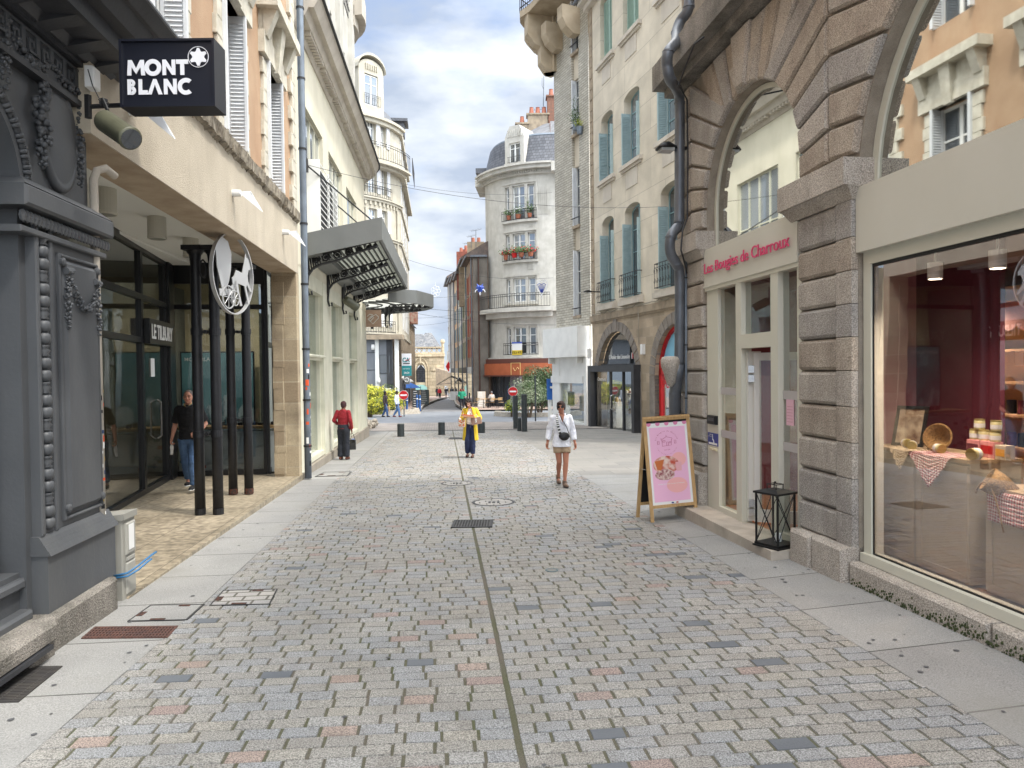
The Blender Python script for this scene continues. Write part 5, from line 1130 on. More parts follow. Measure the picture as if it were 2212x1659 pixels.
class Drum:
 "wall frame bent round the drum: s is arc length from the front, growing to the left"
 def __init__(s,c,r,a0,sgn=-1):s.c,s.r,s.a0,s.sgn=c,r,a0,sgn
 def P(s,a,z,d=0):
  t=s.a0+s.sgn*a/s.r;return Vector((s.c.x+(s.r+d)*math.cos(t),s.c.y+(s.r+d)*math.sin(t),z))
def dbox_(b,D,a,c,z,e,d0,d1,n=None):
 n=n or max(1,int(abs(c-a)/.35))
 for k in range(n):
  x0,x1=a+(c-a)*k/n,a+(c-a)*(k+1)/n
  b.hexa([D.P(x0,z,d0),D.P(x1,z,d0),D.P(x1,z,d1),D.P(x0,z,d1),D.P(x0,e,d0),D.P(x1,e,d0),D.P(x1,e,d1),D.P(x0,e,d1)])
def drumfacade(D,s0,s1,z0,z1,holes,T,name,m,parent):
 b=MB();S_={s0,s1}|{x for h in holes for x in h[:2]};k=s0
 while k<s1:S_.add(round(k,3));k+=.4
 S_=sorted(x for x in S_ if s0<=x<=s1);Z_=sorted({z0,z1}|{x for h in holes for x in h[2:4]})
 for i in range(len(S_)-1):
  for j in range(len(Z_)-1):
   s,z=(S_[i]+S_[i+1])/2,(Z_[j]+Z_[j+1])/2
   if any(h[0]<s<h[1]and h[2]<z<h[3]for h in holes):continue
   b.quad(D.P(S_[i],Z_[j]),D.P(S_[i+1],Z_[j]),D.P(S_[i+1],Z_[j+1]),D.P(S_[i],Z_[j+1]))
 for a,c,z,e in holes:
  for p,q,r,s_ in(((a,z),(a,e),0,0),((c,z),(c,e),0,0),((a,z),(c,z),0,0),((a,e),(c,e),0,0)):
   b.quad(D.P(*p),D.P(*q),D.P(*q,-T),D.P(*p,-T))
 return b.build(name,m,parent)
D1=Drum(CC,CRD,A0_)
Ltot=(A0_-A1_)*CRD
sof=lambda u:(A0_-ang_of(u))*CRD
FL_=[(705,765,'low'),(598,650,'bal'),(500,558,'box'),(395,470,'box')]
wins=[(1112,1099),(1137,1105),(1158,1141)]
cols_=[(sof(1158),sof(1142)),(sof(1136),sof(1109)),(sof(1103),sof(1094))]
holes=[]
FLZ=[(zof(b_),zof(a_))for a_,b_,_ in FL_]
for z,e in FLZ:
 for a,c in cols_:holes.append((min(a,c),max(a,c),z,e))
ztop=zof(372);zbase=zof(778)
drumfacade(D1,-.6,Ltot,zbase,ztop,holes,.35,'wall',M['white_stone'],cb)
FRR=Wall(D1.P(-.6,0).x,D1.P(-.6,0).y,0,1,ang=math.radians(-3))
facade(FRR,0,9,zbase,ztop,[],.3,'wall',M['white_stone'],cb)
for(z,e)in FLZ:
 for(a,c)in cols_:
  a,c=min(a,c),max(a,c)
  b=MB();w=.10;d=-.25
  dbox_(b,D1,a,a+w,z,e,d-.05,d);dbox_(b,D1,c-w,c,z,e,d-.05,d);dbox_(b,D1,a+w,c-w,z,z+w,d-.05,d);dbox_(b,D1,a+w,c-w,e-w,e,d-.05,d)
  if c-a>.9:dbox_(b,D1,(a+c)/2-w*.7,(a+c)/2+w*.7,z+w,e-w,d-.05,d+.01)
  for f in(.35,.7):dbox_(b,D1,a+w,c-w,z+(e-z)*f-.03,z+(e-z)*f+.03,d-.05,d)
  o=b.build('window',M['white'],cb);b=MB();dbox_(b,D1,a,c,z,e,d-.04,d-.03);b.build('pane',M['pane_l']if z>7 else M['pane'],o)
b=MB();s0,s1=min(cols_[0]),max(cols_[2])
for(z,e)in FLZ:
 dbox_(b,D1,s0-.25,s1+.2,e+.15,e+.3,0,.1);dbox_(b,D1,s0-.25,s1+.2,z-.25,z-.05,0,.22)
 for k in range(6):dbox_(b,D1,s0+.15+k*.11,s0+.20+k*.11,z-.9,z-.4,0,.05)
 dbox_(b,D1,s0-.25,s0-.12,z,e+.3,0,.1)
for k in range(8):dbox_(b,D1,-.3+k*.16,-.22+k*.16,FLZ[3][0]+.3,FLZ[3][0]+2.6,0,.06)
b.build('moulding',M['white_stone'],cb)
b=MB()
dbox_(b,D1,-.6,Ltot,ztop-.1,ztop+.25,-.2,.25);dbox_(b,D1,-.6,Ltot,ztop+.25,ztop+.55,-.2,.75);dbox_(b,D1,-.6,Ltot,ztop+.55,ztop+.7,-.2,.95)
for k in range(int(Ltot/.2)):dbox_(b,D1,k*.2,k*.2+.1,ztop+.02,ztop+.22,.25,.36,1)
b.wbox(FRR,0,9,ztop-.1,ztop+.7,-.2,.8)
zb2=zof(664);dbox_(b,D1,-.6,Ltot,zb2-.35,zb2,-.1,1.1);dbox_(b,D1,-.6,Ltot,zb2-.8,zb2-.35,-.1,.6);b.wbox(FRR,0,9,zb2-.35,zb2,-.1,.6)
dbox_(b,D1,-.9,Ltot+.2,zbase-.15,zbase+.25,-.1,.45)
b.build('cornice',M['white_stone'],cb)
def drail(D,a,c,z,h,d,parent,pitch=.25):
 b=MB();n=max(2,int(abs(c-a)/pitch))
 for y in(z+.05,z+h,z+h-.18):b.tube([D.P(a+(c-a)*k/n,y,d)for k in range(n+1)],.025,4)
 for k in range(n+1):b.tube([D.P(a+(c-a)*k/n,z,d),D.P(a+(c-a)*k/n,z+h,d)],.014,4)
 return b.build('railing',M['ironwork'],parent)
drail(D1,-.4,Ltot,zb2,1.15,1.0,cb,.2);drail(D1,s0-.2,s1+.2,FLZ[0][0]-.05,1.0,.2,cb);drail(D1,s0-.2,s1+.2,FLZ[2][0]-.05,.75,.22,cb);drail(D1,s0-.2,s1+.2,FLZ[3][0]-.05,.85,.22,cb)
zm1=zof(285)
def ring(b,D,a,c,z0,d0,z1,d1,n=18):
 for k in range(n):
  x0,x1=a+(c-a)*k/n,a+(c-a)*(k+1)/n;b.quad(D.P(x0,z0,d0),D.P(x1,z0,d0),D.P(x1,z1,d1),D.P(x0,z1,d1))
slm=bpy.data.materials['slate']
def slatemat():
 m=bpy.data.materials.new('slate_courses');m.use_nodes=True;t=m.node_tree;b_=t.nodes['Principled BSDF'];l=t.links.new
 g=N(t,'ShaderNodeNewGeometry');se=N(t,'ShaderNodeSeparateXYZ');l(g.outputs['Position'],se.inputs[0]);ad=N(t,'ShaderNodeMath',operation='SUBTRACT');l(se.outputs[0],ad.inputs[0]);l(se.outputs[1],ad.inputs[1])
 c=N(t,'ShaderNodeCombineXYZ');l(ad.outputs[0],c.inputs[0]);l(se.outputs[2],c.inputs[1]);br=N(t,'ShaderNodeTexBrick');br.inputs['Scale'].default_value=1;br.inputs['Brick Width'].default_value=.36;br.inputs['Row Height'].default_value=.26;br.inputs['Mortar Size'].default_value=.018
 br.inputs['Color1'].default_value=srgb(74,76,82);br.inputs['Color2'].default_value=srgb(98,100,106);br.inputs['Mortar'].default_value=srgb(48,50,54);l(c.outputs[0],br.inputs['Vector']);l(br.outputs[0],b_.inputs['Base Color']);b_.inputs['Roughness'].default_value=.5;return m
SLT=slatemat()
b=MB();zc0=ztop+.7
prof=[(zc0,.1),(zc0+1.2,-.3),(zc0+2.6,-.65),(zm1,-1.0)]
for(z0,d0),(z1,d1)in zip(prof,prof[1:]):ring(b,D1,-.6,Ltot+1.2,z0,d0,z1,d1)
for(z0,d0),(z1,d1)in zip(prof,prof[1:]):b.quad(FRR.P(0,z0,d0),FRR.P(9,z0,d0),FRR.P(9,z1,d1),FRR.P(0,z1,d1))
b.build('mansard',SLT,cb)
b=MB();ring(b,D1,-.6,Ltot+1.2,zm1,-1.0,zm1+2.6,-5.5);b.quad(FRR.P(0,zm1,-1),FRR.P(9,zm1,-1),FRR.P(9,zm1+2.6,-5),FRR.P(0,zm1+2.6,-5));b.build('roof',SLT,cb)
b=MB();n=18
b.tube([FRR.P(9,zm1+.05,-.95)]+[D1.P(-.6+(Ltot+1.8)*k/n,zm1+.05,-.95)for k in range(n+1)],.2,8);b.tube([FRR.P(9,zc0+.05,.15)]+[D1.P(-.6+(Ltot+1.8)*k/n,zc0+.05,.15)for k in range(n+1)],.13,6);b.build('gutter',M['zinc_l'],cb)
sd0,sd1=sof(1138),sof(1098);mid=(sd0+sd1)/2;DM=D1.P(mid,0);tang=(D1.P(mid+.5,0)-D1.P(mid-.5,0)).normalized();DW=Wall(DM.x,DM.y,0,1,ang=math.atan2(tang.y,tang.x))
if DW.n.dot(DM-CC)<0:DW.n=-DW.n
hw=abs(sd1-sd0)/2*1.02;zd0,zd1,ze=zc0,zof(301),zof(266)
b=MB();b.wbox(DW,-hw,-hw*.58,zd0,zd1,-2.2,.1);b.wbox(DW,hw*.58,hw,zd0,zd1,-2.2,.1);b.wpoly(DW,[(-hw,zd1),(hw,zd1),(hw,zd1+.5),(hw*.5,ze+.1),(-hw*.5,ze+.1),(-hw,zd1+.5)],-2.2,.1)
b.wbox(DW,-hw-.05,hw+.05,zd0-.1,zd0+.35,-.3,.15)
for k in range(7):b.wbox(DW,-.75+k*.22,-.65+k*.22,zd1+.5,zd1+1.1,.1,.16)
b.build('dormer',M['white_stone'],cb)
window(DW,-hw*.58,hw*.58,zd0+.35,zd1,cb,-.05,M['white'],M['pane'],1,(.72,),.1)
railing(DW,-hw*.7,hw*.7,zd0+.35,.5,cb,.2)
for u,v0,v1,w_,lb_ in((1162,252,275,1.4,0),(1128,272,290,.8,0),(1191,213,260,.55,1)):
 o=at(u,v1,68);b=MB();zt_=at(u,v0,68).z;b.box((o.x-w_*.7,o.y-.5,o.z-3),(o.x+w_*.7,o.y+.5,zt_));b.box((o.x-w_*.7-.12,o.y-.6,zt_),(o.x+w_*.7+.12,o.y+.6,zt_+.15));ch=b.build('chimney',mat('chimney_brick',srgb(138,96,78),srgb(112,86,74),6,.9)if lb_ else M['stone_warm'],cb)
 b=MB()
 for k in range(3 if w_>1 else 1):b.lathe([(.22,0),(.24,.1),(.17,.65),(.2,.7)],(o.x-.6*(w_>1)+k*.6,o.y,zt_+.15),10)
 b.build('chimney_pot',mat('terracotta',srgb(166,104,84),rough=.8),ch)
b=MB();o=at(1173,262,68);b.tube([o,at(1175,165,68)],.04,5);b.tube([at(1175,195,68),at(1171,185,68),at(1171,168,68)],.02,4);tag(b.build('antenna',M['zinc'],None),'tall thin mast antenna behind the terracotta chimney pots','antenna')
def yagi(label,u,v0,v1,Y,w=.7,n=5):
 b=MB();p,q=at(u,v0,Y),at(u,v1,Y);b.tube([p,q],.03,4);b.tube([q+Vector((-w,0,-.1)),q+Vector((w,.2,.1))],.02,4)
 for k in range(n):c=q+Vector((-w+2*w*k/(n-1),0,-.1+.2*k/(n-1)));b.tube([c-Vector((.1,.5,0)),c+Vector((.1,.5,0))+Vector((0,0,.15))],.012,4)
 tag(b.build('antenna',M['zinc'],None),label,'antenna')
yagi('comb-shaped TV antenna just left of the tall mast',1162,250,236,68)
zg=-1.35;b=MB();za,zb_=zof(810),zof(777);D2=Drum(CC,CRD+.5,A0_)
dbox_(b,D2,-2.5,Ltot+.6,za,zb_-.3,-.5,.25);fas=b.build('fascia',mat('rust_orange_fascia',srgb(168,92,58),srgb(156,84,52),2,.6),cb)
b=MB();dbox_(b,D2,-2.5,Ltot+.6,zb_-.3,zb_+.1,-.4,.15);dbox_(b,D2,-2.5,Ltot+.6,za-.12,za,-.4,.35);b.build('awning_case',mat('dark_rust',srgb(92,54,44),rough=.6),cb)
st_=mat('grey_split_stone',srgb(104,102,112),srgb(136,134,142),9,.9,bump=.5,bscale=20)
b=MB();dbox_(b,D1,sof(1121),sof(1101),zg,za,-.4,.02);dbox_(b,D1,Ltot-.3,Ltot,zg,za,-.4,0);b.build('pier',st_,cb)
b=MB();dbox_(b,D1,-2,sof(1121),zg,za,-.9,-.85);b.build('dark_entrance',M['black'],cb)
b=MB();dbox_(b,D1,sof(1101),Ltot-.3,zg+.4,za,-.12,-.10);b.build('pane',M['pane'],cb)
b=MB()
for k in range(5):x=sof(1101)+(Ltot-.3-sof(1101))*k/4;dbox_(b,D1,x-.05,x+.05,zg,za,-.12,-.04)
dbox_(b,D1,sof(1101),Ltot-.3,zg,zg+.4,-.12,-.02);b.build('shopfront',M['dark_and_shade_paint'],cb)
b=MB();lc=sof(1128);
for a0,a1,z0,z1 in((0,.05,-.6,.6),(.85,.9,-.6,.6),(.05,.85,-.6,-.55),(.05,.85,.55,.6)):dbox_(b,D2,lc+a0,lc+a1,(za+zb_-.3)/2+z0*.9,(za+zb_-.3)/2+z1*.9,.26,.3)
b.tube([D2.P(lc+.15+.5*k/8,(za+zb_-.3)/2+.15*math.sin(k*.9),.3)for k in range(9)],.03,4);b.build('logo',mat('gold_line',srgb(206,170,110),rough=.4),fas)
FLK=D1.P(Ltot,0);FW=Wall(FLK.x,FLK.y,.06,-1)
facade(FW,0,4,zg,ztop,[(1.2,2.0,z,e)for z,e in FLZ],.3,'wall',M['white_stone'],cb)
b=MB();b.wbox(FW,0,4,ztop+.0,ztop+.6,-.2,.9);b.build('cornice',M['white_stone'],cb)
for z,e in FLZ:window(FW,1.2,2.0,z,e,cb,-.2,M['white'],M['pane'],1,(.5,),.08)
b=MB();b.quad(FW.P(0,ztop+.6,.2),FW.P(8,ztop+.6,.2),FW.P(8,zm1,-1),FW.P(0,zm1,-1));b.build('mansard',SLT,cb)
b=MB();
for k in range(2):b.wbox(FW,1.5+k*3,2.8+k*3,zof(330)-k*.5,zof(318)-k*.5,-2,1.0);b.wbox(FW,1.7+k*3,2.6+k*3,ztop,zof(330)-k*.5,-2,.2)
b.build('dormer',M['slate'],cb)
t=thing('banner','white and yellow for-sale banner tied to the lowest balcony rail','banner',D1.P(sof(1120),FLZ[0][0],.3));s_=sof(1120)
b=MB();dbox_(b,D1,s_-.45,s_+.5,FLZ[0][0]+.35,FLZ[0][0]+1.0,.26,.28);b.build('white_sheet',M['paper'],t);b=MB();dbox_(b,D1,s_-.45,s_+.5,FLZ[0][0]-.05,FLZ[0][0]+.35,.26,.28);b.build('yellow_sheet',mat('yellow_sheet',srgb(226,196,60),rough=.6),t)
b=MB();dbox_(b,D1,s_-.45,s_+.5,FLZ[0][0]+.92,FLZ[0][0]+1.05,.27,.30);b.build('blue_strip',mat('banner_blue',srgb(60,84,170),rough=.6),t)
text('07 82 61 40 93',None,0,0,.22,'lettering',M['rubber'],t,0,.85,0,.02,fn=lambda x,y:D1.P(s_+.45-x,FLZ[0][0]+.05+y,.31))
rl=random.Random(21);RF=mat('red_geranium',srgb(190,24,40),rough=.6)
def planter(label,P0,w,red,n=160,hgt=.5):
 t=thing('flower_pots',label,'flowers',P0);b=MB();b.lathe([(w*.35,-.25),(w*.5,.1),(w*.45,.1)],P0,10);b.build('pot',M['red']if red==2 else mat('clay_pot',srgb(150,90,66),rough=.8),t)
 b=MB();b2=MB()
 for k in range(n):
  c=P0+Vector((rl.gauss(0,w*.55),rl.gauss(0,w*.4),.15+abs(rl.gauss(0,hgt*.5))));v=Vector((rl.uniform(-1,1),rl.uniform(-1,1),rl.uniform(-.5,1))).normalized()*.09;u=v.orthogonal().normalized()*.05
  (b2 if red and rl.random()<.3 else b).quad(c-v,c-u,c+v,c+u)
 b.build('foliage',M['leaf_g'],t)
 if red:b2.build('blossom',RF,t)
zf=FLZ[2][0]
planter('geraniums at the left end of the third-floor rail',D1.P(sof(1100),zf+.3,.35),.4,1);planter('geraniums in a bright red pot on the third-floor rail',D1.P(sof(1118),zf+.4,.4),.5,2);planter('green foliage between the two red geranium pots',D1.P(sof(1132),zf+.4,.4),.5,0);planter('geraniums at the right end of the third-floor rail',D1.P(sof(1151),zf+.4,.4),.5,1)
zf=FLZ[3][0]
planter('low plants in clay pots, left on the fourth-floor balcony',D1.P(sof(1104),zf+.3,.15),.4,0,80);planter('low plants in clay pots in the middle of the fourth-floor balcony',D1.P(sof(1124),zf+.3,.15),.5,0,90);planter('tall leafy plant in a clay pot, right on the fourth-floor balcony',D1.P(sof(1148),zf+.3,.15),.4,0,110,.9)
planter('red geraniums on the side window of the rounded corner building',FW.P(1.6,FLZ[2][0]+.1,.3),.5,1)
LA=Wall(-3.69,6.79,-.10,1)
ab_=thing('arcade_building','beige and orange rendered building over a glazed arcade on black iron columns','building',LA.P(4,0))
FZ=lambda s:-.13-.008*s
marb=tilemat('veined_tile_floor',LA,.62,.62,srgb(160,148,128),srgb(144,133,114),srgb(100,92,80),.006,0,'ground',.45,.1,.42,11)
b=MB()
b.hexa([LA.P(-.6,-.5,-5),LA.P(8.8,-.6,-5),LA.P(8.8,-.6,0),LA.P(-.05,-.5,0),LA.P(-.6,FZ(0),-5),LA.P(8.8,FZ(8.8),-5),LA.P(8.8,FZ(8.8),0),LA.P(-.05,FZ(0),0)])
b.build('arcade_floor',marb,ab_)
BZ0,BZ1=4.10,5.22
b=MB();b.wbox(LA,-.58,8.45,BZ0,BZ1,-.55,0);b.build('beam',M['render'],ab_)
b=MB();b.wbox(LA,-.57,8.2,BZ0-.006,BZ0-.002,-.54,-.01);b.build('beam_soffit',M['soffit'],ab_)
b=MB();b.wbox(LA,-.75,9.2,4.36,4.42,-5,-.56);b.build('arcade_ceiling',M['ceiling'],ab_)
b=MB();rm=random.Random(31)
b.wbox(LA,-.58,8.45,BZ1,BZ1+.12,-.3,.04)
s=-.55
while s<8.3:
 w=rm.choice((.03,.05,.08,.16,.25));b.hexa([LA.P(s,BZ1-.02-rm.random()*.07,0),LA.P(s+w,BZ1-.02-rm.random()*.07,0),LA.P(s+w,BZ1-.01,.05+rm.random()*.04),LA.P(s,BZ1-.02,.05+rm.random()*.04),LA.P(s,BZ1+.17,0),LA.P(s+w,BZ1+.17,0),LA.P(s+w,BZ1+.15,.07+rm.random()*.04),LA.P(s,BZ1+.15,.07+rm.random()*.04)]);s+=w
b.build('moulding',M['moulding'],ab_)
UZ0,UZ1=BZ1+.12,15
LAu=lambda u,v:LA.S(u,0,v)
wn=[(LAu(317,60)-.02,LAu(388,60)+.0),(LAu(474,200),LAu(523,200)),(LAu(567,250),LAu(604,250))]
wn=[(.72,1.80),(3.35,4.45),(5.95,7.05)]
ZW0,ZW1=UZ0+.12,7.55
wn=[(a,c)for a,c in wn]
facade(LA,-6,8.45,UZ0,UZ1,[(a,c,ZW0,ZW1)for a,c in wn]+[(a,c,9.3,12)for a,c in wn],.35,'wall',M['ochre'],ab_,d=-.06)
b=MB();rq=random.Random(6)
for a,c in wn:
 for k in range(9):
  z=UZ0+k*.27;w1,w2=.22+(k%2)*.05,.22+((k+1)%2)*.05
  if z+.27>ZW1+.2:break
  b.bbox(LA,a-w1,a,z+.004,z+.266,-.3,.0,.008);b.bbox(LA,c,c+w2,z+.004,z+.266,-.3,.0,.008)
 b.wbox(LA,a-.35,c+.35,ZW1,ZW1+.38,-.2,.05);b.wbox(LA,a-.45,c+.45,ZW1+.75,ZW1+.95,-.2,.30);b.wbox(LA,a-.3,c+.3,ZW1+.38,ZW1+.75,-.2,.02)
 for x in(a-.3,c+.1):
  b.hexa([LA.P(x,ZW1+.3,0),LA.P(x+.2,ZW1+.3,0),LA.P(x+.2,ZW1+.3,.08),LA.P(x,ZW1+.3,.08),LA.P(x,ZW1+.75,0),LA.P(x+.2,ZW1+.75,0),LA.P(x+.2,ZW1+.75,.26),LA.P(x,ZW1+.75,.26)])
 m_=(a+c)/2;b.hexa([LA.P(m_-.1,ZW1-.05,0),LA.P(m_+.1,ZW1-.05,0),LA.P(m_+.1,ZW1-.05,.1),LA.P(m_-.1,ZW1-.05,.1),LA.P(m_-.15,ZW1+.75,0),LA.P(m_+.15,ZW1+.75,0),LA.P(m_+.15,ZW1+.75,.2),LA.P(m_-.15,ZW1+.75,.2)])
for k in range(36):
 z=UZ0+k*.27;w=.3+(k%2)*.16;b.bbox(LA,8.45-w-.02,8.43,z+.004,z+.266,-.3,.01,.008)
b.build('quoins',M['limestone'],ab_)
for a,c in wn:
 for z0,z1 in((ZW0,ZW1),(9.3,12)):
  window(LA,a,c,z0,z1,ab_,-.26,M['white'],M['pane'],1,(.33,.66),.07)
  shutter(LA,c,-1,z0,z1,ab_,M['white_shutter'],-.25,.05,pitch=.062);shutter(LA,a,1,z0,z1,ab_,M['white_shutter'],-.25,.05,pitch=.062)
b=MB();b.wbox(LA,-6,8.6,UZ1,UZ1+.5,-.5,.5);b.build('cornice',M['limestone'],ab_)
class _W:pass
pw=_W();pw.d=(LA.n*.8+LA.d*.6).normalized();pw.n=LA.d
b=MB();b.bbox(LA,8.25,8.5,-.5,4.1,-.52,-.004,.012);rp=random.Random(12)
for k in range(9):
 z=-.14+k*.45;b.bbox(LA,8.23,8.48,z,z+.44,-.52+.02*(k%2),-.28+rp.uniform(-.03,.03),.006)
b.build('pier',tilemat('stained_pier_blocks',pw,.47,.45,srgb(186,170,142),srgb(150,132,108),srgb(178,164,140),.014,.4,'wall',.9,.35,.22,70,srgb(84,72,60)),ab_)
def GF(u,v):return G(u,v,-.17,0)
PA=[GF(218,1122),GF(310,1066),GF(363,1035),GF(374,1027),GF(579,1021),GF(597,1004)]
class Seg:
 def __init__(s,p,q):s.p=Vector((p.x,p.y,0));s.L=(q-p).length;s.d=Vector((q.x-p.x,q.y-p.y,0)).normalized();s.n=Vector((s.d.y,-s.d.x,0))
 def P(s,a,z,d=0):return s.p+s.d*a+s.n*d+Vector((0,0,z))
ext=PA[0]+(PA[0]-PA[1]).normalized()*2.6
segs=[Seg(ext,PA[1]),Seg(PA[1],PA[2]),Seg(PA[2],PA[3]),Seg(PA[3],PA[4]),Seg(PA[4],PA[5])]
z0,z1,zt1,zt2=-.19,4.36,2.95,3.45
for i,S in enumerate(segs):
 b=MB();w=.07;L_=S.L
 if i==2:b.wbox(S,0,L_,z0,z1,-.1,.1);b.build('mullion',M['black'],ab_);continue
 tr=(2.62,3.4)if i in(0,1)else((3.42,)if i==3 else(2.62,))
 for x0,x1 in((0,w),(L_-w,L_)):b.wbox(S,x0,x1,z0,z1,-.05,.05)
 b.wbox(S,w,L_-w,z0,z0+.11,-.05,.05);b.wbox(S,w,L_-w,z1-.14,z1,-.05,.05)
 for t_ in tr:b.wbox(S,w,L_-w,t_-.05,t_+.05,-.05,.05)
 if i==3:b.wbox(S,L_*.0+w,L_-w,z1-.45,z1-.14,-.05,.05)
 o=b.build('shop_glazing' if i!=1 else 'glass_door',M['black'],ab_)
 b=MB();b.wbox(S,w*.5,L_-w*.5,z0+.05,z1-.1,-.006,0);b.build('pane',M['glass_dark'],o)
 if i==1:
  b=MB()
  for x in(L_*.55,):b.tube([S.P(x,.75,.02),S.P(x,.8,.09),S.P(x,1.45,.09),S.P(x,1.5,.02)],.018,8)
  b.build('handle',M['chrome'],o)
  b=MB();b.wbox(S,L_*.35,L_*.5,1.95,2.3,.01,.014);b.build('sticker',M['paper'],o)
S=segs[1];t=thing('shop_sign','black sign box with white block letters over the arcade door','sign',S.P(S.L*.5,2.8,.1));b=MB();b.wbox(S,S.L*.02,S.L*1.02,2.56,3.02,.06,.16);b.build('box',M['black'],t)
text('LE TILBURY',S,S.L*.06,2.66,.27,'lettering',M['paper'],t,.17,S.L*.86,.01,.02)
b=MB();S3=segs[3]
b.wbox(LA,-3.5,14,-.25,-.2,-12,-3.2);b.build('interior_floor',mat('dark_floor',srgb(96,92,84),rough=.3),ab_)
W3=Wall(S3.p.x,S3.p.y,0,1,ang=math.atan2(S3.d.y,S3.d.x));b=MB();b.wbox(S3,-2.5,1.4,-.2,4.4,-2.0,-1.95);b.wbox(LA,-4,-3.9,-.2,4.4,-9,-.6);b.wbox(LA,-4,12,-.2,4.4,-8.1,-8.0);b.build('interior_wall',mat('cream_wall',srgb(206,194,160),srgb(198,186,152),2,.8),ab_)
b=MB();b.wbox(LA,-4,12,4.3,4.35,-8.2,-2.2);b.build('interior_ceiling',M['ceiling'],ab_)
t=thing('mountain_poster','large teal snowy mountain poster behind the arcade glass','poster',S3.P(1,1.4,-.5));PD=-1.6
(x0,pz1),(x1,pz0)=W3.px(389,760,PD),W3.px(553,985,PD)
b=MB();b.wbox(S3,x0,x1,pz0,pz1,PD-.04,PD);b.build('frame',M['black'],t)
tm=mat('teal_sky_print',srgb(100,150,158),srgb(72,122,134),1.5,.5);b=MB();b.wbox(S3,x0+.03,x1-.03,pz0+.03,pz1-.03,PD,PD+.004);b.build('print',tm,t)
b=MB();rp=random.Random(3)
def ridge(z,amp,seed,m_,dd):
 r=random.Random(seed);n=22;pts=[(x0+.03,pz0+.03)]+[(x0+.03+(x1-x0-.06)*k/n,z+amp*(noise.noise(Vector((k*.33,seed,0)))+.5*noise.noise(Vector((k*.9,seed,4)))))for k in range(n+1)]+[(x1-.03,pz0+.03)]
 b=MB();b.wpoly(S3,pts,PD+.004,PD+dd);b.build('ridge',m_,t)
ridge(pz0+(pz1-pz0)*.5,.7,3,mat('snow_print',srgb(176,196,202),srgb(70,110,124),5,.5,stretch=(1,1,.5),lo=.45,hi=.55),.006);ridge(pz0+(pz1-pz0)*.3,.5,8,mat('ridge_print',srgb(140,168,178),srgb(44,84,98),6,.5,lo=.45,hi=.55),.008)
text('MONTBLANC',S3,x0+.10,pz1-.22,.085,'lettering',M['paper'],t,PD+.012,(x1-x0)*.45,0,.012)
t=thing('reception_counter','white counter with oak top and stickers behind the arcade glass','counter',S3.P(1.2,-.2,-1));b=MB();b.wbox(S3,.05,2.15,-.18,.72,-.75,-.25);b.build('front',mat('pale_counter',srgb(206,214,214),rough=.4),t)
b=MB();b.wbox(S3,0,2.3,.78,.84,-.8,-.2);b.wbox(S3,2.2,2.26,-.18,.78,-.75,-.25);b.build('top',M['wood'],t)
b=MB();rs=random.Random(8)
sc_=[srgb(200,60,60),srgb(60,110,160),srgb(30,30,34),srgb(90,150,160),srgb(220,220,220)]
smt=[mat('sticker_ink',c,rough=.6)for c in sc_]
for k in range(16):
 b.m=rs.randrange(5);x=.12+rs.random()*.5;z=-.05+rs.random()*.7;w,h=rs.uniform(.03,.07),rs.uniform(.02,.05);b.wbox(S3,x-w,x+w,z-h,z+h,-.018,-.012)
b.build('sticker',smt,t)
t=thing('desk_items','dark pens and boxes lying on the counter behind the columns','stationery',S3.P(1.6,.85,-.5));b=MB()
for k in range(10):x=.7+k*.14;b.wbox(S3,x,x+.1,.845,.87+.08*rs.random(),-.5-.1*rs.random(),-.35)
for k in range(6):b.tube([S3.P(1.3+k*.02,.85,-.5),S3.P(1.3+k*.03,1.05,-.5)],.006,4)
b.build('items',M['rubber'],t)['kind']='stuff'
for(s,d,e)in((2.5,-4.6,60),(6.2,-4.2,80),(8.9,-1.55,260)):
 t=thing('ceiling_spot','recessed ceiling lamp inside the arcade shop, %s'%('nearest the carved grey shopfront' if s==2.5 else 'above the door' if s==6.2 else 'above the mountain poster'),'lamp',LA.P(s,4.28,d));b=MB();b.lathe([(.07,0),(.07,.02)],LA.P(s,4.27,d),16);b.build('bulb',M['spot'],t)
 b=MB();b.lathe([(.1,.005),(.1,.03)],LA.P(s,4.27,d),16);b.build('ring',SPOTM,t)
 li=bpy.data.lights.new('ceiling_light','SPOT');li.energy=e;li.spot_size=2.8;li.spot_blend=1;li.color=(1,.9,.76);li.shadow_soft_size=.1;lo=bpy.data.objects.new('ceiling_light',li);COL.objects.link(lo);lo.parent=t;lo.location=(0,0,-.04)
for(u,v,lb_)in((228,435,'nearest cylinder ceiling lamp under the arcade soffit'),(339,492,'middle cylinder ceiling lamp under the arcade soffit'),(412,535,'farthest cylinder ceiling lamp, behind the iron columns')):
 o=None;r_=_dir((u-1106)/CF,1,-(v-829.5)/CF);tt=(4.2-CH)/r_.z;o=Vector((0,0,CH))+r_*tt
 t=thing('ceiling_lamp',lb_,'lamp',o,'cylinder lamps under the arcade');b=MB();b.lathe([(.13,-.17),(.135,-.14),(.13,-.13),(.13,.16)],o,22);b.build('can',mat('cream_lamp_can',srgb(206,202,188),rough=.5),t);b=MB();b.lathe([(.11,-.172),(.11,-.168)],o,22);b.build('diffuser',M['frosted'],t)
cpx=[(433,1112),(472,1111),(504,1067),(538,1066)]
clab=['nearest black iron column, left of the front pair','black iron column, right of the front pair','black iron column with rusty foot, left of the rear pair','farthest black iron column with rusty foot, right of the rear pair']
cps=[]
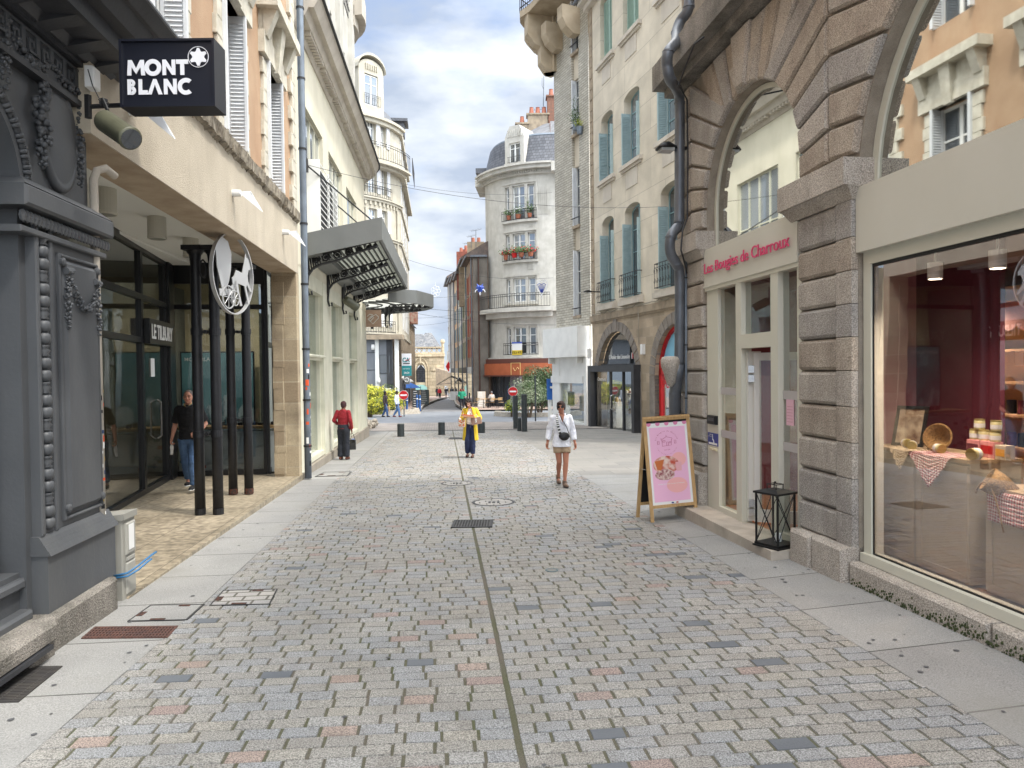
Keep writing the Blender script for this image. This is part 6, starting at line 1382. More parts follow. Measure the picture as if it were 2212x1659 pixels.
for(u,v),lb_ in zip(cpx,clab):
 o=G(u,v,-.165,0);cps.append(o);t=thing('iron_column',lb_,'column',o,'black iron columns of the arcade')
 b=MB();b.lathe([(.078,.1),(.076,1.5),(.074,3.6),(.078,3.75),(.07,3.8),(.085,3.95),(.11,4.03)],o,18);b.build('shaft',M['iron'],t,True)
 b=MB();b.lathe([(.08,0),(.081,.1)],o,18);b.build('foot',M['rust']if v<1100 else M['iron'],t);b=MB();b.box(o+Vector((-.15,-.15,4.03)),o+Vector((.15,.15,4.10)),);b.lathe([(.1,3.98),(.13,4.03)],o,18);b.build('capital',M['iron'],t)
for(i,j,lb_,hs)in((0,1,'front pair',(1.24,2.80)),(2,3,'rear pair',(1.32,2.90))):
 for h in hs:
  p,q=cps[i]+Vector((0,0,h)),cps[j]+Vector((0,0,h));t=thing('column_clamp','black clamp tying the %s of iron columns, %s one'%(lb_,'lower' if h<2 else 'upper'),'clamp',(p+q)/2)
  b=MB()
  for c in(p,q):b.lathe([(.084,-.05),(.088,-.05),(.088,.05),(.084,.05)],c,16)
  b.build('collar',M['iron'],t);b=MB();b.tube([p,q],.02,6);m_=(p+q)/2;b.tube([m_+Vector((0,-.05,0)),m_+Vector((0,.05,0))],.03,8);b.build('bolt',M['iron'],t)
b=MB();m_=(cps[0]+cps[1])/2+Vector((0,-.05,3.75));b.tube([m_+Vector((.05*math.cos(k*.7),.02*math.sin(k*.31),.14*math.sin(k*.7)))for k in range(60)],.007,5);tag(b.build('cable_coil',M['cable'],None,True),'coiled cable hanging between the front column capitals','cable')
cx=(cps[1]+cps[2])/2;s_,z_=LA.px(502,594,-.42);o=at(502,592,11.0)
t=thing('carriage_sign','round steel openwork sign of a horse and carriage between the columns','sign',o)
ux=Vector((.14,.99,0)).normalized();un=Vector((.99,-.14,0));SR=.60
SPt=lambda x,z,d=0:o+ux*x*SR+Vector((0,0,z*SR))+un*d
b=MB();n=40
for k in range(n):
 a0,a1=2*PI*k/n,2*PI*(k+1)/n;b.hexa([SPt(math.cos(a0),math.sin(a0)*1.04,-.03),SPt(math.cos(a1),math.sin(a1)*1.04,-.03),SPt(.97*math.cos(a1),.97*1.04*math.sin(a1),-.03),SPt(.97*math.cos(a0),.97*1.04*math.sin(a0),-.03),SPt(math.cos(a0),math.sin(a0)*1.04,.03),SPt(math.cos(a1),math.sin(a1)*1.04,.03),SPt(.97*math.cos(a1),.97*1.04*math.sin(a1),.03),SPt(.97*math.cos(a0),.97*1.04*math.sin(a0),.03)])
STL=mat('matt_steel_sheet',srgb(186,186,186),rough=.45,metal=.3);b.build('ring',STL,t)
def cut(name,pts,d=.0):
 b=MB();b.prism([SPt(x,z,d)for x,z in pts],un*.012);return b.build(name,STL,t)
cut('hood',[(-.78,.5),(-.7,.75),(-.45,.86),(-.22,.8),(-.06,.5),(-.1,.1),(-.2,-.2),(-.34,-.45),(-.5,-.5),(-.62,-.2),(-.74,.1)])
cut('seat',[(-.7,-.45),(-.2,-.4),(.12,-.12),(.1,-.3),(-.15,-.55),(-.66,-.62)],.013)
cut('horse',[(.02,-.05),(.12,.12),(.42,.08),(.5,.28),(.62,.62),(.66,.52),(.74,.50),(.86,.28),(.84,.2),(.76,.22),(.70,.05),(.72,-.1),(.9,-.35),(.82,-.38),(.66,-.2),(.62,-.28),(.78,-.7),(.70,-.72),(.52,-.25),(.2,-.22),(.24,-.42),(.4,-.78),(.3,-.8),(.14,-.45),(.1,-.25),(.04,-.45),(-.02,-.7),(-.08,-.68),(-.04,-.35),(-.08,-.1)],.013)
b=MB()
for r_,cxx,cz in((.30,-.3,-.62),(.20,.02,-.62)):
 for k in range(20):
  a0,a1=2*PI*k/20,2*PI*(k+1)/20;b.hexa([SPt(cxx+r_*q*math.cos(a),cz+r_*q*math.sin(a),d)for d in(.026,.04)for q,a in((1,a0),(1,a1),(.9,a1),(.9,a0))])
 for k in range(8):a=k*PI/4;b.tube([SPt(cxx,cz,.033),SPt(cxx+.9*r_*math.cos(a),cz+.9*r_*math.sin(a),.033)],.006,4)
b.build('wheel',STL,t)
b=MB();b.tube([SPt(0,1.04),SPt(0,1.35)],.01,5);b.build('hanger',M['ironwork'],t)
for(u,v,lb_)in((326,255,'nearest white wedge-shaped wall lamp, under the dark box sign'),(533,428,'middle white wedge-shaped wall lamp on the beige beam'),(634,510,'farthest white wedge-shaped wall lamp at the end of the beige beam')):
 s,z=LA.px(u,v,.2);o=LA.P(s,z,0);t=thing('wall_lamp',lb_,'wall lamp',o,'white wedge wall lamps')
 b=MB();P=lambda a,h,d:LA.P(s+a,z+h,d);b.prism([P(-.05,.07,.10),P(-.02,.09,.26),P(.0,-.2,.42)],LA.d*.02+Vector((0,0,.012)));b.prism([P(-.03,.09,.26),P(.16,.09,.22),P(.02,-.2,.42)],(0,0,.012));b.build('shade',mat('white_lamp',srgb(226,228,232),rough=.4),t)
 b=MB();b.tube([P(0,.07,.0),P(0,.07,.12)],.05,12);b.build('base',M['paper'],t)
SGd=.12
s_a,z_a=LA.px(256,160,.1)
O=at(0,0,1);
tl,tr_,bl_,br_=at(256,84,5.62),at(462,88,5.62),at(259,231,5.62),at(466,233,5.62)
t=thing('box_sign','dark box sign with white capital letters and a six-pointed star logo','sign',(tl+br_)/2)
ex=(tr_-tl);ew=ex.length;ex=Vector((ex.x,ex.y,0)).normalized();ez=Vector((0,0,1));en=Vector((ex.y,-ex.x,0));hgt=tl.z-bl_.z
BXP=lambda a,z,d=0:bl_+ex*a+ez*z+en*d
def bx(b,a0,a1,z0,z1,d0,d1):b.hexa([BXP(a0,z0,d0),BXP(a1,z0,d0),BXP(a1,z0,d1),BXP(a0,z0,d1),BXP(a0,z1,d0),BXP(a1,z1,d0),BXP(a1,z1,d1),BXP(a0,z1,d1)])
b=MB();bx(b,0,ew,0,hgt,-.22,-.02)
for q in((0,ew,0,.018),(0,ew,hgt-.018,hgt),(0,.018,.018,hgt-.018),(ew-.018,ew,.018,hgt-.018)):bx(b,*q,-.02,.0)
b.build('case',M['signdark'],t)
cap=.12;sw_=.034;XS=.83;X0=.055;fx=lambda x:X0+(x-X0)*XS if x<.68 else x
def stroke(b,p,q,w=sw_):
 p,q=Vector((*p,0)),Vector((*q,0));d=(q-p).normalized();n_=Vector((-d.y,d.x,0))*w/2
 b.prism([BXP(v.x,v.y,-.019)for v in(p-n_,q-n_,q+n_,p+n_)],en*.006)
def ringst(b,cx,cz,ro,ri,a0=0,a1=2*PI,n=28):
 for k in range(n):
  t0,t1=a0+(a1-a0)*k/n,a0+(a1-a0)*(k+1)/n;b.prism([BXP((fx(cx)if ro<.08 else cx)+r*math.cos(a),cz+r*math.sin(a),-.019)for r,a in((ro,t0),(ro,t1),(ri,t1),(ri,t0))],en*.006)
def poly_(b,pts,f=True):b.prism([BXP(fx(x)if f else x,z,-.019)for x,z in pts],en*.006)
x0,zb1,zb2=.055,.25,.10
b=MB();w=sw_;h=cap
def Mm(x,z):poly_(b,[(x,z),(x+.01,z+h),(x+.045,z+h),(x+.085,z+h*.45),(x+.125,z+h),(x+.16,z+h),(x+.17,z),(x+.133,z),(x+.128,z+h*.55),(x+.085,z+.01),(x+.042,z+h*.55),(x+.037,z)])
def Nn(x,z):poly_(b,[(x,z),(x,z+h),(x+.034,z+h),(x+.088,z+h*.42),(x+.088,z+h),(x+.122,z+h),(x+.122,z),(x+.09,z),(x+.034,z+h*.6),(x+.034,z)])
Mm(x0,zb1);ringst(b,x0+.245,zb1+h/2,h*.55,h*.27);Nn(x0+.335,zb1);poly_(b,[(x0+.465,zb1+h),(x0+.58,zb1+h),(x0+.58,zb1+h-.034),(x0+.541,zb1+h-.034),(x0+.541,zb1),(x0+.504,zb1),(x0+.504,zb1+h-.034),(x0+.465,zb1+h-.034)])
x=x0;z=zb2
poly_(b,[(x,z),(x,z+h),(x+.034,z+h),(x+.034,z)]);ringst(b,x+.038,z+h*.27,h*.29,h*.07,-PI/2,PI/2,12);ringst(b,x+.036,z+h*.75,h*.25,h*.06,-PI/2,PI/2,12)
poly_(b,[(x+.105,z),(x+.105,z+h),(x+.139,z+h),(x+.139,z+.034),(x+.19,z+.034),(x+.19,z)])
poly_(b,[(x+.19,z-.0),(x+.245,z+h),(x+.275,z+h),(x+.33,z),(x+.293,z),(x+.26,z+h*.66),(x+.227,z)])
Nn(x+.345,z);ringst(b,x+.555,z+h/2,h*.55,h*.27,math.radians(48),math.radians(312),24)
b.build('lettering',M['signwhite'],t)
b=MB();cxs,czs=ew*.825,hgt-.14;ringst(b,cxs,czs,.082,.078);pts=[]
for k in range(12):
 a=PI/2+k*PI/6;r=.07 if k%2==0 else .047;pts+=[(cxs+r*math.cos(a-.12),czs+r*math.sin(a-.12)),(cxs+r*math.cos(a+.12),czs+r*math.sin(a+.12))]
poly_(b,pts,False);b.build('logo',M['signwhite'],t)
b=MB();q0,q1=BXP(-.0,.06,-.12),BXP(-.32,.05,-.12);b.tube([q0,q1],.018,6);b.tube([q1-Vector((0,0,.09)),q1+Vector((0,0,.09))],.03,6);b.build('bracket',M['rubber'],t)
c0,c1=at(228,262,5.5),at(280,298,5.35);t=thing('floodlight','olive-green cylinder floodlight hanging under the dark box sign','lamp',(c0+c1)/2);d=(c1-c0).normalized()
OL=mat('olive_metal',srgb(96,96,78),srgb(84,84,68),8,.45);b=MB();b.lathe([(.05,-.03),(.082,-.01),(.085,0),(.085,(c1-c0).length),(.09,(c1-c0).length+.005),(.085,(c1-c0).length+.02)],c0,22,ax=d);b.build('can',OL,t,True)
b=MB();b.lathe([(.075,(c1-c0).length+.021),(.075,(c1-c0).length+.024)],c0,22,ax=d);b.build('glass',M['pane'],t)
b=MB();b.tube([c0+d*.05,c0+d*.03+Vector((0,0,.1)),c0+Vector((-.02,0,.17)),at(224,217,5.58)],.014,6)
b.build('bracket',M['rubber'],t)
b=MB();b.tube([at(224,217,5.6)+Vector((.03*math.cos(k),.02*math.sin(k*1.7),.02*math.sin(k)-.0008*k))for k in range(40)]+[at(236,240,5.55)],.004,4);b.tube([at(190,150,5.9),at(200,185,5.85),at(215,214,5.65)],.005,4);tag(b.build('tangled_cable',M['cable'],None,True),'tangled black wires at the bracket of the dark box sign','cable')
b=MB();s,z=LA.px(195,170,.02);b.bbox(LA,s-.06,s+.06,z-.09,z+.09,0,.08,.01);tag(b.build('junction_box',M['paper'],None),'small white box on the beam beside the dark box sign','junction box')
t=thing('downpipe','grey sticker-covered downpipe beside the carved grey shopfront','downpipe',LA.P(-.25,0,-.12));b=MB();xx,zz=LA.px(212,800,-.12)
b.tube([LA.P(xx,0,-.12),LA.P(xx,3.78,-.12),LA.P(xx+.02,3.86,-.1),LA.P(xx+.08,3.9,-.05),LA.P(xx+.2,3.86,-.02)],.036,12);b.build('pipe',M['stone_pale'],t,True)
b=MB();rs=random.Random(5);c=LA.P(xx,0,-.12)
cc=[M['paper'],M['rubber'],mat('orange_sticker',srgb(214,84,40),rough=.5),mat('yellow_sticker',srgb(220,180,40),rough=.5),mat('navy_sticker',srgb(40,60,100),rough=.5)]
for k in range(26):
 zz=.3+k*.062;a0=rs.uniform(-1.6,.2);w=rs.uniform(.3,.9);h=rs.uniform(.012,.03);b.m=rs.choice((0,0,0,1,1,2,3,4))
 for j in range(3):
  A,B_=a0+w*j/3,a0+w*(j+1)/3;q=lambda a,z:c+Vector((.0375*math.cos(a),.0375*math.sin(a),z));b.quad(q(A,zz-h),q(B_,zz-h),q(B_,zz+h),q(A,zz+h))
b.build('sticker',cc,t)
UC=G(258,1312,-.14,0);UC1=G(278,1285,-.14,0)
t=thing('utility_cabinet','small grey utility cabinet with torn poster at the end of the carved shopfront','cabinet',LA.P(-.12,-.15,-.1));b=MB()
ucs=LA.S(262,-.05,1290);b.bbox(LA,ucs-.02,ucs+.26,-.2,.62,-.34,-.02,.012);b.hexa([LA.P(ucs-.03,.62,-.35),LA.P(ucs+.27,.62,-.35),LA.P(ucs+.27,.62,0),LA.P(ucs-.03,.62,0),LA.P(ucs-.03,.65,-.35),LA.P(ucs+.27,.65,-.35),LA.P(ucs+.27,.68,0),LA.P(ucs-.03,.68,0)]);b.build('case',mat('grey_plastic',srgb(150,148,140),srgb(140,138,130),3,.6),t)
b=MB();b.bbox(LA,ucs+.03,ucs+.23,.28,.58,-.03,.0,.01);b.wbox(LA,ucs+.05,ucs+.21,.22,.25,-.02,-.005);b.bbox(LA,ucs+.03,ucs+.23,-.1,.2,-.03,-.005,.01);b.build('door',mat('grey_plastic',srgb(158,156,148),rough=.6),t)
b=MB();b.wbox(LA,ucs+.07,ucs+.18,.32,.56,.001,.004);b.build('torn_poster',M['paper'],t)
for k,lb_ in enumerate(('upper blue hose end sticking out of the grey utility cabinet','lower blue hose end sticking out of the grey utility cabinet')):
 b=MB();a=.02*k;b.tube([LA.P(ucs-.03,.10-a,-.1),LA.P(ucs-.02,.12-a*1.5,.02),LA.P(ucs+.06,.17-a*2,.09),LA.P(ucs+.22-.1*k,.22-a*2,.14),LA.P(ucs+.30-.12*k,.235-a*2,.16)],.010,8);tag(b.build('blue_hose',mat('blue_hose',srgb(56,112,156),rough=.4),None,True),lb_,'hose')
gs=thing('carved_shopfront','old grey painted wooden shopfront with carved garlands and heavy dark cornice','shopfront',LA.P(-1,0,-.1))
GD=-.12;gS=lambda u,v,d=GD:LA.S(u,d,v)
sA,sB_=gS(88,1300),gS(230,1180)
GR=M['grey_paint']
b=MB();b.wbox(LA,sA,sB_,.62,3.12,-.6,GD);b.wbox(LA,sA-.02,sB_+.02,.14,.62,-.6,GD+.07)
b.build('pilaster',GR,gs)
b=MB()
for z0_,z1_,d_ in((.60,.64,.10),(.64,.68,.075),(.68,.72,.05),(.72,.75,.03)):b.hexa([LA.P(sA-.03,z0_,-.6),LA.P(sB_+.03,z0_,-.6),LA.P(sB_+.03,z0_,GD+d_),LA.P(sA-.03,z0_,GD+d_),LA.P(sA-.03,z1_,-.6),LA.P(sB_+.03,z1_,-.6),LA.P(sB_+.03,z1_,GD+d_-.02),LA.P(sA-.03,z1_,GD+d_-.02)])
b.build('base_moulding',GR,gs)
ps,pe=sA+.34,sB_-.09
b=MB();b.bbox(LA,ps+.05,pe-.05,.86,2.95,GD,GD+.045,.03)
for q in((ps,ps+.03,.80,3.0),(pe-.03,pe,.80,3.0),(ps+.03,pe-.03,.80,.83),(ps+.03,pe-.03,2.97,3.0)):b.bbox(LA,*q,GD,GD+.03,.01)
b.build('panel',GR,gs)
b=MB()
for s in(ps+.03,pe-.05):
 for z in(.9,2.93):b.lathe([(.035,0),(.035,.02),(.02,.03)],LA.P(s,z,GD+.03),12,ax=LA.n)
b.build('rosette',GR,gs)
def beads(b,pts,r0=.035):
 "turned bead-and-reel run along a path"
 n=len(pts)
 for i in range(n-1):
  p,q=pts[i],pts[i+1];d=(q-p);m_=(p+q)/2
  L_=d.length/2
  if i%3==2:b.lathe([(r0*.5,-L_),(r0*.85,-L_*.8),(r0*.5,-L_*.5),(r0*.9,0),(r0*.5,L_*.5),(r0*.85,L_*.8),(r0*.5,L_)],m_,10,ax=d)
  else:b.lathe([(r0*.4,-L_),(r0*.9,-L_*.7),(r0,-L_*.2),(r0,L_*.2),(r0*.9,L_*.7),(r0*.4,L_)],m_,10,ax=d)
b=MB();bs=sA+.13;beads(b,[LA.P(bs,.78+k*.0975,GD+.0)for k in range(25)],.052);b.build('bead_column',GR,gs,True)
b=MB();beads(b,[LA.P(sB_-.01,.85+k*.075,GD-.04)for k in range(30)],.028);b.build('bead_column',GR,gs,True)
b=MB();b.bbox(LA,sA,sA+.05,.75,3.2,GD,GD+.03,.01);b.bbox(LA,sA+.21,sA+.26,.75,3.2,GD,GD+.025,.01);b.build('fillet',GR,gs)
def leaves(b,c,r,n,seed,q=1):
 rr_=random.Random(seed)
 for k in range(n):
  d=Vector((rr_.gauss(0,1),rr_.gauss(0,1),rr_.gauss(0,1))).normalized();b.ball(c+d*r*.6,(r*rr_.uniform(.3,.5),)*3,6)
def swag(name,path,r,seed):
 b=MB()
 for k,p in enumerate(path):leaves(b,p,r*(.7+.5*math.sin(PI*k/(len(path)-1))),7,seed+k)
 return b.build(name,GR,gs,True)
gl,gr_=LA.P(ps+.10,2.85,GD+.06),LA.P(pe-.08,2.80,GD+.06)
swag('garland',catenary(gl,gr_,.26,16),.036,3)
swag('garland',[LA.P(ps+.08,2.80-k*.045,GD+.05)for k in range(10)],.034,50);swag('garland',[LA.P(pe-.07,2.76-k*.045,GD+.05)for k in range(10)],.034,80)
b=MB();b.tube([LA.P(ps+.05,2.86,GD+.05),LA.P(ps+.15,2.87,GD+.05)],.03,10);b.tube([LA.P(pe-.13,2.83,GD+.05),LA.P(pe-.03,2.82,GD+.05)],.03,10);b.build('scroll',GR,gs)
b=MB();b.bbox(LA,sA-.25,sB_+.06,3.26,3.42,-.6,GD+.11,.02);b.bbox(LA,sA-.22,sB_+.03,3.07,3.12,-.6,GD+.05,.01);b.hexa([LA.P(sA-.25,3.42,-.6),LA.P(sB_+.06,3.42,-.6),LA.P(sB_+.06,3.42,GD+.10),LA.P(sA-.25,3.42,GD+.10),LA.P(sA-.1,3.5,-.6),LA.P(sB_-.02,3.5,-.6),LA.P(sB_-.02,3.5,GD+.0),LA.P(sA-.1,3.5,GD+.0)])
for k in range(26):
 s=sA-.2+k*(sB_-sA+.24)/25;b.ball(LA.P(s,3.19,GD+.05),(.022,.035,.05),6)
b.build('capital',GR,gs)
aC,aR,aZ=sA-.74,.72,3.42
b=MB();n=24
b.wbox(LA,aC+aR,sB_-.12,3.4,4.38,-.5,GD-.04)
for k in range(n):
 t0,t1=PI*k/n,PI*(k+1)/n;a,c=aC+aR*math.cos(t0),aC+aR*math.cos(t1);z,e=aZ+aR*math.sin(t0)*.98,aZ+aR*math.sin(t1)*.98
 if max(z,e)<5:b.hexa([LA.P(a,z,-.5),LA.P(c,e,-.5),LA.P(c,e,GD-.04),LA.P(a,z,GD-.04),LA.P(a,4.38,-.5),LA.P(c,4.38,-.5),LA.P(c,4.38,GD-.04),LA.P(a,4.38,GD-.04)])
b.build('spandrel',GR,gs)
b=MB();pts=[LA.P(aC+(aR+.02)*math.cos(t),aZ+(aR+.02)*math.sin(t),GD-.02)for t in[k*PI/60 for k in range(0,34)]];beads(b,pts,.04);b.build('bead_arch',GR,gs,True)
b=MB()
for q0,q1,dd in((1.06,1.10,.02),(.90,.97,0)):
 for k in range(24):
  t0,t1=PI*k/48,PI*(k+1)/48;b.hexa([LA.P(aC+aR*q*math.cos(a),aZ+aR*q*math.sin(a),d)for d in(GD-.2,GD-.02+dd)for q,a in((q0,t0),(q1,t0),(q1,t1),(q0,t1))])
b.build('archivolt',GR,gs)
mo_s,mo_z=LA.px(132,300,GD);b=MB();b.lathe([(1.12,0),(1.12,.04),(1.0,.055),(.96,.045),(.9,.05),(.02,.06)],(0,0,0),32)
b.v=[tuple(LA.P(mo_s+x*.24,mo_z+y*.40,GD-.04+z))for x,y,z in b.v];b.build('medallion',GR,gs,True)
swag('garland',[LA.P(mo_s-.30+.03*math.sin(k),mo_z+.42-k*.06,GD+.02)for k in range(13)],.06,120);swag('garland',[LA.P(mo_s+.27,mo_z+.35-k*.055,GD+.02)for k in range(13)],.042,160)
swag('garland',catenary(LA.P(mo_s-.75,mo_z+.62,GD+.02),LA.P(mo_s-.2,mo_z+.55,GD+.02),.16,12),.05,200);swag('garland',catenary(LA.P(mo_s-.2,mo_z+.55,GD+.02),LA.P(mo_s+.3,mo_z+.5,GD+.02),.05,9),.045,230);swag('garland',[LA.P(mo_s-.78,mo_z+.6-k*.06,GD+.02)for k in range(9)],.042,260)
SHADED_GR=M['dark_and_shade_paint']  # shade of the overhang put into the colour of frieze and cornice
b=MB();b.wbox(LA,-6,sB_-.10,4.36,4.68,-.5,GD+.02);b.wbox(LA,-6,sB_-.06,4.32,4.37,-.5,GD+.05);b.wbox(LA,-6,sB_-.06,4.66,4.70,-.5,GD+.07);b.build('frieze',SHADED_GR,gs)
b=MB();k=0;s=sB_-.22
while s>sA-1.3:
 for a0,a1,z0_,z1_ in((0,.17,.20,.225),(0,.025,.0,.20),(.0,.12,.0,.025),(.10,.125,.025,.14),(.05,.10,.115,.14),(.05,.07,.07,.115),(.17,.195,0,.225)):b.wbox(LA,s-a1,s-a0,4.47+z0_*.75,4.47+z1_*.75,GD+.02,GD+.035)
 s-=.195
b.build('key_pattern',GR,gs)
b=MB()
for z0_,z1_,d0,d1 in((4.70,4.76,.10,.16),(4.76,4.88,.42,.44),(4.88,5.0,.55,.62),(5.0,5.08,.66,.74)):
 e=sB_-.04+d0*.55;b.hexa([LA.P(-7,z0_,-.5),LA.P(e,z0_,-.5),LA.P(e,z0_,GD+d0),LA.P(-7,z0_,GD+d0),LA.P(-7,z1_,-.5),LA.P(e+.05,z1_,-.5),LA.P(e+.05,z1_,GD+d1),LA.P(-7,z1_,GD+d1)])
for k in range(10):
 s=sB_-.28-k*.42;b.hexa([LA.P(s,4.68,GD),LA.P(s+.16,4.68,GD),LA.P(s+.16,4.70,GD+.1),LA.P(s,4.70,GD+.1),LA.P(s,4.76,GD),LA.P(s+.16,4.76,GD),LA.P(s+.16,4.76,GD+.38),LA.P(s,4.76,GD+.38)])
b.build('cornice',SHADED_GR,gs)
b=MB();b.wbox(LA,-7,sB_+.25,5.08,5.10,-.5,GD+.76);b.build('cornice_top',M['zinc'],gs)
b=MB();b.wbox(LA,sA-.09,sA,.14,3.42,-.9,GD-.05)
b.wbox(LA,sA-.22,sA-.13,.5,3.42,-.42,-.34);b.wbox(LA,sA-2.8,sA-.22,.5,.62,-.42,-.3);b.wbox(LA,sA-2.8,sA-.09,.16,.50,-.5,-.22);b.bbox(LA,sA-2.8,sA-.09,.38,.46,-.3,-.17,.02);b.bbox(LA,sA-2.8,sA-.09,.14,.22,-.3,-.12,.02);b.wbox(LA,sA-2.8,sA-.22,3.36,3.42,-.42,-.34)
fr=b.build('window_frame',GR,gs);b=MB();b.wbox(LA,sA-2.8,sA-.22,.62,3.36,-.40,-.39);b.wpoly(LA,[(aC+.66*math.cos(t),3.42+.66*math.sin(t))for t in[k*PI/16 for k in range(17)]],-.40,-.39);b.build('pane',M['glass_dark'],fr)
b=MB();b.wbox(LA,sA-3,sA-.1,.3,5,-1.6,-1.55);b.build('interior',mat('dark_interior',srgb(70,74,78),rough=.8),gs)
t=thing('window_poster','white and dark blue poster in the window of the carved shopfront','poster',LA.P(sA-.6,1.5,-.45));b=MB();b.wbox(LA,sA-1.1,sA-.33,.85,2.4,-.46,-.45);b.build('sheet',M['paper'],t);b=MB();b.wbox(LA,sA-1.1,sA-.38,.95,1.5,-.449,-.446);b.build('dark_block',mat('navy_ink',srgb(40,46,70),rough=.6),t)
b=MB();b.bbox(LA,-1.45,LA.S(254,.02,1290),-.2,.15,-.5,.03,.025);b.bbox(LA,-3.4,-1.47,.0,.16,-.5,.10,.03);b.bbox(LA,-1.75,-1.45,-.2,.02,-.5,.06,.02);b.wbox(LA,-3.6,-1.46,.02,.03,-.4,.07);pl=b.build('plinth',M['granite_dark'],gs)
b=MB();b.wbox(LA,-3.6,-1.6,-.02,.015,.0,.12);b.build('iron_bar',M['dark_and_shade_paint'],gs)
b=MB();b.wbox(LA,-3.6,-1.76,-.25,-.02,-.6,-.05);b.build('cellar_opening',M['rubber'],gs)
b=MB();b.wbox(LA,-9,-.78,5.10,14,-.8,-.08);b.build('tower_wall',M['ochre'],gs)
CW=Wall(-4.73,16.21,-.088,1)
cr=thing('cream_building','cream building with curved cornice, tall shop windows and industrial glazing','building',CW.P(6,-.5))
S_=lambda u,v=600,d=0:CW.S(u,d,v)
E1=12.2
up=[(S_(657,400),S_(700,500),5.0,8.25),(S_(711,420),S_(741,500),5.0,8.2),(S_(749,480),S_(771,550),5.0,8.1)]
facade(CW,-.62,E1,4.35,9.75,up,.18,'wall',M['cream'],cr)
facade(CW,-.62,14,10.0,26,[(4.2,5.2,11.6,14.2),(7.4,8.4,11.6,14.2),(10.5,11.4,11.6,14.2),(4.2,5.2,15.6,18.2),(7.4,8.4,15.6,18.2),(10.5,11.4,15.6,18.2),(7.4,8.4,19.6,22.2),(10.5,11.4,19.6,22.2)],.3,'tower_wall',M['white_stone'],cr,d=-.55)
b=MB()
for s0 in(3.0,6.2,9.2,12.4):b.wbox(CW,s0,s0+.7,10.2,26,-.55,-.38)
b.build('pilaster',M['white_stone'],cr)
for a,c in((4.2,5.2),(7.4,8.4),(10.5,11.4)):
 for z in((11.6,15.6)if a<5 else(11.6,15.6,19.6)):
  window(CW,a,c,z,z+2.6,cr,-.75,M['white'],M['pane'],1,(.5,),.06);railing(CW,a-.1,c+.1,z,.95,cr,-.4,'scroll',None,.2)
  shutter(CW,a-.55,a-.02,z,z+2.6,cr,M['white_shutter'],-.55)
DE=Drum(CW.P(E1,0,-2.2),2.2,math.atan2(CW.n.y,CW.n.x),1)
b=MB();prof=[(9.62,.0,.10),(9.75,.10,.22),(9.9,.30,.42),(10.05,.42,.52)]
def band(b,z0,z1,d0,d1):
 b.hexa([CW.P(-.62,z0,-.6),CW.P(E1,z0,-.6),CW.P(E1,z0,d0),CW.P(-.62,z0,d0),CW.P(-.62,z1,-.6),CW.P(E1,z1,-.6),CW.P(E1,z1,d1),CW.P(-.62,z1,d1)]);n=8
 for k in range(n):
  x0,x1=3.4*k/n,3.4*(k+1)/n;b.hexa([DE.P(x0,z0,-.4),DE.P(x1,z0,-.4),DE.P(x1,z0,d0),DE.P(x0,z0,d0),DE.P(x0,z1,-.4),DE.P(x1,z1,-.4),DE.P(x1,z1,d1),DE.P(x0,z1,d1)])
for a,c,e,f in((9.6,9.78,.03,.12),(9.78,9.95,.26,.34),(9.95,10.2,.46,.6)):band(b,a,c,e,f)
for k in range(72):
 if k%12<11:s=.1+k*.168;b.wbox(CW,s,s+.09,9.70,9.90,0,.24)
b.build('cornice',M['stone_pale'],cr)
b=MB();b.wbox(CW,-.62,E1,10.2,10.24,-.6,.66);n=8
for k in range(n):
 x0,x1=3.4*k/n,3.4*(k+1)/n;b.hexa([DE.P(x0,10.2,-.4),DE.P(x1,10.2,-.4),DE.P(x1,10.2,.66),DE.P(x0,10.2,.66),DE.P(x0,10.25,-.4),DE.P(x1,10.25,-.4),DE.P(x1,10.25,.66),DE.P(x0,10.25,.66)])
b.build('cornice_flashing',M['cable'],cr)
drumfacade(DE,0,3.4,-1,9.7,[],.2,'wall',M['cream'],cr)
DE2=Drum(CW.P(13.4,0,-2.6),2.05,math.atan2(CW.n.y,CW.n.x),1);drumfacade(DE2,0,3.2,10,26,[],.2,'wall',M['white_stone'],cr)
b=MB()
for z,r in((21.5,.3),(22.2,.9),(23,1.2),(16.0,.3),(16.4,.6)):dbox_(b,DE2,-.5,3.2,z,z+.8,-.2,r)
b.build('corbelled_bow',M['stone_pale'],cr)
FRM=M['cream_paint']
for i,(a,c,z,e)in enumerate(up):
 window(CW,a,c,z,e,cr,-.1,FRM,M['pane_l'],(3,3,2)[i],(.5,),.05)
b=MB();a,c,z,e=up[0];b.wbox(CW,a+.1,c+.12,4.95,6.95,.02,.06)
b.v=b.v;fr_=MB();LD=.35
for x in(a+.05,(a+c)/2+.05,c+.05):fr_.wbox(CW,x,x+.05,4.9,6.95,LD-.05,LD)
for x in(a+.05,c+.07):fr_.wbox(CW,x,x+.03,4.9,6.95,0,LD-.05)
o=fr_.build('louvre_frame',M['white'],cr)
b=MB()
for k in range(14):zz=4.97+k*.145;b.wbox(CW,a+.08,c+.08,zz,zz+.022,LD-.012,LD)
b.build('louvre_slats',M['white'],o)
b=MB();b.wbox(CW,a+.08,c+.05,4.95,6.9,.2,.23);b.build('louvre_back',M['rubber'],o)
gl=[(S_(664,800),S_(700,800)),(S_(718,800),S_(741,800)),(S_(755.5,800),S_(772,800))]
posts=[(-.62,gl[0][0]),(gl[0][1],gl[1][0]),(gl[1][1],gl[2][0]),(gl[2][1],E1)]
ZB_,ZT_=-.05,4.0
b=MB()
for a,c in posts:b.wbox(CW,a,c,-1.2,ZT_+.4,-.35,.0)
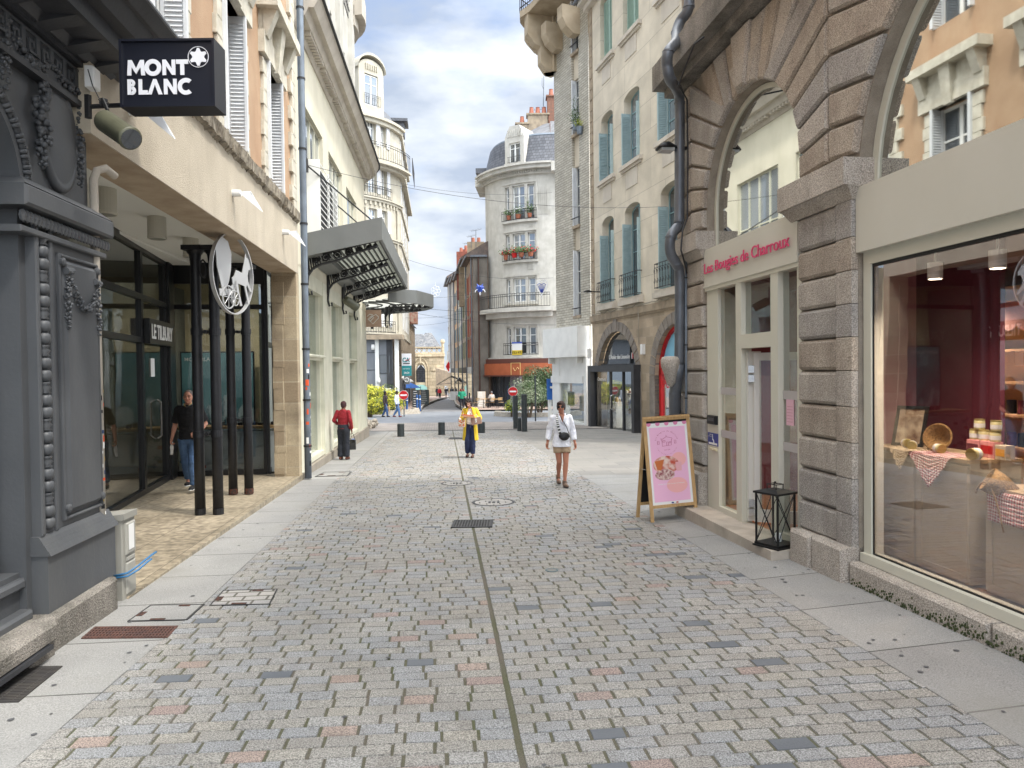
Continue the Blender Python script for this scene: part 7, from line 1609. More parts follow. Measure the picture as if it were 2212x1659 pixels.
for a,c in gl:b.wbox(CW,a,c,ZT_,ZT_+.4,-.35,-.01)
b.build('shop_piers',FRM,cr)
b=MB()
for a,c in gl:
 b.wbox(CW,a,c,ZB_-.12,ZB_,-.3,-.02);b.wbox(CW,a,c,2.3,2.44,-.28,-.06);b.wbox(CW,a,a+.05,ZB_,ZT_,-.28,-.1);b.wbox(CW,c-.05,c,ZB_,ZT_,-.28,-.1)
 b.tube([CW.P(a,2.40,-.0),CW.P(c+.1,2.40,-.0)],.04,6)
fo=b.build('shop_window',FRM,cr)
b=MB()
for a,c in gl:b.wbox(CW,a+.05,c-.05,ZB_,ZT_,-.2,-.19)
b.build('pane',glassmat('cream_shop_glass',(.62,.66,.62,1),refl=.10),fo)
b=MB()
for a,c in gl:b.wbox(CW,a-.6,c+.6,ZB_,ZT_,-3.05,-3)
b.wbox(CW,-.05,E1-.2,-.3,ZB_-.02,-1.5,-.3);b.build('inner_partition',mat('inner_grey',srgb(122,122,112),srgb(96,96,88),2,.8),cr)
b=MB();n=12
b.wbox(CW,.2,E1+.1,-1.2,ZB_-.14,-.3,.06);b.build('plinth',mat('plinth_stone',srgb(150,142,130),srgb(136,128,116),2,.85),cr)
t=thing('canopy','long grey metal and glass canopy with scrolled iron brackets over the cream shop','canopy',CW.P(5,5))
K0,K1=-.02,9.9;IN,OUT=(4.62,.0),(5.02,1.80)
def kz(d):return 4.62+(5.02-4.62)*d/1.8
H_=.52
b=MB();hx=lambda s0,s1,d0,d1,lo,hi:b.hexa([CW.P(s0,kz(d0)+lo,d0),CW.P(s1,kz(d0)+lo,d0),CW.P(s1,kz(d1)+lo,d1),CW.P(s0,kz(d1)+lo,d1),CW.P(s0,kz(d0)+hi,d0),CW.P(s1,kz(d0)+hi,d0),CW.P(s1,kz(d1)+hi,d1),CW.P(s0,kz(d1)+hi,d1)])
hx(K0,K0+.06,.02,1.8,0,H_);hx(K1-.06,K1,.02,1.8,0,H_);hx(K0+.06,K1-.06,1.74,1.8,0,H_);b.build('fascia',M['canopy'],t)
b=MB();hx(K0+.06,K1-.06,.02,.40,.0,.22);b.build('wall_beam',M['canopy'],t)
b=MB();hx(K0+.06,K1-.06,.40,1.74,.16,.17);b.build('glass_roof',M['frosted'],t)
b=MB()
for k in range(11):d=.46+k*.12;hx(K0+.06,K1-.06,d,d+.022,.10,.16)
b.build('glazing_bars',mat('dark_bars',srgb(74,76,76),rough=.5),t)
def bracket(W_,s,kzf,par,L_=1.66):
 b=MB();P=lambda d,z:W_.P(s,z,d);z0=4.15
 for off in(-.03,.03):
  Q=lambda d,z:W_.P(s+off,z,d)
  b.tube([Q(.03,z0-.05),Q(.05,z0+.1),Q(.16,z0+.26),Q(.36,z0+.36),Q(.7,z0+.44),Q(1.2,kzf(1.2)-.10),Q(L_,kzf(L_)-.04)],.026,5)
  b.tube([Q(.03,z0),Q(.03,kzf(0)+.0)],.03,5);b.tube([Q(.06,z0+.5),Q(L_,kzf(L_)+.08)],.02,5)
  for k in range(6):b.tube([Q(.05+k*.05,z0+.5),Q(.09+k*.05,z0+.15+k*.045)],.013,4)
  for k in range(9):x=.35+k*.14;b.tube([Q(x,kzf(x)+.06),Q(x+.05,kzf(x)-.12+.04*k/9)],.011,4)
 for cx,r in((.24,.10),(.46,.11),(.72,.10),(.98,.09),(1.22,.08),(1.46,.07),(1.6,.055)):
  cz=kzf(cx)-.03-r*.3;b.tube([P(cx+r*(1-k/18)*math.cos(k*.7),cz+r*(1-k/18)*math.sin(k*.7))for k in range(16)],.022,5);b.lathe([(r*.3,-.03),(r*.3,.03)],P(cx,cz),8,ax=W_.d)
 b.tube([P(.04,z0),P(.02,z0-.2),P(.06,z0-.36),P(.13,z0-.34),P(.12,z0-.26)],.028,6)
 b.build('bracket',M['ironwork'],par,True)
for s in(.35,3.2,5.9,8.6):bracket(CW,s,kz,t)
b=MB()
for s in(.2,3.5):b.tube([CW.P(s,6.75,.1),CW.P(s+1.2 if s<1 else s+1.9,kz(1.7)+H_,1.7)],.018,6);b.wbox(CW,s-.05,s+.05,6.6,6.9,0,.12)
b.tube([CW.P(9.8,7.0,.1),CW.P(9.9,kz(1.7)+H_,1.7)],.018,5);b.build('tie_rod',M['ironwork'],t)
t=thing('canopy','rounded far end canopy turning the corner beyond the long grey one','canopy',CW.P(12,5))
Cc=CW.P(E1,0,-1.0);K2=4.55
outer=[CW.P(9.95,0,1.1),CW.P(10.6,0,2.1)]+[Cc+(CW.n*math.cos(a)+CW.d*math.sin(a))*3.7 for a in[k*PI/14 for k in range(0,7)]]
b=MB()
for p,q in zip(outer,outer[1:]):b.hexa([p+Vector((0,0,K2)),q+Vector((0,0,K2)),(q-Cc)*.985+Cc+Vector((0,0,K2)),(p-Cc)*.985+Cc+Vector((0,0,K2)),p+Vector((0,0,K2+.5)),q+Vector((0,0,K2+.5)),(q-Cc)*.985+Cc+Vector((0,0,K2+.5)),(p-Cc)*.985+Cc+Vector((0,0,K2+.5))])
b.build('fascia',M['canopy'],t)
b=MB();b.add([p+Vector((0,0,K2+.16))for p in outer]+[Cc+Vector((0,0,K2+.16))],[tuple(range(len(outer)+1))]);b.build('glass_roof',M['frosted'],t)
b=MB()
for f in(.3,.45,.6,.75,.88):b.tube([(p-Cc)*f+Cc+Vector((0,0,K2+.1))for p in outer],.03,4)
b.build('glazing_bars',mat('dark_bars',srgb(74,76,76),rough=.5),t)
class RW:
 def __init__(s,a):s.n=CW.n*math.cos(a)+CW.d*math.sin(a);s.d=Vector((s.n.y,-s.n.x,0))
 def P(s,a,z,d=0):return Cc+s.n*(1.9+d)+s.d*a+Vector((0,0,z))
for a in(.0,.5,1.0):bracket(RW(a),0,lambda d:4.62,t)
tlq,brq=at(788,670,28.6),at(824,706,28.6);t=thing('hanging_sign','square wood-grain sign with white line heart logo hanging below the canopy','sign',(tlq+brq)/2)
b=MB();b.box((tlq.x,tlq.y-.05,brq.z),(brq.x,tlq.y+.05,tlq.z));b.build('panel',mat('pink_wood',srgb(186,158,140),srgb(166,138,122),4,.5,stretch=(1,1,14)),t)
cx,cz,y=(tlq.x+brq.x)/2,(tlq.z+brq.z)/2,tlq.y-.06;b=MB()
q=lambda*p,r=.014:b.tube([(cx+x,y,cz+z)for x,z in p],r,4)
q((-.23,.08),(-.12,.17),(-.02,.15),(.02,.10),(.12,.16),(.23,.06),(.22,.0),(.0,-.22),(-.2,-.02),(-.04,.11));q((-.17,-.05),(.0,.1),(.03,.03),(-.02,-.03),(-.1,-.1));q((-.10,-.0),(.0,.08));b.build('logo',M['paper'],t)
b=MB();b.tube([(cx-.2,y+.06,tlq.z),(cx-.2,y+.06,tlq.z+.3)],.012,4);b.tube([(cx+.2,y+.06,tlq.z),(cx+.2,y+.06,tlq.z+.3)],.012,4);b.build('hanger',M['ironwork'],t)
c0,c1=CW.P(3.3,4.0,.45),CW.P(3.6,3.75,.8);t=thing('floodlight','olive floodlight hanging under the long grey canopy','lamp',c0);d=(c1-c0).normalized();b=MB();b.lathe([(.09,0),(.12,.05),(.12,.42),(.13,.45)],c0,16,ax=d);b.build('can',OL,t,True);b=MB();b.lathe([(.1,.451),(.1,.455)],c0,16,ax=d);b.build('glass',M['frosted'],t);b=MB();b.tube([c0,c0+Vector((0,0,.4))],.02,5);b.build('bracket',M['ironwork'],t)
t=thing('downpipe','tall grey-blue downpipe between the beige arcade and the cream shop','downpipe',CW.P(-.25,-.3,.1));b=MB();pp=lambda u,v:(lambda q:LA.P(q[0],q[1],.12))(LA.px(u,v,.12))
pj=[LA.P(8.62,z,.10)for z in(-.3,1,2,3,4,6,8,10,12)]
b.tube(pj,.075,12);b.build('pipe',M['zinc_l'],t,True);b=MB()
for z in(.4,1.4,2.5,3.9,5.2,6.8,8.3,9.8):b.lathe([(.088,-.02),(.088,.02)],LA.P(8.62,z,.10),12)
b.build('clip',M['ironwork'],t);b=MB();rs=random.Random(9)
for k in range(18):
 v=780+k*12.5;c=LA.P(8.62,2.15-k*.125,.10);b.m=rs.choice((0,0,1,2));a0=rs.uniform(-1.9,.0);h=rs.uniform(.02,.07);w=rs.uniform(.4,1)
 for j in range(3):
  A,B_=a0+w*j/3,a0+w*(j+1)/3;g_=lambda a,z:c+Vector((.077*math.cos(a),.077*math.sin(a),z));b.quad(g_(A,-h),g_(B_,-h),g_(B_,h),g_(A,h))
b.build('sticker',cc,t)
BC=Vector((-14.6,58.9,0));BR_=5.72
bk=thing('bank_building','cream rounded corner block with balconies over a grey bank front','building',(BC.x,BC.y,-1.2))
BD=Drum(BC,BR_,math.radians(270),1)
def bs(u,r=BR_,v=600):
 r_=_dir((u-1106)/CF,1,-(v-829.5)/CF);m_=r_.x/r_.y;A=m_*m_+1;B=-2*(m_*BC.x+BC.y);C=BC.length_squared-r*r;dd=B*B-4*A*C
 if dd<0:return 1.45*r
 y=(-B-math.sqrt(dd))/(2*A);a=math.atan2(y-BC.y,m_*y-BC.x);a=a if a>-PI/2 else a+2*PI;return(a+PI/2)*r
bz=lambda v:at(820,v,53.4).z
L1=1.45*BR_
fl=[(242,298),(345,405),(440,490),(530,590),(642,702)]
wc=[(bs(782),bs(792)),(bs(799),bs(816)),(bs(827),bs(838))]
holes=[(a,c,bz(v1),bz(v0))for v0,v1 in fl for a,c in wc]
CRM=mat('cream_stucco',srgb(188,182,166),srgb(174,168,152),1.5,.85,bump=.1,bscale=20,stain=srgb(160,150,130),st_amt=.35)
drumfacade(BD,-6,L1,bz(728),bz(236),holes,.35,'wall',CRM,bk)
SD=BD.P(L1,0);SW=Wall(SD.x,SD.y,-.10,1)
facade(SW,0,14,bz(728),bz(236),[(1.5+k*2.8,2.6+k*2.8,bz(v1),bz(v0))for k in range(4)for v0,v1 in fl],.3,'side_wall',CRM,bk)
for k in range(4):
 for v0,v1 in fl:window(SW,1.5+k*2.8,2.6+k*2.8,bz(v1),bz(v0),bk,-.2,M['white'],M['pane'],1,(.5,),.08);shutter(SW,.9+k*2.8,1.45+k*2.8,bz(v1),bz(v0),bk,M['white_shutter'],0,pitch=.2)
for z0_,z1_ in[(bz(v1),bz(v0))for v0,v1 in fl]:
 for a,c in wc:
  b=MB();w=.09;d=-.25
  dbox_(b,BD,a,a+w,z0_,z1_,d-.05,d);dbox_(b,BD,c-w,c,z0_,z1_,d-.05,d);dbox_(b,BD,a+w,c-w,z0_,z0_+w,d-.05,d);dbox_(b,BD,a+w,c-w,z1_-w,z1_,d-.05,d);dbox_(b,BD,(a+c)/2-w*.6,(a+c)/2+w*.6,z0_+w,z1_-w,d-.05,d+.01);dbox_(b,BD,a+w,c-w,z0_+(z1_-z0_)*.66,z0_+(z1_-z0_)*.66+.06,d-.05,d)
  o=b.build('window',M['white'],bk);b=MB();dbox_(b,BD,a,c,z0_,z1_,d-.04,d-.03);b.build('pane',M['pane_l'],o)
  if c-a>.5:b=MB();dbox_(b,BD,c+.05,c+.4,z0_,z1_,.02,.07);b.build('shutter',M['white_shutter'],bk)
b=MB()
for v,p,h in((236,.5,.5),(340,.95,.35),(415,.25,.3),(500,.22,.3),(604,.25,.3),(716,.3,.3)):
 z=bz(v);dbox_(b,BD,-6,L1,z-h*.4,z,-.1,p);dbox_(b,BD,-6,L1,z-h,z-h*.4,-.1,p*.6);b.wbox(SW,0,14,z-h,z,-.1,p*.45)
for v in(715,424):
 for k in range(18):s=k*.42;dbox_(b,BD,s,s+.16,bz(v)-.3,bz(v)+.1,0,.12,1)
b.build('cornice',CRM,bk)
for v,p in((335,.95),(415,.25),(604,.3),(716,.4)):drail(BD,-2,L1 if v<400 else bs(846),bz(v),1.25 if v<400 else .9,p-.1,bk,.22)
b=MB();b.tube([SW.P(k*.25,bz(335)+1.2,1.0)for k in range(20)],.03,4)
for k in range(20):b.tube([SW.P(k*.25,bz(335),1.0),SW.P(k*.25,bz(335)+1.2,1.0)],.015,4)
b.build('railing',M['ironwork'],bk)
dq=bs(812);DM=BD.P(dq,0);tg=(BD.P(dq+.5,0)-BD.P(dq-.5,0)).normalized();DB=Wall(DM.x,DM.y,0,1,ang=math.atan2(tg.y,tg.x))
if DB.n.dot(DM-BC)<0:DB.n=-DB.n
hw=1.15;za,zb,zc=bz(236),bz(140),bz(107)
b=MB();b.wbox(DB,-hw,-.62,za,zb,-3,-.2);b.wbox(DB,.62,hw,za,zb,-3,-.2);b.wbox(DB,-.62,.62,za,za+.9,-3,-.2);b.wpoly(DB,[(-hw,zb),(hw,zb)]+[(hw*math.cos(t),zb+.35+(zc-zb-.35)*math.sin(t))for t in[k*PI/12 for k in range(13)]],-3,-.2)
for k in range(13):t0=PI*k/13;t1=PI*(k+1)/13;b.hexa([DB.P(hw*1.12*math.cos(a),zb+.3+(zc-zb-.1)*1.05*math.sin(a)*q,d)for d in(-3,0)for q,a in((1,t0),(1,t1),(1.18,t1),(1.18,t0))])
for k in range(7):b.wbox(DB,-.55+k*.17,-.48+k*.17,zb+.3,zb+.75,-.2,-.1)
b.build('dormer',CRM,bk);window(DB,-.62,.62,za+.9,zb-.05,bk,-.3,M['white'],M['pane'],1,(.7,),.08);railing(DB,-.75,.75,za+.9,.8,bk,-.05,pitch=.18)
b=MB();ring(b,BD,-6,L1,bz(236),-.2,bz(200),-.8);ring(b,BD,-6,L1,bz(200),-.8,bz(190),-3);b.quad(SW.P(0,bz(236),-.2),SW.P(14,bz(236),-.2),SW.P(14,bz(205),-1),SW.P(0,bz(205),-1));b.build('mansard',M['slate'],bk)
b=MB();b.wbox(SW,2,3.4,bz(225),bz(195),-2,.3);b.wbox(SW,1.7,3.7,bz(195),bz(188),-2.4,.6);b.wbox(SW,9,9.8,bz(236),bz(180),-2,0);b.build('dormer',M['slate'],bk)
b=MB();b.tube([BD.P(bs(858),bz(430),.1),BD.P(bs(858),bz(720),.1)],.07,6);b.build('downpipe',CRM,bk)
gp=mat('grey_cladding',srgb(112,116,122),srgb(118,122,128),2,.5);BG=Wall(BC.x-4,52.4,0,1,ang=0);BG.n=Vector((0,-1,0))
zq=-1.15;zt=bz(735);ba=lambda u:at(u,780,52.4).x-(BC.x-4)
b=MB();b.wbox(BG,-4,ba(847),zq,zt,-.4,0)
b.build('bank_front',gp,bk)
e_=BG.P(ba(847),0,0);SG=Wall(e_.x,e_.y,-.16,1)
b=MB();b.wbox(SG,0,16,zq,zt,-.4,0);b.build('side_wall',M['dark_and_shade_paint'],bk)
b=MB();b.wbox(BG,ba(811),ba(819),zq,zt,0,.12);b.wbox(BG,ba(853),ba(860),zq,zt,-.4,.12);b.build('white_pilaster',M['white'],bk)
b=MB()
for v in(763,800):b.wbox(BG,ba(780),ba(811),bz(v),bz(v)+.05,0,.01)
b.wbox(BG,ba(819),ba(847),bz(840),bz(840)+.04,0,.01);b.build('joint',M['dark_and_shade_paint'],bk)
b=MB();b.wbox(BG,ba(820),ba(843),bz(807),bz(767),0,.03);b.build('window',M['black'],bk);b=MB();b.wbox(BG,ba(821),ba(842),bz(806),bz(768),.03,.035);b.build('pane',M['pane'],bk)
b=MB();b.wbox(BG,ba(832),ba(846),bz(860),bz(838),0,.06);b.build('cash_machine',M['white'],bk)
b=MB();b.wbox(BG,-4,ba(872),zt,zt+.35,-.4,.5);b.wbox(SG,0,16,zt,zt+.3,-.4,.4);b.build('canopy_slab',M['stone_warm'],bk)
teal=mat('teal_panel',srgb(34,130,134),rough=.45)
t=thing('small_bank_sign','small teal square logo plate on the grey bank front','sign',BG.P(ba(800),bz(841),.05));b=MB();b.wbox(BG,ba(797),ba(805),bz(844),bz(838),0,.04);b.build('plate',teal,t);text('CA',BG,ba(798.5),bz(843),.12,'lettering',M['paper'],t,.05,.17,0,.01)
for u,v,lb_ in((807,751,'upper white security camera on the bank front'),(818,822,'lower white security camera on the bank front')):
 o=BG.P(ba(u),bz(v),.15);t=thing('security_camera',lb_,'camera',o);b=MB();b.lathe([(.12,-.2),(.14,0),(.1,.2)],o,12);b.build('housing',M['paper'],t,True);b=MB();b.tube([o,o-BG.n*.15],.04,5);b.build('bracket',M['paper'],t)
Y=54.4;a_,c_=at(868,764,Y),at(889,821,Y);m1,m2=at(868,790,Y).z,at(868,803,Y).z
t=thing('bank_sign','tall white and teal projecting bank sign at the corner of the far street','sign',(a_+c_)/2)
b=MB();b.box((a_.x,Y-.1,m1),(c_.x,Y+.1,a_.z));b.build('white_panel',M['signwhite'],t);b=MB();b.box((a_.x,Y-.1,at(868,812,Y).z),(c_.x,Y+.1,m1));b.build('teal_panel',teal,t)
b=MB();tx=lambda x,y:Vector((a_.x+.06+x,Y-.12,m1+.28+y));text('CA',None,0,0,.34,'lettering',teal,t,0,.56,0,.03,fn=tx)
b=MB();b.tube([tx(.22,.12),tx(.5,.16),tx(.58,.3)],.02,4);b.build('logo_swash',M['red'],t);b=MB();b.box((a_.x+.1,Y-.12,m1+.14),(c_.x-.1,Y-.11,m1+.2));b.build('underline',M['rubber'],t)
text('CRÉDIT AGRICOLE',None,0,0,.09,'lettering',M['paper'],t,0,.55,0,.005,fn=lambda x,y:Vector((a_.x+.06+x,Y-.12,m1-.28+y)))
text('24h/24',None,0,0,.16,'lettering',M['paper'],t,0,.4,0,.01,fn=lambda x,y:Vector((a_.x+.16+x,Y-.12,m1-.62+y)))
b=MB();b.box((a_.x-.4,Y-.03,m1-.03),(a_.x,Y+.03,m1+.03));b.build('bracket',M['ironwork'],t)
a2,c2=at(873,812,57),at(885,830,57);t=thing('round_logo_sign','grey square sign with a white ring logo below the bank sign','sign',(a2+c2)/2);b=MB();b.box((a2.x,56.9,c2.z),(c2.x,57.1,a2.z));b.build('panel',mat('grey_sign',srgb(110,112,112),rough=.5),t)
b=MB();mm_=(a2+c2)/2;b.tube([(mm_.x+.16*math.cos(k*PI/8),56.88,mm_.z+.02+.16*math.sin(k*PI/8))for k in range(17)],.03,4);b.build('ring',M['paper'],t);text('D',None,0,0,.18,'lettering',M['paper'],t,0,.13,0,.01,fn=lambda x,y:Vector((mm_.x-.06+x,56.88,mm_.z-.07+y)))
lr=thing('stone_house','narrow stone house with a brick chimney beyond the bank block','building',(-11.5,75,-1.5))
LW=Wall(-10.9,68,-.08,1);facade(LW,0,30,-2.5,at(880,690,80).z,[(2+k*3,3+k*3,z,z+1.7)for k in range(8)for z in(2.5,5.3)],.3,'wall',M['stone_warm'],lr)
b=MB();b.wbox(LW,0,.4,-2.5,at(880,690,80).z,-6,0);b.build('gable',M['stone_warm'],lr)
b=MB();o=at(884,670,85);b.box((o.x-1.0,84,at(884,700,85).z),(o.x+.9,86,at(884,672,85).z));b.build('chimney',mat('chimney_brick',srgb(150,92,76),srgb(170,150,130),3,.9),lr)
b=MB();b.quad(LW.P(0,at(880,690,80).z,.3),LW.P(30,at(880,690,80).z,.3),LW.P(30,at(880,670,80).z,-3),LW.P(0,at(880,670,80).z,-3));b.build('roof',M['slate'],lr)
b=MB()
for k in range(5):b.wbox(LW,k*4,k*4+2.8,-1.8,1.2,.0,.12)
b.build('shopfront',mat('shop_grey',srgb(96,100,110),srgb(150,150,150),.5,.5),lr)
t=thing('parasol','blue parasol in front of the shops beyond the bank','parasol',at(886,850,78));o=at(884,838,78);b=MB();b.lathe([(1.3,0),(.7,.35),(.05,.6)],o,10);b.build('canopy',mat('blue_canvas',srgb(60,110,190),rough=.8),t);b=MB();b.tube([o+Vector((0,0,.5)),(o.x,o.y,gz(0,o.y))],.04,5);b.build('pole',M['zinc'],t)
b=MB();o=at(884,818,74);b.hexa([(o.x-1,72,o.z+.3),(o.x+.2,72,o.z-.4),(o.x+.2,76,o.z-.4),(o.x-1,76,o.z+.3),(o.x-1,72,o.z+.5),(o.x+.2,72,o.z-.3),(o.x+.2,76,o.z-.3),(o.x-1,76,o.z+.5)]);tag(b.build('shop_awning',M['white'],None),'white shop awning beyond the bank block','awning')
CY=128;ch=thing('church','pale stone church with steep grey slate roof and pointed window closing the street','church',at(930,862,CY))
cxw=lambda u:at(u,800,CY).x;czw=lambda v:at(930,v,CY).z
CHW=Wall(cxw(880),CY,0,1,ang=0);CHW.n=Vector((0,-1,0));cs=lambda u:cxw(u)-cxw(880)
cst=tilemat('church_ashlar',CHW,1.3,.62,srgb(204,188,158),srgb(182,166,138),srgb(150,136,112),.03,.5,'wall',.9,.2,.15,8)
facade(CHW,-6,cs(960),czw(870),czw(770),[(cs(898),cs(919),czw(826),czw(788),czw(788)-czw(805))],.8,'wall',cst,ch)
b=MB();gp_=[(cs(898),czw(826)),(cs(919),czw(826)),(cs(919),czw(800)),(cs(908.5),czw(787)),(cs(898),czw(800))];b.wpoly(CHW,gp_,-.5,-.45);b.build('window',mat('leaded_glass',srgb(60,60,66),srgb(88,88,92),2,.4),ch)
b=MB()
for k in range(1,6):s=cs(898)+(cs(919)-cs(898))*k/6;b.wbox(CHW,s-.03,s+.03,czw(826),czw(795),-.45,-.40)
for k in range(9):z=czw(826)+k*.33;b.wbox(CHW,cs(898),cs(919),z-.03,z+.03,-.45,-.40)
b.build('leading',M['rubber'],ch)
b=MB()
for r,w in((1.15,.3),(1.6,.2)):
 ptsL=[(cs(908.5)-(cs(919)-cs(898))/2*r*math.cos(t*PI/2),czw(805)+(czw(785)-czw(805))*r*math.sin(t*PI/2)**.85)for t in[k/8 for k in range(9)]]
 for sg in(1,-1):
  P=[(cs(908.5)+sg*(s-cs(908.5)),z)for s,z in ptsL];b.tube([CHW.P(P[0][0],czw(835),.1)]+[CHW.P(s,z,.1)for s,z in P],w*.6,5)
b.tube([CHW.P(cs(908.5),czw(785),.1),CHW.P(cs(908.5),czw(762),.1)],.2,5);b.wbox(CHW,-6,cs(961),czw(770),czw(764),-.5,.35);b.wbox(CHW,cs(932),cs(941),czw(801),czw(789),0,.2)
b.build('tracery',cst,ch)
b=MB();s=0
for v in(750.5,763):b.wbox(CHW,-5,cs(957),czw(v)-.12,czw(v)+.12,-.1,.2)
k=-5.
while k<cs(955):b.tube([CHW.P(k,czw(763),.05),CHW.P(k+.9,czw(751),.05)],.07,4);b.tube([CHW.P(k+.9,czw(763),.05),CHW.P(k,czw(751),.05)],.07,4);k+=.9
b.tube([CHW.P(cs(957),czw(766),0),CHW.P(cs(957),czw(735),0)],.25,6);b.ball(CHW.P(cs(957),czw(738),0),.45,6);b.build('parapet',cst,ch)
RFM=mat('weathered_slate',srgb(112,112,112),srgb(88,90,94),1.2,.85,speck=.3,sscale=3)
zA,zB=czw(750),czw(715);b=MB()
b.add([CHW.P(cs(888),zA,-1),CHW.P(cs(942),zA,-1),CHW.P(cs(942),zA,-12),CHW.P(cs(888),zA,-12),CHW.P(cs(911),zB,-6),CHW.P(cs(925),zB,-6)],[(0,1,5,4),(1,2,5),(2,3,4,5),(3,0,4)])
b.add([CHW.P(-8,zA,-1),CHW.P(cs(905),zA,-1),CHW.P(cs(905),czw(717),-7),CHW.P(-8,czw(717),-7)],[(0,1,2,3)]);b.build('roof',RFM,ch)
t=thing('church_porch','low pale green arched door of the church behind the crowd','door',CHW.P(cs(908),czw(862),.2));b=MB();b.wpoly(CHW,[(cs(898),czw(866))]+[(cs(908.5)-1.15*math.cos(k*PI/10),czw(838)+.6*math.sin(k*PI/10))for k in range(11)]+[(cs(919),czw(866))],.1,.25);b.build('leaf',mat('verdigris',srgb(150,196,186),rough=.6),t);b=MB();b.wbox(CHW,cs(908),cs(909),czw(866),czw(834),.25,.28);b.build('joint',M['rubber'],t)
b=MB();b.box((cxw(952),150,-3),(cxw(985),170,at(960,748,150).z));b.box((cxw(940),152,-3),(cxw(955),170,at(960,758,150).z));tag(b.build('distant_block',M['white_stone'],None),'flat white block rising behind the church parapet','building')
b=MB();o=at(963,790,122);b.box((o.x-.6,129,o.z-4),(o.x+1.2,131,o.z+1.0));tag(b.build('distant_house',M['white_stone'],None),'white house front right of the church','building')
b=MB();o=at(957,800,125);
b.add([(o.x-1.2,124,czw(833)),(o.x+3.5,124,czw(833)),(o.x+3.5,124,czw(812)),(o.x-1.2,124,czw(795)),(o.x-1.2,127,czw(833)),(o.x+3.5,127,czw(833)),(o.x+3.5,127,czw(812)),(o.x-1.2,127,czw(795))],[(0,1,2,3),(3,2,6,7),(1,5,6,2)]);tag(b.build('ruined_wall',M['stone_warm'],None),'sloping rubble buttress at the right of the church','wall')
cols3=[M['ochre'],M['stone_pale'],M['cream'],M['stone_warm'],M['render'],M['stone_warm']]
names=['grey-brown narrow house nearest the white corner building, with rust red shutters','beige narrow house with green-grey shutters, second in the old row','cream narrow house with open light blue shutters in the old row','peach narrow house with faded blue shutters in the old row','grey house with plain windows in the old row','last narrow house before the church in the old row']
shm=[mat('rust_shutter',srgb(170,84,62),rough=.7),mat('olive_shutter',srgb(140,142,112),rough=.7),M['blue_shutter'],mat('faded_blue',srgb(128,150,160),rough=.7),M['zinc_l'],M['white_shutter']]
base=[(M['stone_warm'],0),(M['stone_pale'],0),(M['white_stone'],0),(M['ochre'],0),(M['stone_pale'],0),(M['render'],0)]
wallm=[mat('house_plaster_a',srgb(182,160,142),srgb(162,142,126),1,.9,stain=srgb(96,88,80)),mat('house_plaster_b',srgb(204,192,172),srgb(186,174,156),1,.9,stain=srgb(110,102,92)),mat('house_plaster_c',srgb(226,218,204),srgb(208,200,186),1,.9,stain=srgb(130,122,110)),mat('house_plaster_d',srgb(226,192,152),srgb(210,176,138),1,.9,stain=srgb(140,120,100)),mat('house_plaster_e',srgb(200,190,176),srgb(182,172,158),1,.9,stain=srgb(110,104,96)),mat('house_plaster_f',srgb(190,182,170),srgb(176,168,156),1,.9)]
us=[1023,1011,1001,992,984,976,969]
ry=[63.5,69.5,77,85,93,101,112]
hv=[555,560,585,592,598,600]
for i in range(6):
 p,q=at(us[i],800,ry[i]),at(us[i+1],800,ry[i+1]);m_=(q.x-p.x)/(q.y-p.y);W_=Wall(p.x,p.y,m_,-1);L_=(q-p).to_2d().length
 z1_=at(us[i],hv[i],ry[i]).z;t=thing('old_house',names[i],'house',(p.x,p.y,gz(0,p.y)),'narrow old houses down the far street')
 n=2 if L_>5 else 2;wv=L_/n;hh=[]
 for k in range(n):
  for f in range(4):z=3.2+f*(z1_-4)/4.1;hh.append((wv*(k+.36),wv*(k+.64),z,z+1.7))
 facade(W_,0,L_,gz(0,p.y)-1,z1_,hh,.3,'wall',wallm[i],t)
 b=MB();b.wbox(W_,0,.2,-3,z1_,-9,-.02);b.wbox(W_,L_-.2,L_,-3,z1_,-9,-.02);b.build('party_wall',wallm[i],t)
 for h in hh:
  window(W_,*h,t,-.2,M['white'],M['pane'],1,(.5,),.08)
  w=h[1]-h[0]
  if i!=4:shutter(W_,h[0]-w*.38,h[0]-.02,h[2],h[3],t,shm[i],0.01,pitch=.25);shutter(W_,h[1]+.02,h[1]+w*.38,h[2],h[3],t,shm[i],.01,pitch=.25)
  b=MB();b.wbox(W_,h[0]-.1,h[1]+.1,h[2]-.15,h[2],-.02,.1);b.build('sill',wallm[i],t)
 b=MB();b.hexa([W_.P(-.1,z1_,.5),W_.P(L_+.1,z1_,.5),W_.P(L_+.1,z1_,-9),W_.P(-.1,z1_,-9),W_.P(-.1,z1_+.2,.55),W_.P(L_+.1,z1_+.2,.55),W_.P(L_+.1,z1_+3,-4),W_.P(-.1,z1_+3,-4)]);b.build('roof',mat('old_tile_roof',srgb(110,96,88),srgb(86,78,74),3,.9),t)
 b=MB();b.tube([W_.P(.15,-1,.1),W_.P(.15,z1_,.1)],.07,6);b.tube([W_.P(0,z1_+.05,.58),W_.P(L_,z1_+.05,.58)],.09,6);b.build('gutter',M['zinc'],t)
 b=MB();b.wbox(W_,.3,L_-.3,gz(0,p.y)+.1,2.3,0,.08);sf=b.build('shopfront',[M['white'],M['dark_and_shade_paint'],mat('olive_front',srgb(120,118,96),rough=.6),M['stone_pale'],M['dark_and_shade_paint'],M['white']][i],t)
 b=MB();b.wbox(W_,.8,L_-.8,gz(0,p.y)+.6,1.7,.08,.1);b.build('pane',M['pane'],sf)
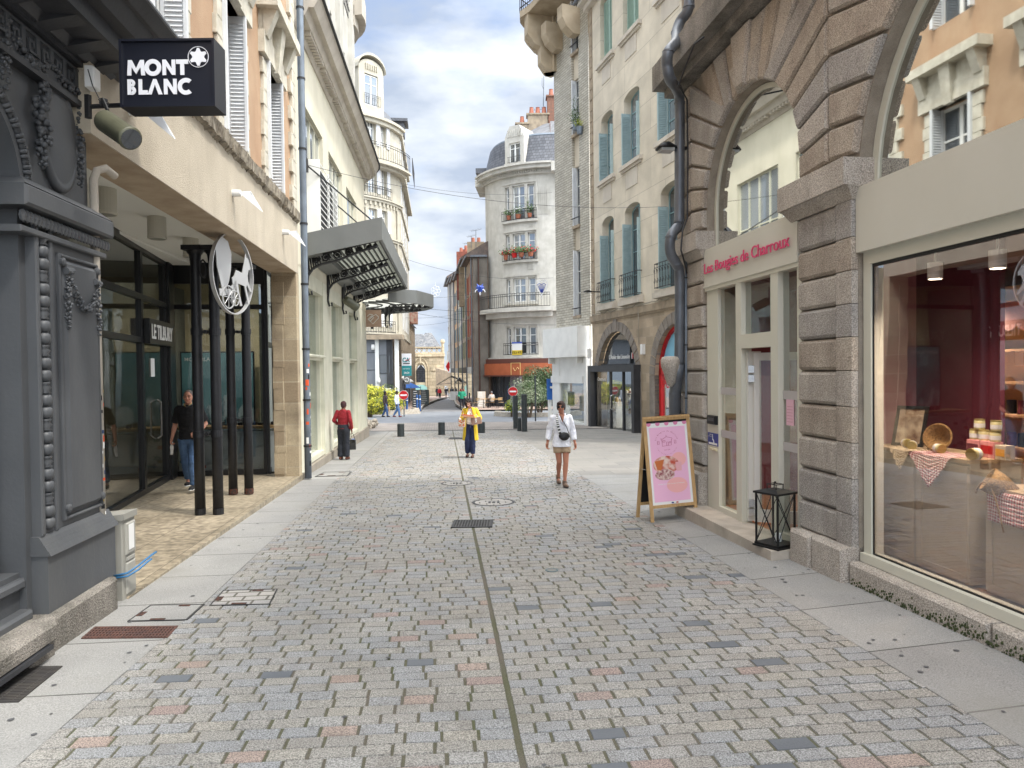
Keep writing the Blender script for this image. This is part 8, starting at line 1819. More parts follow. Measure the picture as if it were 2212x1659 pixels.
for u,v0,v1,Y,w,lb_,brick in((1002,545,590,80,.8,'soot-dark brick chimney at the left of the old row',1),(1012,540,585,82,.7,'red brick chimney with white bands above the old row',1),(1028,524,560,75,.9,'stone chimney with clay pots above the old row',0),(1006,565,600,74,.7,'grey rendered chimney with one pot above the old row',0)):
 p,q=at(u,v1,Y),at(u,v0,Y);t=thing('roof_chimney',lb_,'chimney',p);b=MB();b.box((q.x-w,Y-.5,p.z-3),(q.x+w,Y+.5,q.z));b.build('stack',mat('brick_red',srgb(150,84,68),srgb(120,76,64),4,.9)if brick else M['stone_warm'],t)
 b=MB();b.lathe([(.2,0),(.17,.5)],(q.x-.3,Y,q.z),8);b.lathe([(.2,0),(.17,.5)],(q.x+.3,Y,q.z),8);b.build('chimney_pot',mat('terracotta',srgb(166,104,84),rough=.8),t)
yagi('TV antenna left, above the stone chimney of the old row',1012,560,525,76,.5);yagi('TV antenna beside the white building, tallest over the old row',1028,535,497,72,.5);yagi('small low TV antenna over the old row',1018,535,510,74,.4)
p,q=at(1021,545,63),at(1052,545,63);t=thing('blank_wall_house','tall dark stained blank wall squeezed against the white corner building','house',(p.x,63,-1.3));b=MB();b.box((p.x,62.8,-2),(q.x,70,at(1030,556,63).z));b.build('wall',mat('stained_cement',srgb(112,106,98),srgb(86,80,74),.9,.95,bump=.4,bscale=6,stain=srgb(60,56,52)),t)
b=MB();b.box((p.x-.2,62.6,at(1030,556,63).z),(q.x,70,at(1030,552,63).z));b.build('coping',M['zinc'],t);b=MB();b.tube([(p.x+.5,62.7,-1),(p.x+.5,62.7,12)],.06,5);b.build('pipe',M['rust'],t)
for(u,v,Y,w,h,m_,lb_)in((969,792,108,.9,1.6,M['red'],'red diamond shop sign near the church'),(991,769,90,.6,.7,mat('tan_sign',srgb(176,140,84),rough=.6),'round tan sign on the old row'),):
 o=at(u,v,Y);t=thing('projecting_sign',lb_,'sign',o);b=MB();b.lathe([(w*.5,-.05),(w*.5,.05)],o,4 if w>.8 else 12,ax=(0,1,0),sy=h/w);b.build('panel',m_,t);b=MB();b.box((o.x,o.y-.02,o.z+.1),(o.x+1.2,o.y+.02,o.z+.14));b.build('bracket',M['ironwork'],t)
for(u0,u1,v,Y,m_,lb_)in((946,978,822,100,mat('striped_awning',srgb(150,142,124),srgb(200,192,168),2,.8),'dark striped awning on the old row near the church'),(985,1000,818,84,mat('grey_awning',srgb(180,180,180),rough=.7),'pale grey awning on the old row')):
 p,q=at(u0,v+8,Y),at(u1,v-10,Y);t=thing('awning',lb_,'awning',q);b=MB();b.hexa([(p.x,Y-1,p.z),(q.x,Y-1,q.z),(q.x,Y+1,q.z),(p.x,Y+1,p.z),(p.x,Y-1,p.z+.1),(q.x,Y-1,q.z+.1),(q.x,Y+1,q.z+.1),(p.x,Y+1,p.z+.1)]);b.build('cover',m_,t);b=MB();b.tube([(p.x,Y-2,p.z),(q.x,Y-2,q.z-1)],.03,4);b.build('arm',M['ironwork'],t)
def bollard(label,u,v,h,r,grp):
 o=G(u,v);o.z=gz(o.x,o.y);t=thing('bollard',label,'bollard',o,grp)
 b=MB();b.lathe([(r,0),(r,h-.05),(r*.99,h-.01),(r*.93,h)],o,22);b.build('body',M['bollard'],t,False)
 b=MB();b.lathe([(r*.86,h),(r*.82,h+.012),(0.01,h+.014)],o,22);b.build('cap',mat('bollard_cap',srgb(78,84,84),rough=.5),t)
 b=MB();b.lathe([(r*1.12,-.01),(r*1.12,.008)],o,20);b.build('base_ring',M['ironwork'],t);return t
bollard('low dark bollard farthest left, in front of the yellow bush',866,943,.50,.14,'low dark bollards across the street end')
bollard('low dark bollard in the middle of the street end',954,939,.50,.14,'low dark bollards across the street end')
bollard('low dark bollard half hidden behind the woman in the yellow coat',1040,935,.45,.15,'low dark bollards across the street end')
bollard('tall dark post, right and nearest of the pair',1133,932,1.58,.12,'tall dark posts')
bollard('tall dark post, left of the pair, under the red no-entry disc',1114,926,1.5,.11,'tall dark posts')
bollard('short dark stub between the two tall dark posts',1122,931,.55,.09,'tall dark posts')
b=MB();o=G(1157,910);b.tube([o,(o.x,o.y,1.65)],.04,8);tag(b.build('thin_post',M['bollard'],None),'thin brown-grey post in front of the round bushes','post')
BLP=mat('blue_post',srgb(44,84,140),rough=.5)
for i,(u,v,h)in enumerate(((907,888,1.2),(901,886,1.2),(879,888,1.1),(856+6,884,1.6))):
 o=G(u,v);t=thing('blue_post',['blue street post nearest the far road','blue street post just left of the nearest one','blue street post left of the pair beside the far pavement','blue post standing behind the left no-entry sign'][i],'post',o,'blue posts');b=MB();b.lathe([(.09,0),(.09,h),(.05,h+.08)],o,12);b.build('shaft',BLP,t);b=MB();b.lathe([(.095,h*.75),(.095,h*.82)],o,12);b.build('band',M['paper'],t)
for i in range(6):
 y=66+i*6.5;x=lerp_tab([(p.y,p.x)for p in kr],y)+.35;t=thing('blue_post','dark blue post on the right kerb of the far road, %s from the crossing'%['first','second','third','fourth','fifth','sixth'][i],'post',(x,y,gz(0,y)+.12),'blue posts');b=MB();b.lathe([(.07,0),(.07,1.1)],(x,y,gz(0,y)+.12),8);b.build('shaft',mat('dark_blue_post',srgb(40,56,80),rough=.5),t)
def noentry(label,u,v,Y,r):
 o=at(u,v,Y);t=thing('no_entry_sign',label,'road sign',(o.x,o.y,gz(0,Y)))
 b=MB();b.lathe([(r,-.02),(r,.02)],o,28,ax=(0,-1,0));b.build('rim',M['paper'],t);b=MB();b.lathe([(r*.95,0),(r*.95,.026)],o,28,ax=(0,-1,0));b.build('disc',M['red'],t)
 b=MB();b.box((o.x-r*.7,o.y-.034,o.z-r*.16),(o.x+r*.7,o.y-.027,o.z+r*.16));b.build('bar',M['paper'],t);b=MB();b.tube([(o.x,o.y+.06,gz(0,Y)),(o.x,o.y+.06,o.z+r)],.035,8);b.build('pole',M['zinc'],t)
noentry('red no-entry sign on the left beside the yellow bush',872,853.5,46,.30)
noentry('red no-entry sign on the right above the tall dark posts',1108,845.5,40,.27)
b=MB();o=at(1138,873,55);
def bush(label,c,rad,cols_,n,leaf,seed,stem=True,flat=.0):
 t=thing('bush',label,'bush',(c.x,c.y,gz(0,c.y)));r=random.Random(seed);c=Vector(c)
 bs_=[MB()for _ in cols_];lobes=[(c+Vector((r.uniform(-.6,.6)*rad[0],r.uniform(-.6,.6)*rad[1],r.uniform(-.4,.55)*rad[2])),r.uniform(.35,.6))for _ in range(16)]
 for k in range(n):
  lc,q=r.choice(lobes);d=Vector((r.gauss(0,1),r.gauss(0,1),r.gauss(0,1))).normalized();p=lc+Vector((d.x*rad[0]*q,d.y*rad[1]*q,d.z*rad[2]*q))*r.uniform(.8,1.05)
  if p.z<gz(0,c.y)+.15:p.z=gz(0,c.y)+.15+r.random()*.3
  nrm=(d+Vector((r.gauss(0,.5),r.gauss(0,.5),r.gauss(.3,.5)))).normalized();u=nrm.orthogonal().normalized();u.rotate(Matrix.Rotation(r.uniform(0,6.28),3,nrm));w=nrm.cross(u)
  L1_=leaf*r.uniform(.7,1.3);g=noise.noise(lc*1.3+p*.8);i=min(len(cols_)-1,max(0,int((g+.45)/.9*len(cols_)+r.uniform(-.4,.4))))
  bs_[i].quad(p-u*L1_,p-w*L1_*.4+nrm*.01,p+u*L1_,p+w*L1_*.4+nrm*.01)
 for i,m_ in enumerate(cols_):
  if bs_[i].f:bs_[i].build('foliage',m_,t)
 b=MB()
 for k in range(7):
  a=k*.9;b.tube([(c.x+.1*math.cos(a),c.y+.1*math.sin(a),gz(0,c.y)),c+Vector((rad[0]*.3*math.cos(a),rad[1]*.3*math.sin(a),0)),c+Vector((rad[0]*.6*math.cos(a),rad[1]*.6*math.sin(a),rad[2]*.4))],[.05,.035,.012],5)
 b.build('stem',mat('bark',srgb(92,78,62),rough=.9),t)
LY2=mat('bright_yellow_leaf',srgb(216,206,78),srgb(190,190,62),6,.6);LG2=mat('dark_green_leaf',srgb(66,88,40),srgb(48,66,32),6,.6)
p=at(824,864,50);bush('large yellow-green bush behind the walking women, left of the crossing',Vector((p.x,50,p.z)),(1.6,1.1,1.2),[LY2,M['leaf_y'],LY2,LG2],5200,.075,1)
p=at(799,876,46);bush('smaller clipped yellow bush at the shop corner, left edge of the crossing',Vector((p.x,46,p.z-.1)),(.9,.9,.85),[M['leaf_y'],LY2,LG2],3200,.065,2)
p=at(1165,838,46);bush('tall round bush, behind the pale one, right of the crossing',Vector((p.x,46,p.z+.05)),(1.5,1.35,1.45),[M['leaf_g'],LG2,M['leaf_p'],M['leaf_g']],6500,.07,3)
p=at(1142,858,43);bush('lower pale variegated round bush in front of the dark posts',Vector((p.x,43,p.z-.0)),(1.15,1.0,1.12),[M['leaf_p'],mat('cream_leaf',srgb(196,200,170),srgb(170,180,146),6,.6),M['leaf_g']],5200,.055,4)
p=at(1108,878,44);bush('small green tuft at the foot of the pale bush',Vector((p.x,44,p.z)),(.5,.5,.4),[M['leaf_g'],M['leaf_y']],600,.08,5)
cob=mat('cobble_planter',srgb(166,158,146),srgb(140,132,120),9,.9,bump=.6,bscale=14)
b=MB();pts=[G(800,904),G(828,899),G(868,896),G(900,892)];
rcx=Vector((at(806,800,51).x,51.3,gz(0,51)))
for k in range(14):
 a0,a1=-1.7+k*.16,-1.7+(k+1)*.16;q=lambda r,a,h:rcx+Vector((r*math.cos(a),r*.75*math.sin(a),h));b.hexa([q(3.4,a0,-.2),q(3.4,a1,-.2),q(2.9,a1,-.2),q(2.9,a0,-.2),q(3.2,a0,.35),q(3.2,a1,.35),q(2.9,a1,.35),q(2.9,a0,.35)])
tag(b.build('planter_wall',cob,None),'low curved cobble wall round the yellow bushes','planter')
b=MB();rcx=Vector((at(1160,800,46.5).x,46,gz(0,46)))
for k in range(20):
 a0,a1=-3.3+k*.17,-3.3+(k+1)*.17;q=lambda r,a,h:rcx+Vector((r*math.cos(a),r*.9*math.sin(a),h));b.hexa([q(2.9,a0,-.2),q(2.9,a1,-.2),q(2.4,a1,-.2),q(2.4,a0,-.2),q(2.8,a0,.3),q(2.8,a1,.3),q(2.4,a1,.3),q(2.4,a0,.3)])
tag(b.build('planter_wall',cob,None),'low curved cobble wall round the right-hand bushes','planter')
b=MB();o=G(797,925);rr2=random.Random(3)
for k in range(60):b.ball((o.x+rr2.uniform(-.6,.3),o.y+rr2.uniform(-.8,.8),o.z+rr2.uniform(0,.35)),rr2.uniform(.06,.13),6)
o_=b.build('stone_pile',cob,None);tag(o_,'mossy cobbles at the foot of the cream shop corner','stones',kind='stuff')
for i,(a,c,sg,lb_)in enumerate(((at(648,352,16),at(1440,446,18),.35,'thin wire from the left downpipe to the right lamp, nearest overhead wire'),(at(862,395,48),at(1192,412+4,50),.4,'second overhead wire between the bank and white buildings'),(at(878,560,46),at(1195,600,46),.5,'overhead wire carrying the left lace ornament'),(at(790,650,40),at(1190,672,42),.3,'overhead wire low across the crossing'),(at(800,655,46),at(1270,700,40),.5,'overhead wire sagging behind the low one'),(at(870,640,56),at(1050,628,58),.3,'overhead wire holding the blue ornament'),(at(868,700,70),at(985,690,72),.3,'far overhead wire above the church'),(at(868,686,64),at(1000,676,66),.2,'farther overhead wire above the church'))):
 b=MB();b.tube(catenary(a,c,sg,20),.009 if i else .005,4);tag(b.build('overhead_wire',M['cable'],None),lb_,'wire')
WM=mat('white_rope_light',srgb(226,228,232),rough=.5);BM=mat('blue_tinsel',srgb(40,64,150),srgb(60,90,180),8,.5)
o=at(941,629,46);t=thing('hanging_ornament','pale lace-like flower ornament on a wire over the street, left','ornament',o);b=MB()
for k in range(7):a=k*2*PI/7;c=o+Vector((.2*math.cos(a),0,.26*math.sin(a)));b.tube([c+Vector((.11*math.cos(x*PI/5),0,.11*math.sin(x*PI/5)))for x in range(11)],.014,4)
b.tube([o+Vector((.1*math.cos(x*PI/5),0,.1*math.sin(x*PI/5)))for x in range(11)],.014,4);b.tube([o+Vector((0,0,.36)),o+Vector((0,0,.6))],.01,4);b.build('rope_light',WM,t)
o=at(1037,628,57);t=thing('hanging_ornament','blue star-shaped tinsel ornament with white tips hanging over the street','ornament',o);b=MB()
for k in range(9):a=PI+k*PI/8;b.tube([o+Vector((0,0,.3)),o+Vector((.35*math.cos(a),.05,.3+.45*math.sin(a)))],[.14,.02],6)
for sx in(-1,1):b.tube([o+Vector((sx*.1,0,.3)),o+Vector((sx*.25,0,.55))],[.1,.02],6)
b.build('tinsel',BM,t);b=MB()
for sx in(-1,1):b.tube([o+Vector((sx*.2,0,.1)),o+Vector((sx*.36,0,.02)),o+Vector((sx*.40,0,-.12))],.03,5)
b.tube([o+Vector((0,0,-.12)),o+Vector((.06,0,-.24)),o+Vector((0,0,-.36)),o+Vector((-.06,0,-.24)),o+Vector((0,0,-.12))],.02,4);b.build('rope_light',WM,t)
o=at(1170,620,40);t=thing('hanging_ornament','heart-shaped white ornament with blue scrolls hanging before the white building','ornament',o);b=MB()
hp=[(0,-.45),(-.25,-.1),(-.34,.2),(-.28,.38),(-.1,.40),(0,.28),(.1,.40),(.28,.38),(.34,.2),(.25,-.1),(0,-.45)];b.tube([o+Vector((x,0,z))for x,z in hp],.02,5)
for sx in(-1,1):b.tube([o+Vector((sx*(.14+.09*(1-k/14)*math.cos(k*.8)),0,.27+.09*(1-k/14)*math.sin(k*.8)))for k in range(12)],.012,4)
b.tube([o+Vector((0,0,-.45)),o+Vector((.06,0,-.55)),o+Vector((0,0,-.65)),o+Vector((-.06,0,-.55)),o+Vector((0,0,-.45))],.012,4);b.build('rope_light',WM,t)
b=MB()
for k in range(7):x=-.21+k*.07;b.tube([o+Vector((x,-.01,.16-.02*abs(k-3))),o+Vector((x*.75,-.01,-.05)),o+Vector((x*.15,-.01,-.32))],.017,4)
b.tube([o+Vector((-.25,-.01,.12)),o+Vector((-.12,-.01,.2)),o+Vector((0,-.01,.14)),o+Vector((.12,-.01,.2)),o+Vector((.25,-.01,.12))],.02,4);b.build('blue_scroll',BM,t)
def bistro_chair(label,x,y,rz):
 z=gz(0,y)+.12;t=thing('bistro_chair',label,'chair',(x,y,z),'café chairs',rz,local=True);b=MB()
 for sx in(-.19,.19):b.tube([(sx,.2,0),(sx,-.18,.46),(sx,-.25,.85)],.014,5);b.tube([(sx,-.22,0),(sx,.18,.46)],.014,5)
 b.build('leg',M['ironwork'],t,off=(0,0,0));b=MB()
 for k in range(5):b.box((-.19,-.17+k*.075,.45),(.19,-.12+k*.075,.465))
 b.build('seat',M['wood'],t,off=(0,0,0));b=MB()
 for k in range(3):b.box((-.19,-.24,.62+k*.08),(.19,-.225,.67+k*.08))
 b.build('backrest',M['wood'],t,off=(0,0,0))
def bistro_table(label,x,y):
 z=gz(0,y)+.12;t=thing('bistro_table',label,'table',(x,y,z),'café tables');b=MB();b.lathe([(.33,.72),(.35,.73),(.35,.75)],(x,y,z),18);b.build('top',M['wood'],t);b=MB();b.tube([(x,y,z),(x,y,z+.72)],.025,6);b.lathe([(.2,0),(.18,.02)],(x,y,z),12);b.build('leg',M['ironwork'],t)
cf=lambda u,Y:at(u,850,Y).x
bistro_chair('empty folding café chair nearest the far road',cf(1027,57),57,2.4);bistro_chair('folding café chair left of the seated man',cf(1050,58.5),58.5,1.9);bistro_chair('café chair on the right of the terrace by the shopfront',cf(1082,57.8),57.8,3.4)
bistro_table('café table left of the seated man',cf(1044,58),58);bistro_table('café table beside the seated man, by the shopfront',cf(1073,57),57)
def slate_board(label,u,Y,w,h,m_):
 x=cf(u,Y);z=gz(0,Y)+.1;t=thing('menu_board',label,'sign board',(x,Y,z));b=MB();b.hexa([(x-w,Y-.2,z),(x+w,Y-.2,z),(x+w,Y-.15,z),(x-w,Y-.15,z),(x-w,Y,z+h),(x+w,Y,z+h),(x+w,Y+.05,z+h),(x-w,Y+.05,z+h)]);b.build('board',m_,t)
 b=MB()
 for k in range(7):zz=.15+k*(h-.3)/6;q=zz/h*.2;b.box((x-w*.7,Y-.215+q,z+zz),(x+w*(.2+.08*((k*5)%6)),Y-.205+q,z+zz+.04))
 b.build('chalk_writing',M['paper'],t);b=MB();b.tube([(x-w,Y+.25,z),(x-w,Y+.03,z+h)],.025,4);b.tube([(x+w,Y+.25,z),(x+w,Y+.03,z+h)],.025,4);b.build('leg',M['wood'],t)
slate_board('tall dark menu board behind the pink-shirted pedestrian',899,62,.33,1.55,mat('slate_board',srgb(52,56,58),rough=.6));slate_board('dark slate menu board at the left side of the far road',917,72,.45,1.5,mat('slate_board',srgb(64,74,74),rough=.6));slate_board('white pavement board among the crowd on the right',978,92,.4,1.1,M['paper']);slate_board('framed pale menu board before the café on the corner',1040,60.5,.33,1.35,M['stone_pale'])
b=MB();o=at(1008,880,58);
def skin(n_,c):return mat('skin_'+n_,srgb(*c),rough=.6,spec=.35)
def cloth(n_,a,c=None,sc=14,stretch=None):return mat(n_,srgb(*a),srgb(*c)if c else None,sc,.85,bump=.25 if c else 0,bscale=60,stretch=stretch)
def cap(b,p,q,r0,r1,n=12,flat=1.0):
 "tapered capsule"
 p,q=Vector(p),Vector(q);b.tube([p,q],[r0,r1],n);b.ball(p,r0*1.0,n);b.ball(q,r1*1.0,n)
def remesh(o,vox,it=3,wr=0,seed=0):
 m=o.modifiers.new('r','REMESH');m.mode='VOXEL';m.voxel_size=vox;m.use_smooth_shade=True
 if it:s=o.modifiers.new('s','SMOOTH');s.iterations=it;s.factor=.5
 if wr:
  dt=bpy.data.textures.new('fold','CLOUDS');dt.noise_scale=.07;d=o.modifiers.new('d','DISPLACE');d.texture=dt;d.strength=wr;d.texture_coords='LOCAL';d.mid_level=.5
def hand(b,w,d,pn,s=1.0,curl=.5,thumb=1,grip=False):
 "w wrist, d direction of the fingers, pn palm normal (side the fingers close towards), thumb side +1/-1"
 w=Vector(w);d=Vector(d).normalized();pn=Vector(pn);pn=(pn-d*pn.dot(d)).normalized();sd_=d.cross(pn)*thumb
 q=Matrix((sd_,d,pn)).transposed();b.ball(w+d*.045*s,(.040*s,.052*s,.017*s),10,q);cap(b,w-d*.01*s,w+d*.03*s,.024*s,.026*s,8)
 for i,(off,ln)in enumerate(((.030,.072),(.010,.082),(-.010,.076),(-.029,.060))):
  p=w+d*.082*s+sd_*off*s;c=curl*(1+.12*i);a1=c*.9;a2=c*2.0
  p1=p+(d*math.cos(a1)+pn*math.sin(a1))*ln*.5*s;p2=p1+(d*math.cos(a2)+pn*math.sin(a2))*ln*.32*s;p3=p2+(d*math.cos(a2*1.3)+pn*math.sin(a2*1.3))*ln*.22*s
  b.tube([p-d*.015*s,p,p1,p2,p3],[.0095*s,.0095*s,.0088*s,.008*s,.006*s],7)
 p=w+d*.022*s+sd_*.030*s;p1=p+(sd_*.75+d*.6+pn*.25).normalized()*.036*s;p2=p1+(sd_*.25+d*.9+pn*(.2+curl*.5)).normalized()*.034*s
 b.tube([w+d*.01*s+sd_*.012*s,p,p1,p2],[.013*s,.0125*s,.0105*s,.008*s],7)
class Fig:
 """figure in its own frame: x to the figure's left-hand viewer side (its right is -x), y forward, z up; H = height"""
 def __init__(f,label,u=0,v=0,H=1.7,yaw=0,vox=.011,pos=None,zfun=None,dz=0):
  o=Vector(pos)if pos else G(u,v);o.z=(zfun or gz)(o.x,o.y)+dz if not pos else o.z
  f.H=H;f.vox=vox;f.t=thing('person',label,'person',o,None,yaw,local=True);f.lod=vox>.015
  f.J=dict(pel=(0,0,.525),wai=(0,.005,.61),che=(0,.0,.73),nek=(0,-.008,.835),hed=(0,.006,.925),sl=(.096,-.01,.805),sr=(-.096,-.01,.805),el=(.135,-.02,.635),er=(-.135,-.02,.635),wl=(.14,.03,.49),wr=(-.14,.03,.49),hl=(.05,0,.505),hr=(-.05,0,.505),kl=(.055,.015,.28),kr=(-.055,.015,.28),al=(.055,-.015,.045),ar=(-.055,-.015,.045),tl=(.06,.065,.015),tr=(-.06,.065,.015))
  f.hd=Vector((0,1,0));f.hu=Vector((0,0,1));f.hand={'l':(None,None,.5),'r':(None,None,.5)};f.fat=1.0;f.sex='f'
 def j(f,k):return Vector(f.J[k])*f.H
 def body(f,m,barelegs=True):
  H,j,b=f.H,f.j,MB();k=f.fat
  b.ball(j('che'),(.088*H*k,.058*H*k,.115*H),14);b.ball(j('wai'),(.070*H*k,.052*H*k,.07*H),14);b.ball(j('pel'),(.085*H*k,.06*H*k,.07*H),14)
  cap(b,j('sl'),j('sr'),.027*H,.027*H);cap(b,j('wai'),j('nek'),.05*H,.03*H);b.tube([j('nek')-Vector((0,0,.03*H)),j('nek'),j('hed')-f.hu*.03*H],[.042*H,.032*H,.031*H],12)
  c=j('hed');hq=Matrix((f.hd.cross(f.hu).normalized(),f.hd,f.hu)).transposed();f.hq=hq;f.hc=c
  L=lambda x,y,z:c+hq@Vector((x*H,y*H,z*H))
  b.ball(L(0,-.006,.012),(.044*H,.055*H,.058*H),16,hq);b.ball(L(0,.014,-.022),(.034*H,.036*H,.042*H),14,hq);b.ball(L(0,.03,-.048),(.016*H,.014*H,.012*H),10,hq)
  b.tube([L(0,.044,.012),L(0,.058,-.012),L(0,.054,-.018)],[.005*H,.0085*H,.007*H],7)
  for sx in(-1,1):b.ball(L(.045*sx,-.004,-.003),(.006*H,.011*H,.018*H),8,hq);b.ball(L(.022*sx,.036,-.014),(.013*H,.01*H,.012*H),8,hq);b.ball(L(.018*sx,.045,.016),(.014*H,.007*H,.004*H),8,hq)
  for s in 'lr':
   cap(b,j('s'+s),j('e'+s),.030*H*k,.0225*H);mid=j('e'+s).lerp(j('w'+s),.3);b.tube([j('e'+s),mid,j('w'+s)],[.0225*H,.0235*H,.0145*H],10);b.ball(j('e'+s),.023*H,10)
   d,pn,cu=f.hand[s];dd=(j('w'+s)-j('e'+s)).normalized()if d is None else Vector(d).normalized();pn=Vector((1 if s=='r' else-1,0,0))if pn is None else Vector(pn)
   if f.lod:b.ball(j('w'+s)+dd*.045*H,(.018*H,.018*H,.018*H),8);b.tube([j('w'+s),j('w'+s)+dd*.09*H],[.014*H,.01*H],6)
   else:hand(b,j('w'+s),dd,pn,H*.62,cu,1 if(dd.cross(pn)).dot(Vector((0,1,.1)))>0 else-1)
   cap(b,j('h'+s),j('k'+s),.049*H*k,.031*H);cf_=j('k'+s).lerp(j('a'+s),.3)-Vector((0,.008*H,0));b.tube([j('k'+s),cf_,j('k'+s).lerp(j('a'+s),.7),j('a'+s)],[.030*H,.032*H,.021*H,.018*H],12);b.ball(j('k'+s),.031*H,10)
   b.tube([j('a'+s),j('a'+s)-Vector((0,0,.015*H)),j('t'+s)],[.019*H,.021*H,.015*H],8);b.ball(j('a'+s)-Vector((0,.01*H,.022*H)),.019*H,8)
  o=b.build('body',m,f.t,off=(0,0,0));remesh(o,f.vox if f.lod else .0065,2);return o
 def face(f,lips=(150,70,66),glasses=False,eye=True):
  H,c,hq=f.H,f.hc,f.hq;L=lambda x,y,z:c+hq@Vector((x*H,y*H,z*H))
  if glasses:
   b=MB()
   for sx in(-1,1):b.lathe([(.0165*H,-.002),(.0165*H,.002)],L(.0205*sx,.0545,.006),16,ax=hq@Vector((.25*sx,1,0)));b.tube([L(.036*sx,.048,.008),L(.046*sx,.0,.008)],.0022*H,5)
   b.tube([L(-.006,.058,.010),L(.006,.058,.010)],.002*H,5);b.build('sunglasses',M['rubber'],f.t,off=(0,0,0))
  elif eye:
   b=MB();
   for sx in(-1,1):b.ball(L(.0185*sx,.0475,.004),(.0075*H,.004*H,.0038*H),8,hq)
   b.build('eyes',mat('eye',srgb(60,44,40),rough=.3),f.t,off=(0,0,0))
   b=MB()
   for sx in(-1,1):b.tube([L(.009*sx,.052,.0155),L(.020*sx,.0525,.0185),L(.030*sx,.046,.0165)],.0022*H,5)
   b.build('eyebrows',mat('brow',srgb(60,46,38),rough=.8),f.t,off=(0,0,0))
  b=MB();b.tube([L(-.014,.043,-.030),L(-.006,.0495,-.0285),L(0,.0505,-.0295),L(.006,.0495,-.0285),L(.014,.043,-.030)],[.001*H,.0035*H,.004*H,.0035*H,.001*H],7);b.build('mouth',mat('lips',srgb(*lips),rough=.5),f.t,off=(0,0,0))
 def hair(f,m,kind='short',seed=1):
  H,c,hq=f.H,f.hc,f.hq;L=lambda x,y,z:c+hq@Vector((x*H,y*H,z*H));b=MB();r=random.Random(seed)
  if kind in('short','crop'):
   e=.003 if kind=='crop' else .009;b.ball(L(0,-.014,.022),((.0455+e)*H,(.052+e)*H,(.052+e)*H),16,hq)
   if kind=='short':
    for sx in(-1,1):b.ball(L(.038*sx,-.012,.002),(.015*H,.032*H,.034*H),10,hq)
    b.ball(L(.012,.026,.05),(.036*H,.026*H,.018*H),10,hq);b.ball(L(0,-.045,-.01),(.036*H,.02*H,.035*H),10,hq)
  elif kind=='long':
   b.ball(L(0,-.014,.022),(.054*H,.06*H,.06*H),14,hq)
   for sx in(-1,1):b.ball(L(.042*sx,-.018,-.03),(.018*H,.03*H,.06*H),10,hq)
   b.ball(L(0,-.045,-.05),(.045*H,.025*H,.07*H),10,hq)
  elif kind=='curly':
   for k in range(70):
    a,z=r.uniform(0,2*PI),r.uniform(-.05,.078);rad=math.sqrt(max(.0002,1-((z-.012)/.072)**2));x,y=.052*rad*math.cos(a),-.012+.062*rad*math.sin(a)
    if y>.03 and z<.036:continue
    b.ball(L(x,y,z),r.uniform(.012,.019)*H,7)
   b.ball(L(0,-.016,.022),(.05*H,.055*H,.055*H),12,hq)
  elif kind=='bun':
   b.ball(L(0,-.012,.018),(.051*H,.058*H,.058*H),16,hq);b.ball(L(0,-.05,-.005),(.034*H,.024*H,.04*H),12,hq)
  o=b.build('hair',m,f.t,off=(0,0,0));remesh(o,max(.008,f.vox*.8),1,.008 if not f.lod else 0)
 def top(f,m,name='shirt',grow=.009,sleeve=1.0,hem=.50,neck=.845,flare=0,chest=1.0,wr=.02):
  H,j,b=f.H,f.j,MB();g=grow*H;k=f.fat;ch=j('che');wa=j('wai');pe=j('pel')
  def ringp(c,rx_,ry_):return c,rx_+g,ry_+g
  prof=[(Vector((pe.x,pe.y,hem*H)),(.088+flare)*H*k,(.064+flare)*H*k),(pe,(.087+flare*.6)*H*k,.062*H*k),(wa,.075*H*k,.055*H*k),(ch-Vector((0,0,.02*H)),.088*H*k,.060*H*k*chest),(ch+Vector((0,0,.035*H)),.096*H,.056*H),(j('sl').lerp(j('sr'),.5)+Vector((0,.006*H,.012*H)),.082*H,.044*H),(j('nek')+Vector((0,0,(neck-.835)*H)),.034*H,.034*H)]
  prof=sorted(prof,key=lambda q:q[0].z);n=20;vs_=[]
  for c,a,e in prof:
   for i in range(n):t=2*PI*i/n;vs_.append((c.x+(a+g)*math.cos(t),c.y+(e+g)*math.sin(t),c.z))
  m_=len(prof);fs_=[(i*n+q,i*n+(q+1)%n,(i+1)*n+(q+1)%n,(i+1)*n+q)for i in range(m_-1)for q in range(n)]+[tuple(range(n-1,-1,-1)),tuple(range((m_-1)*n,m_*n))]
  b.add(vs_,fs_)
  if f.sex=='f':
   for sx in(-1,1):b.ball(ch+Vector((.042*sx*H,.040*H*k,-.005*H)),(.042*H,.036*H,.04*H),10)
  for s in 'lr':
   S,E,W_=j('s'+s),j('e'+s),j('w'+s);b.ball(S,(.031*H+g),12)
   if sleeve<=.5:e_=S.lerp(E,sleeve*2);b.tube([S,e_],[.034*H+g,.034*H+g*.8],12)
   else:b.tube([S,E],[.030*H+g,.025*H+g],12);b.ball(E,.025*H+g,10);b.tube([E,E.lerp(W_,(sleeve-.5)*2)],[.025*H+g,.018*H+g],12)
  o=b.build(name,m,f.t,off=(0,0,0));remesh(o,max(.009,f.vox),2,wr if not f.lod else 0);return o
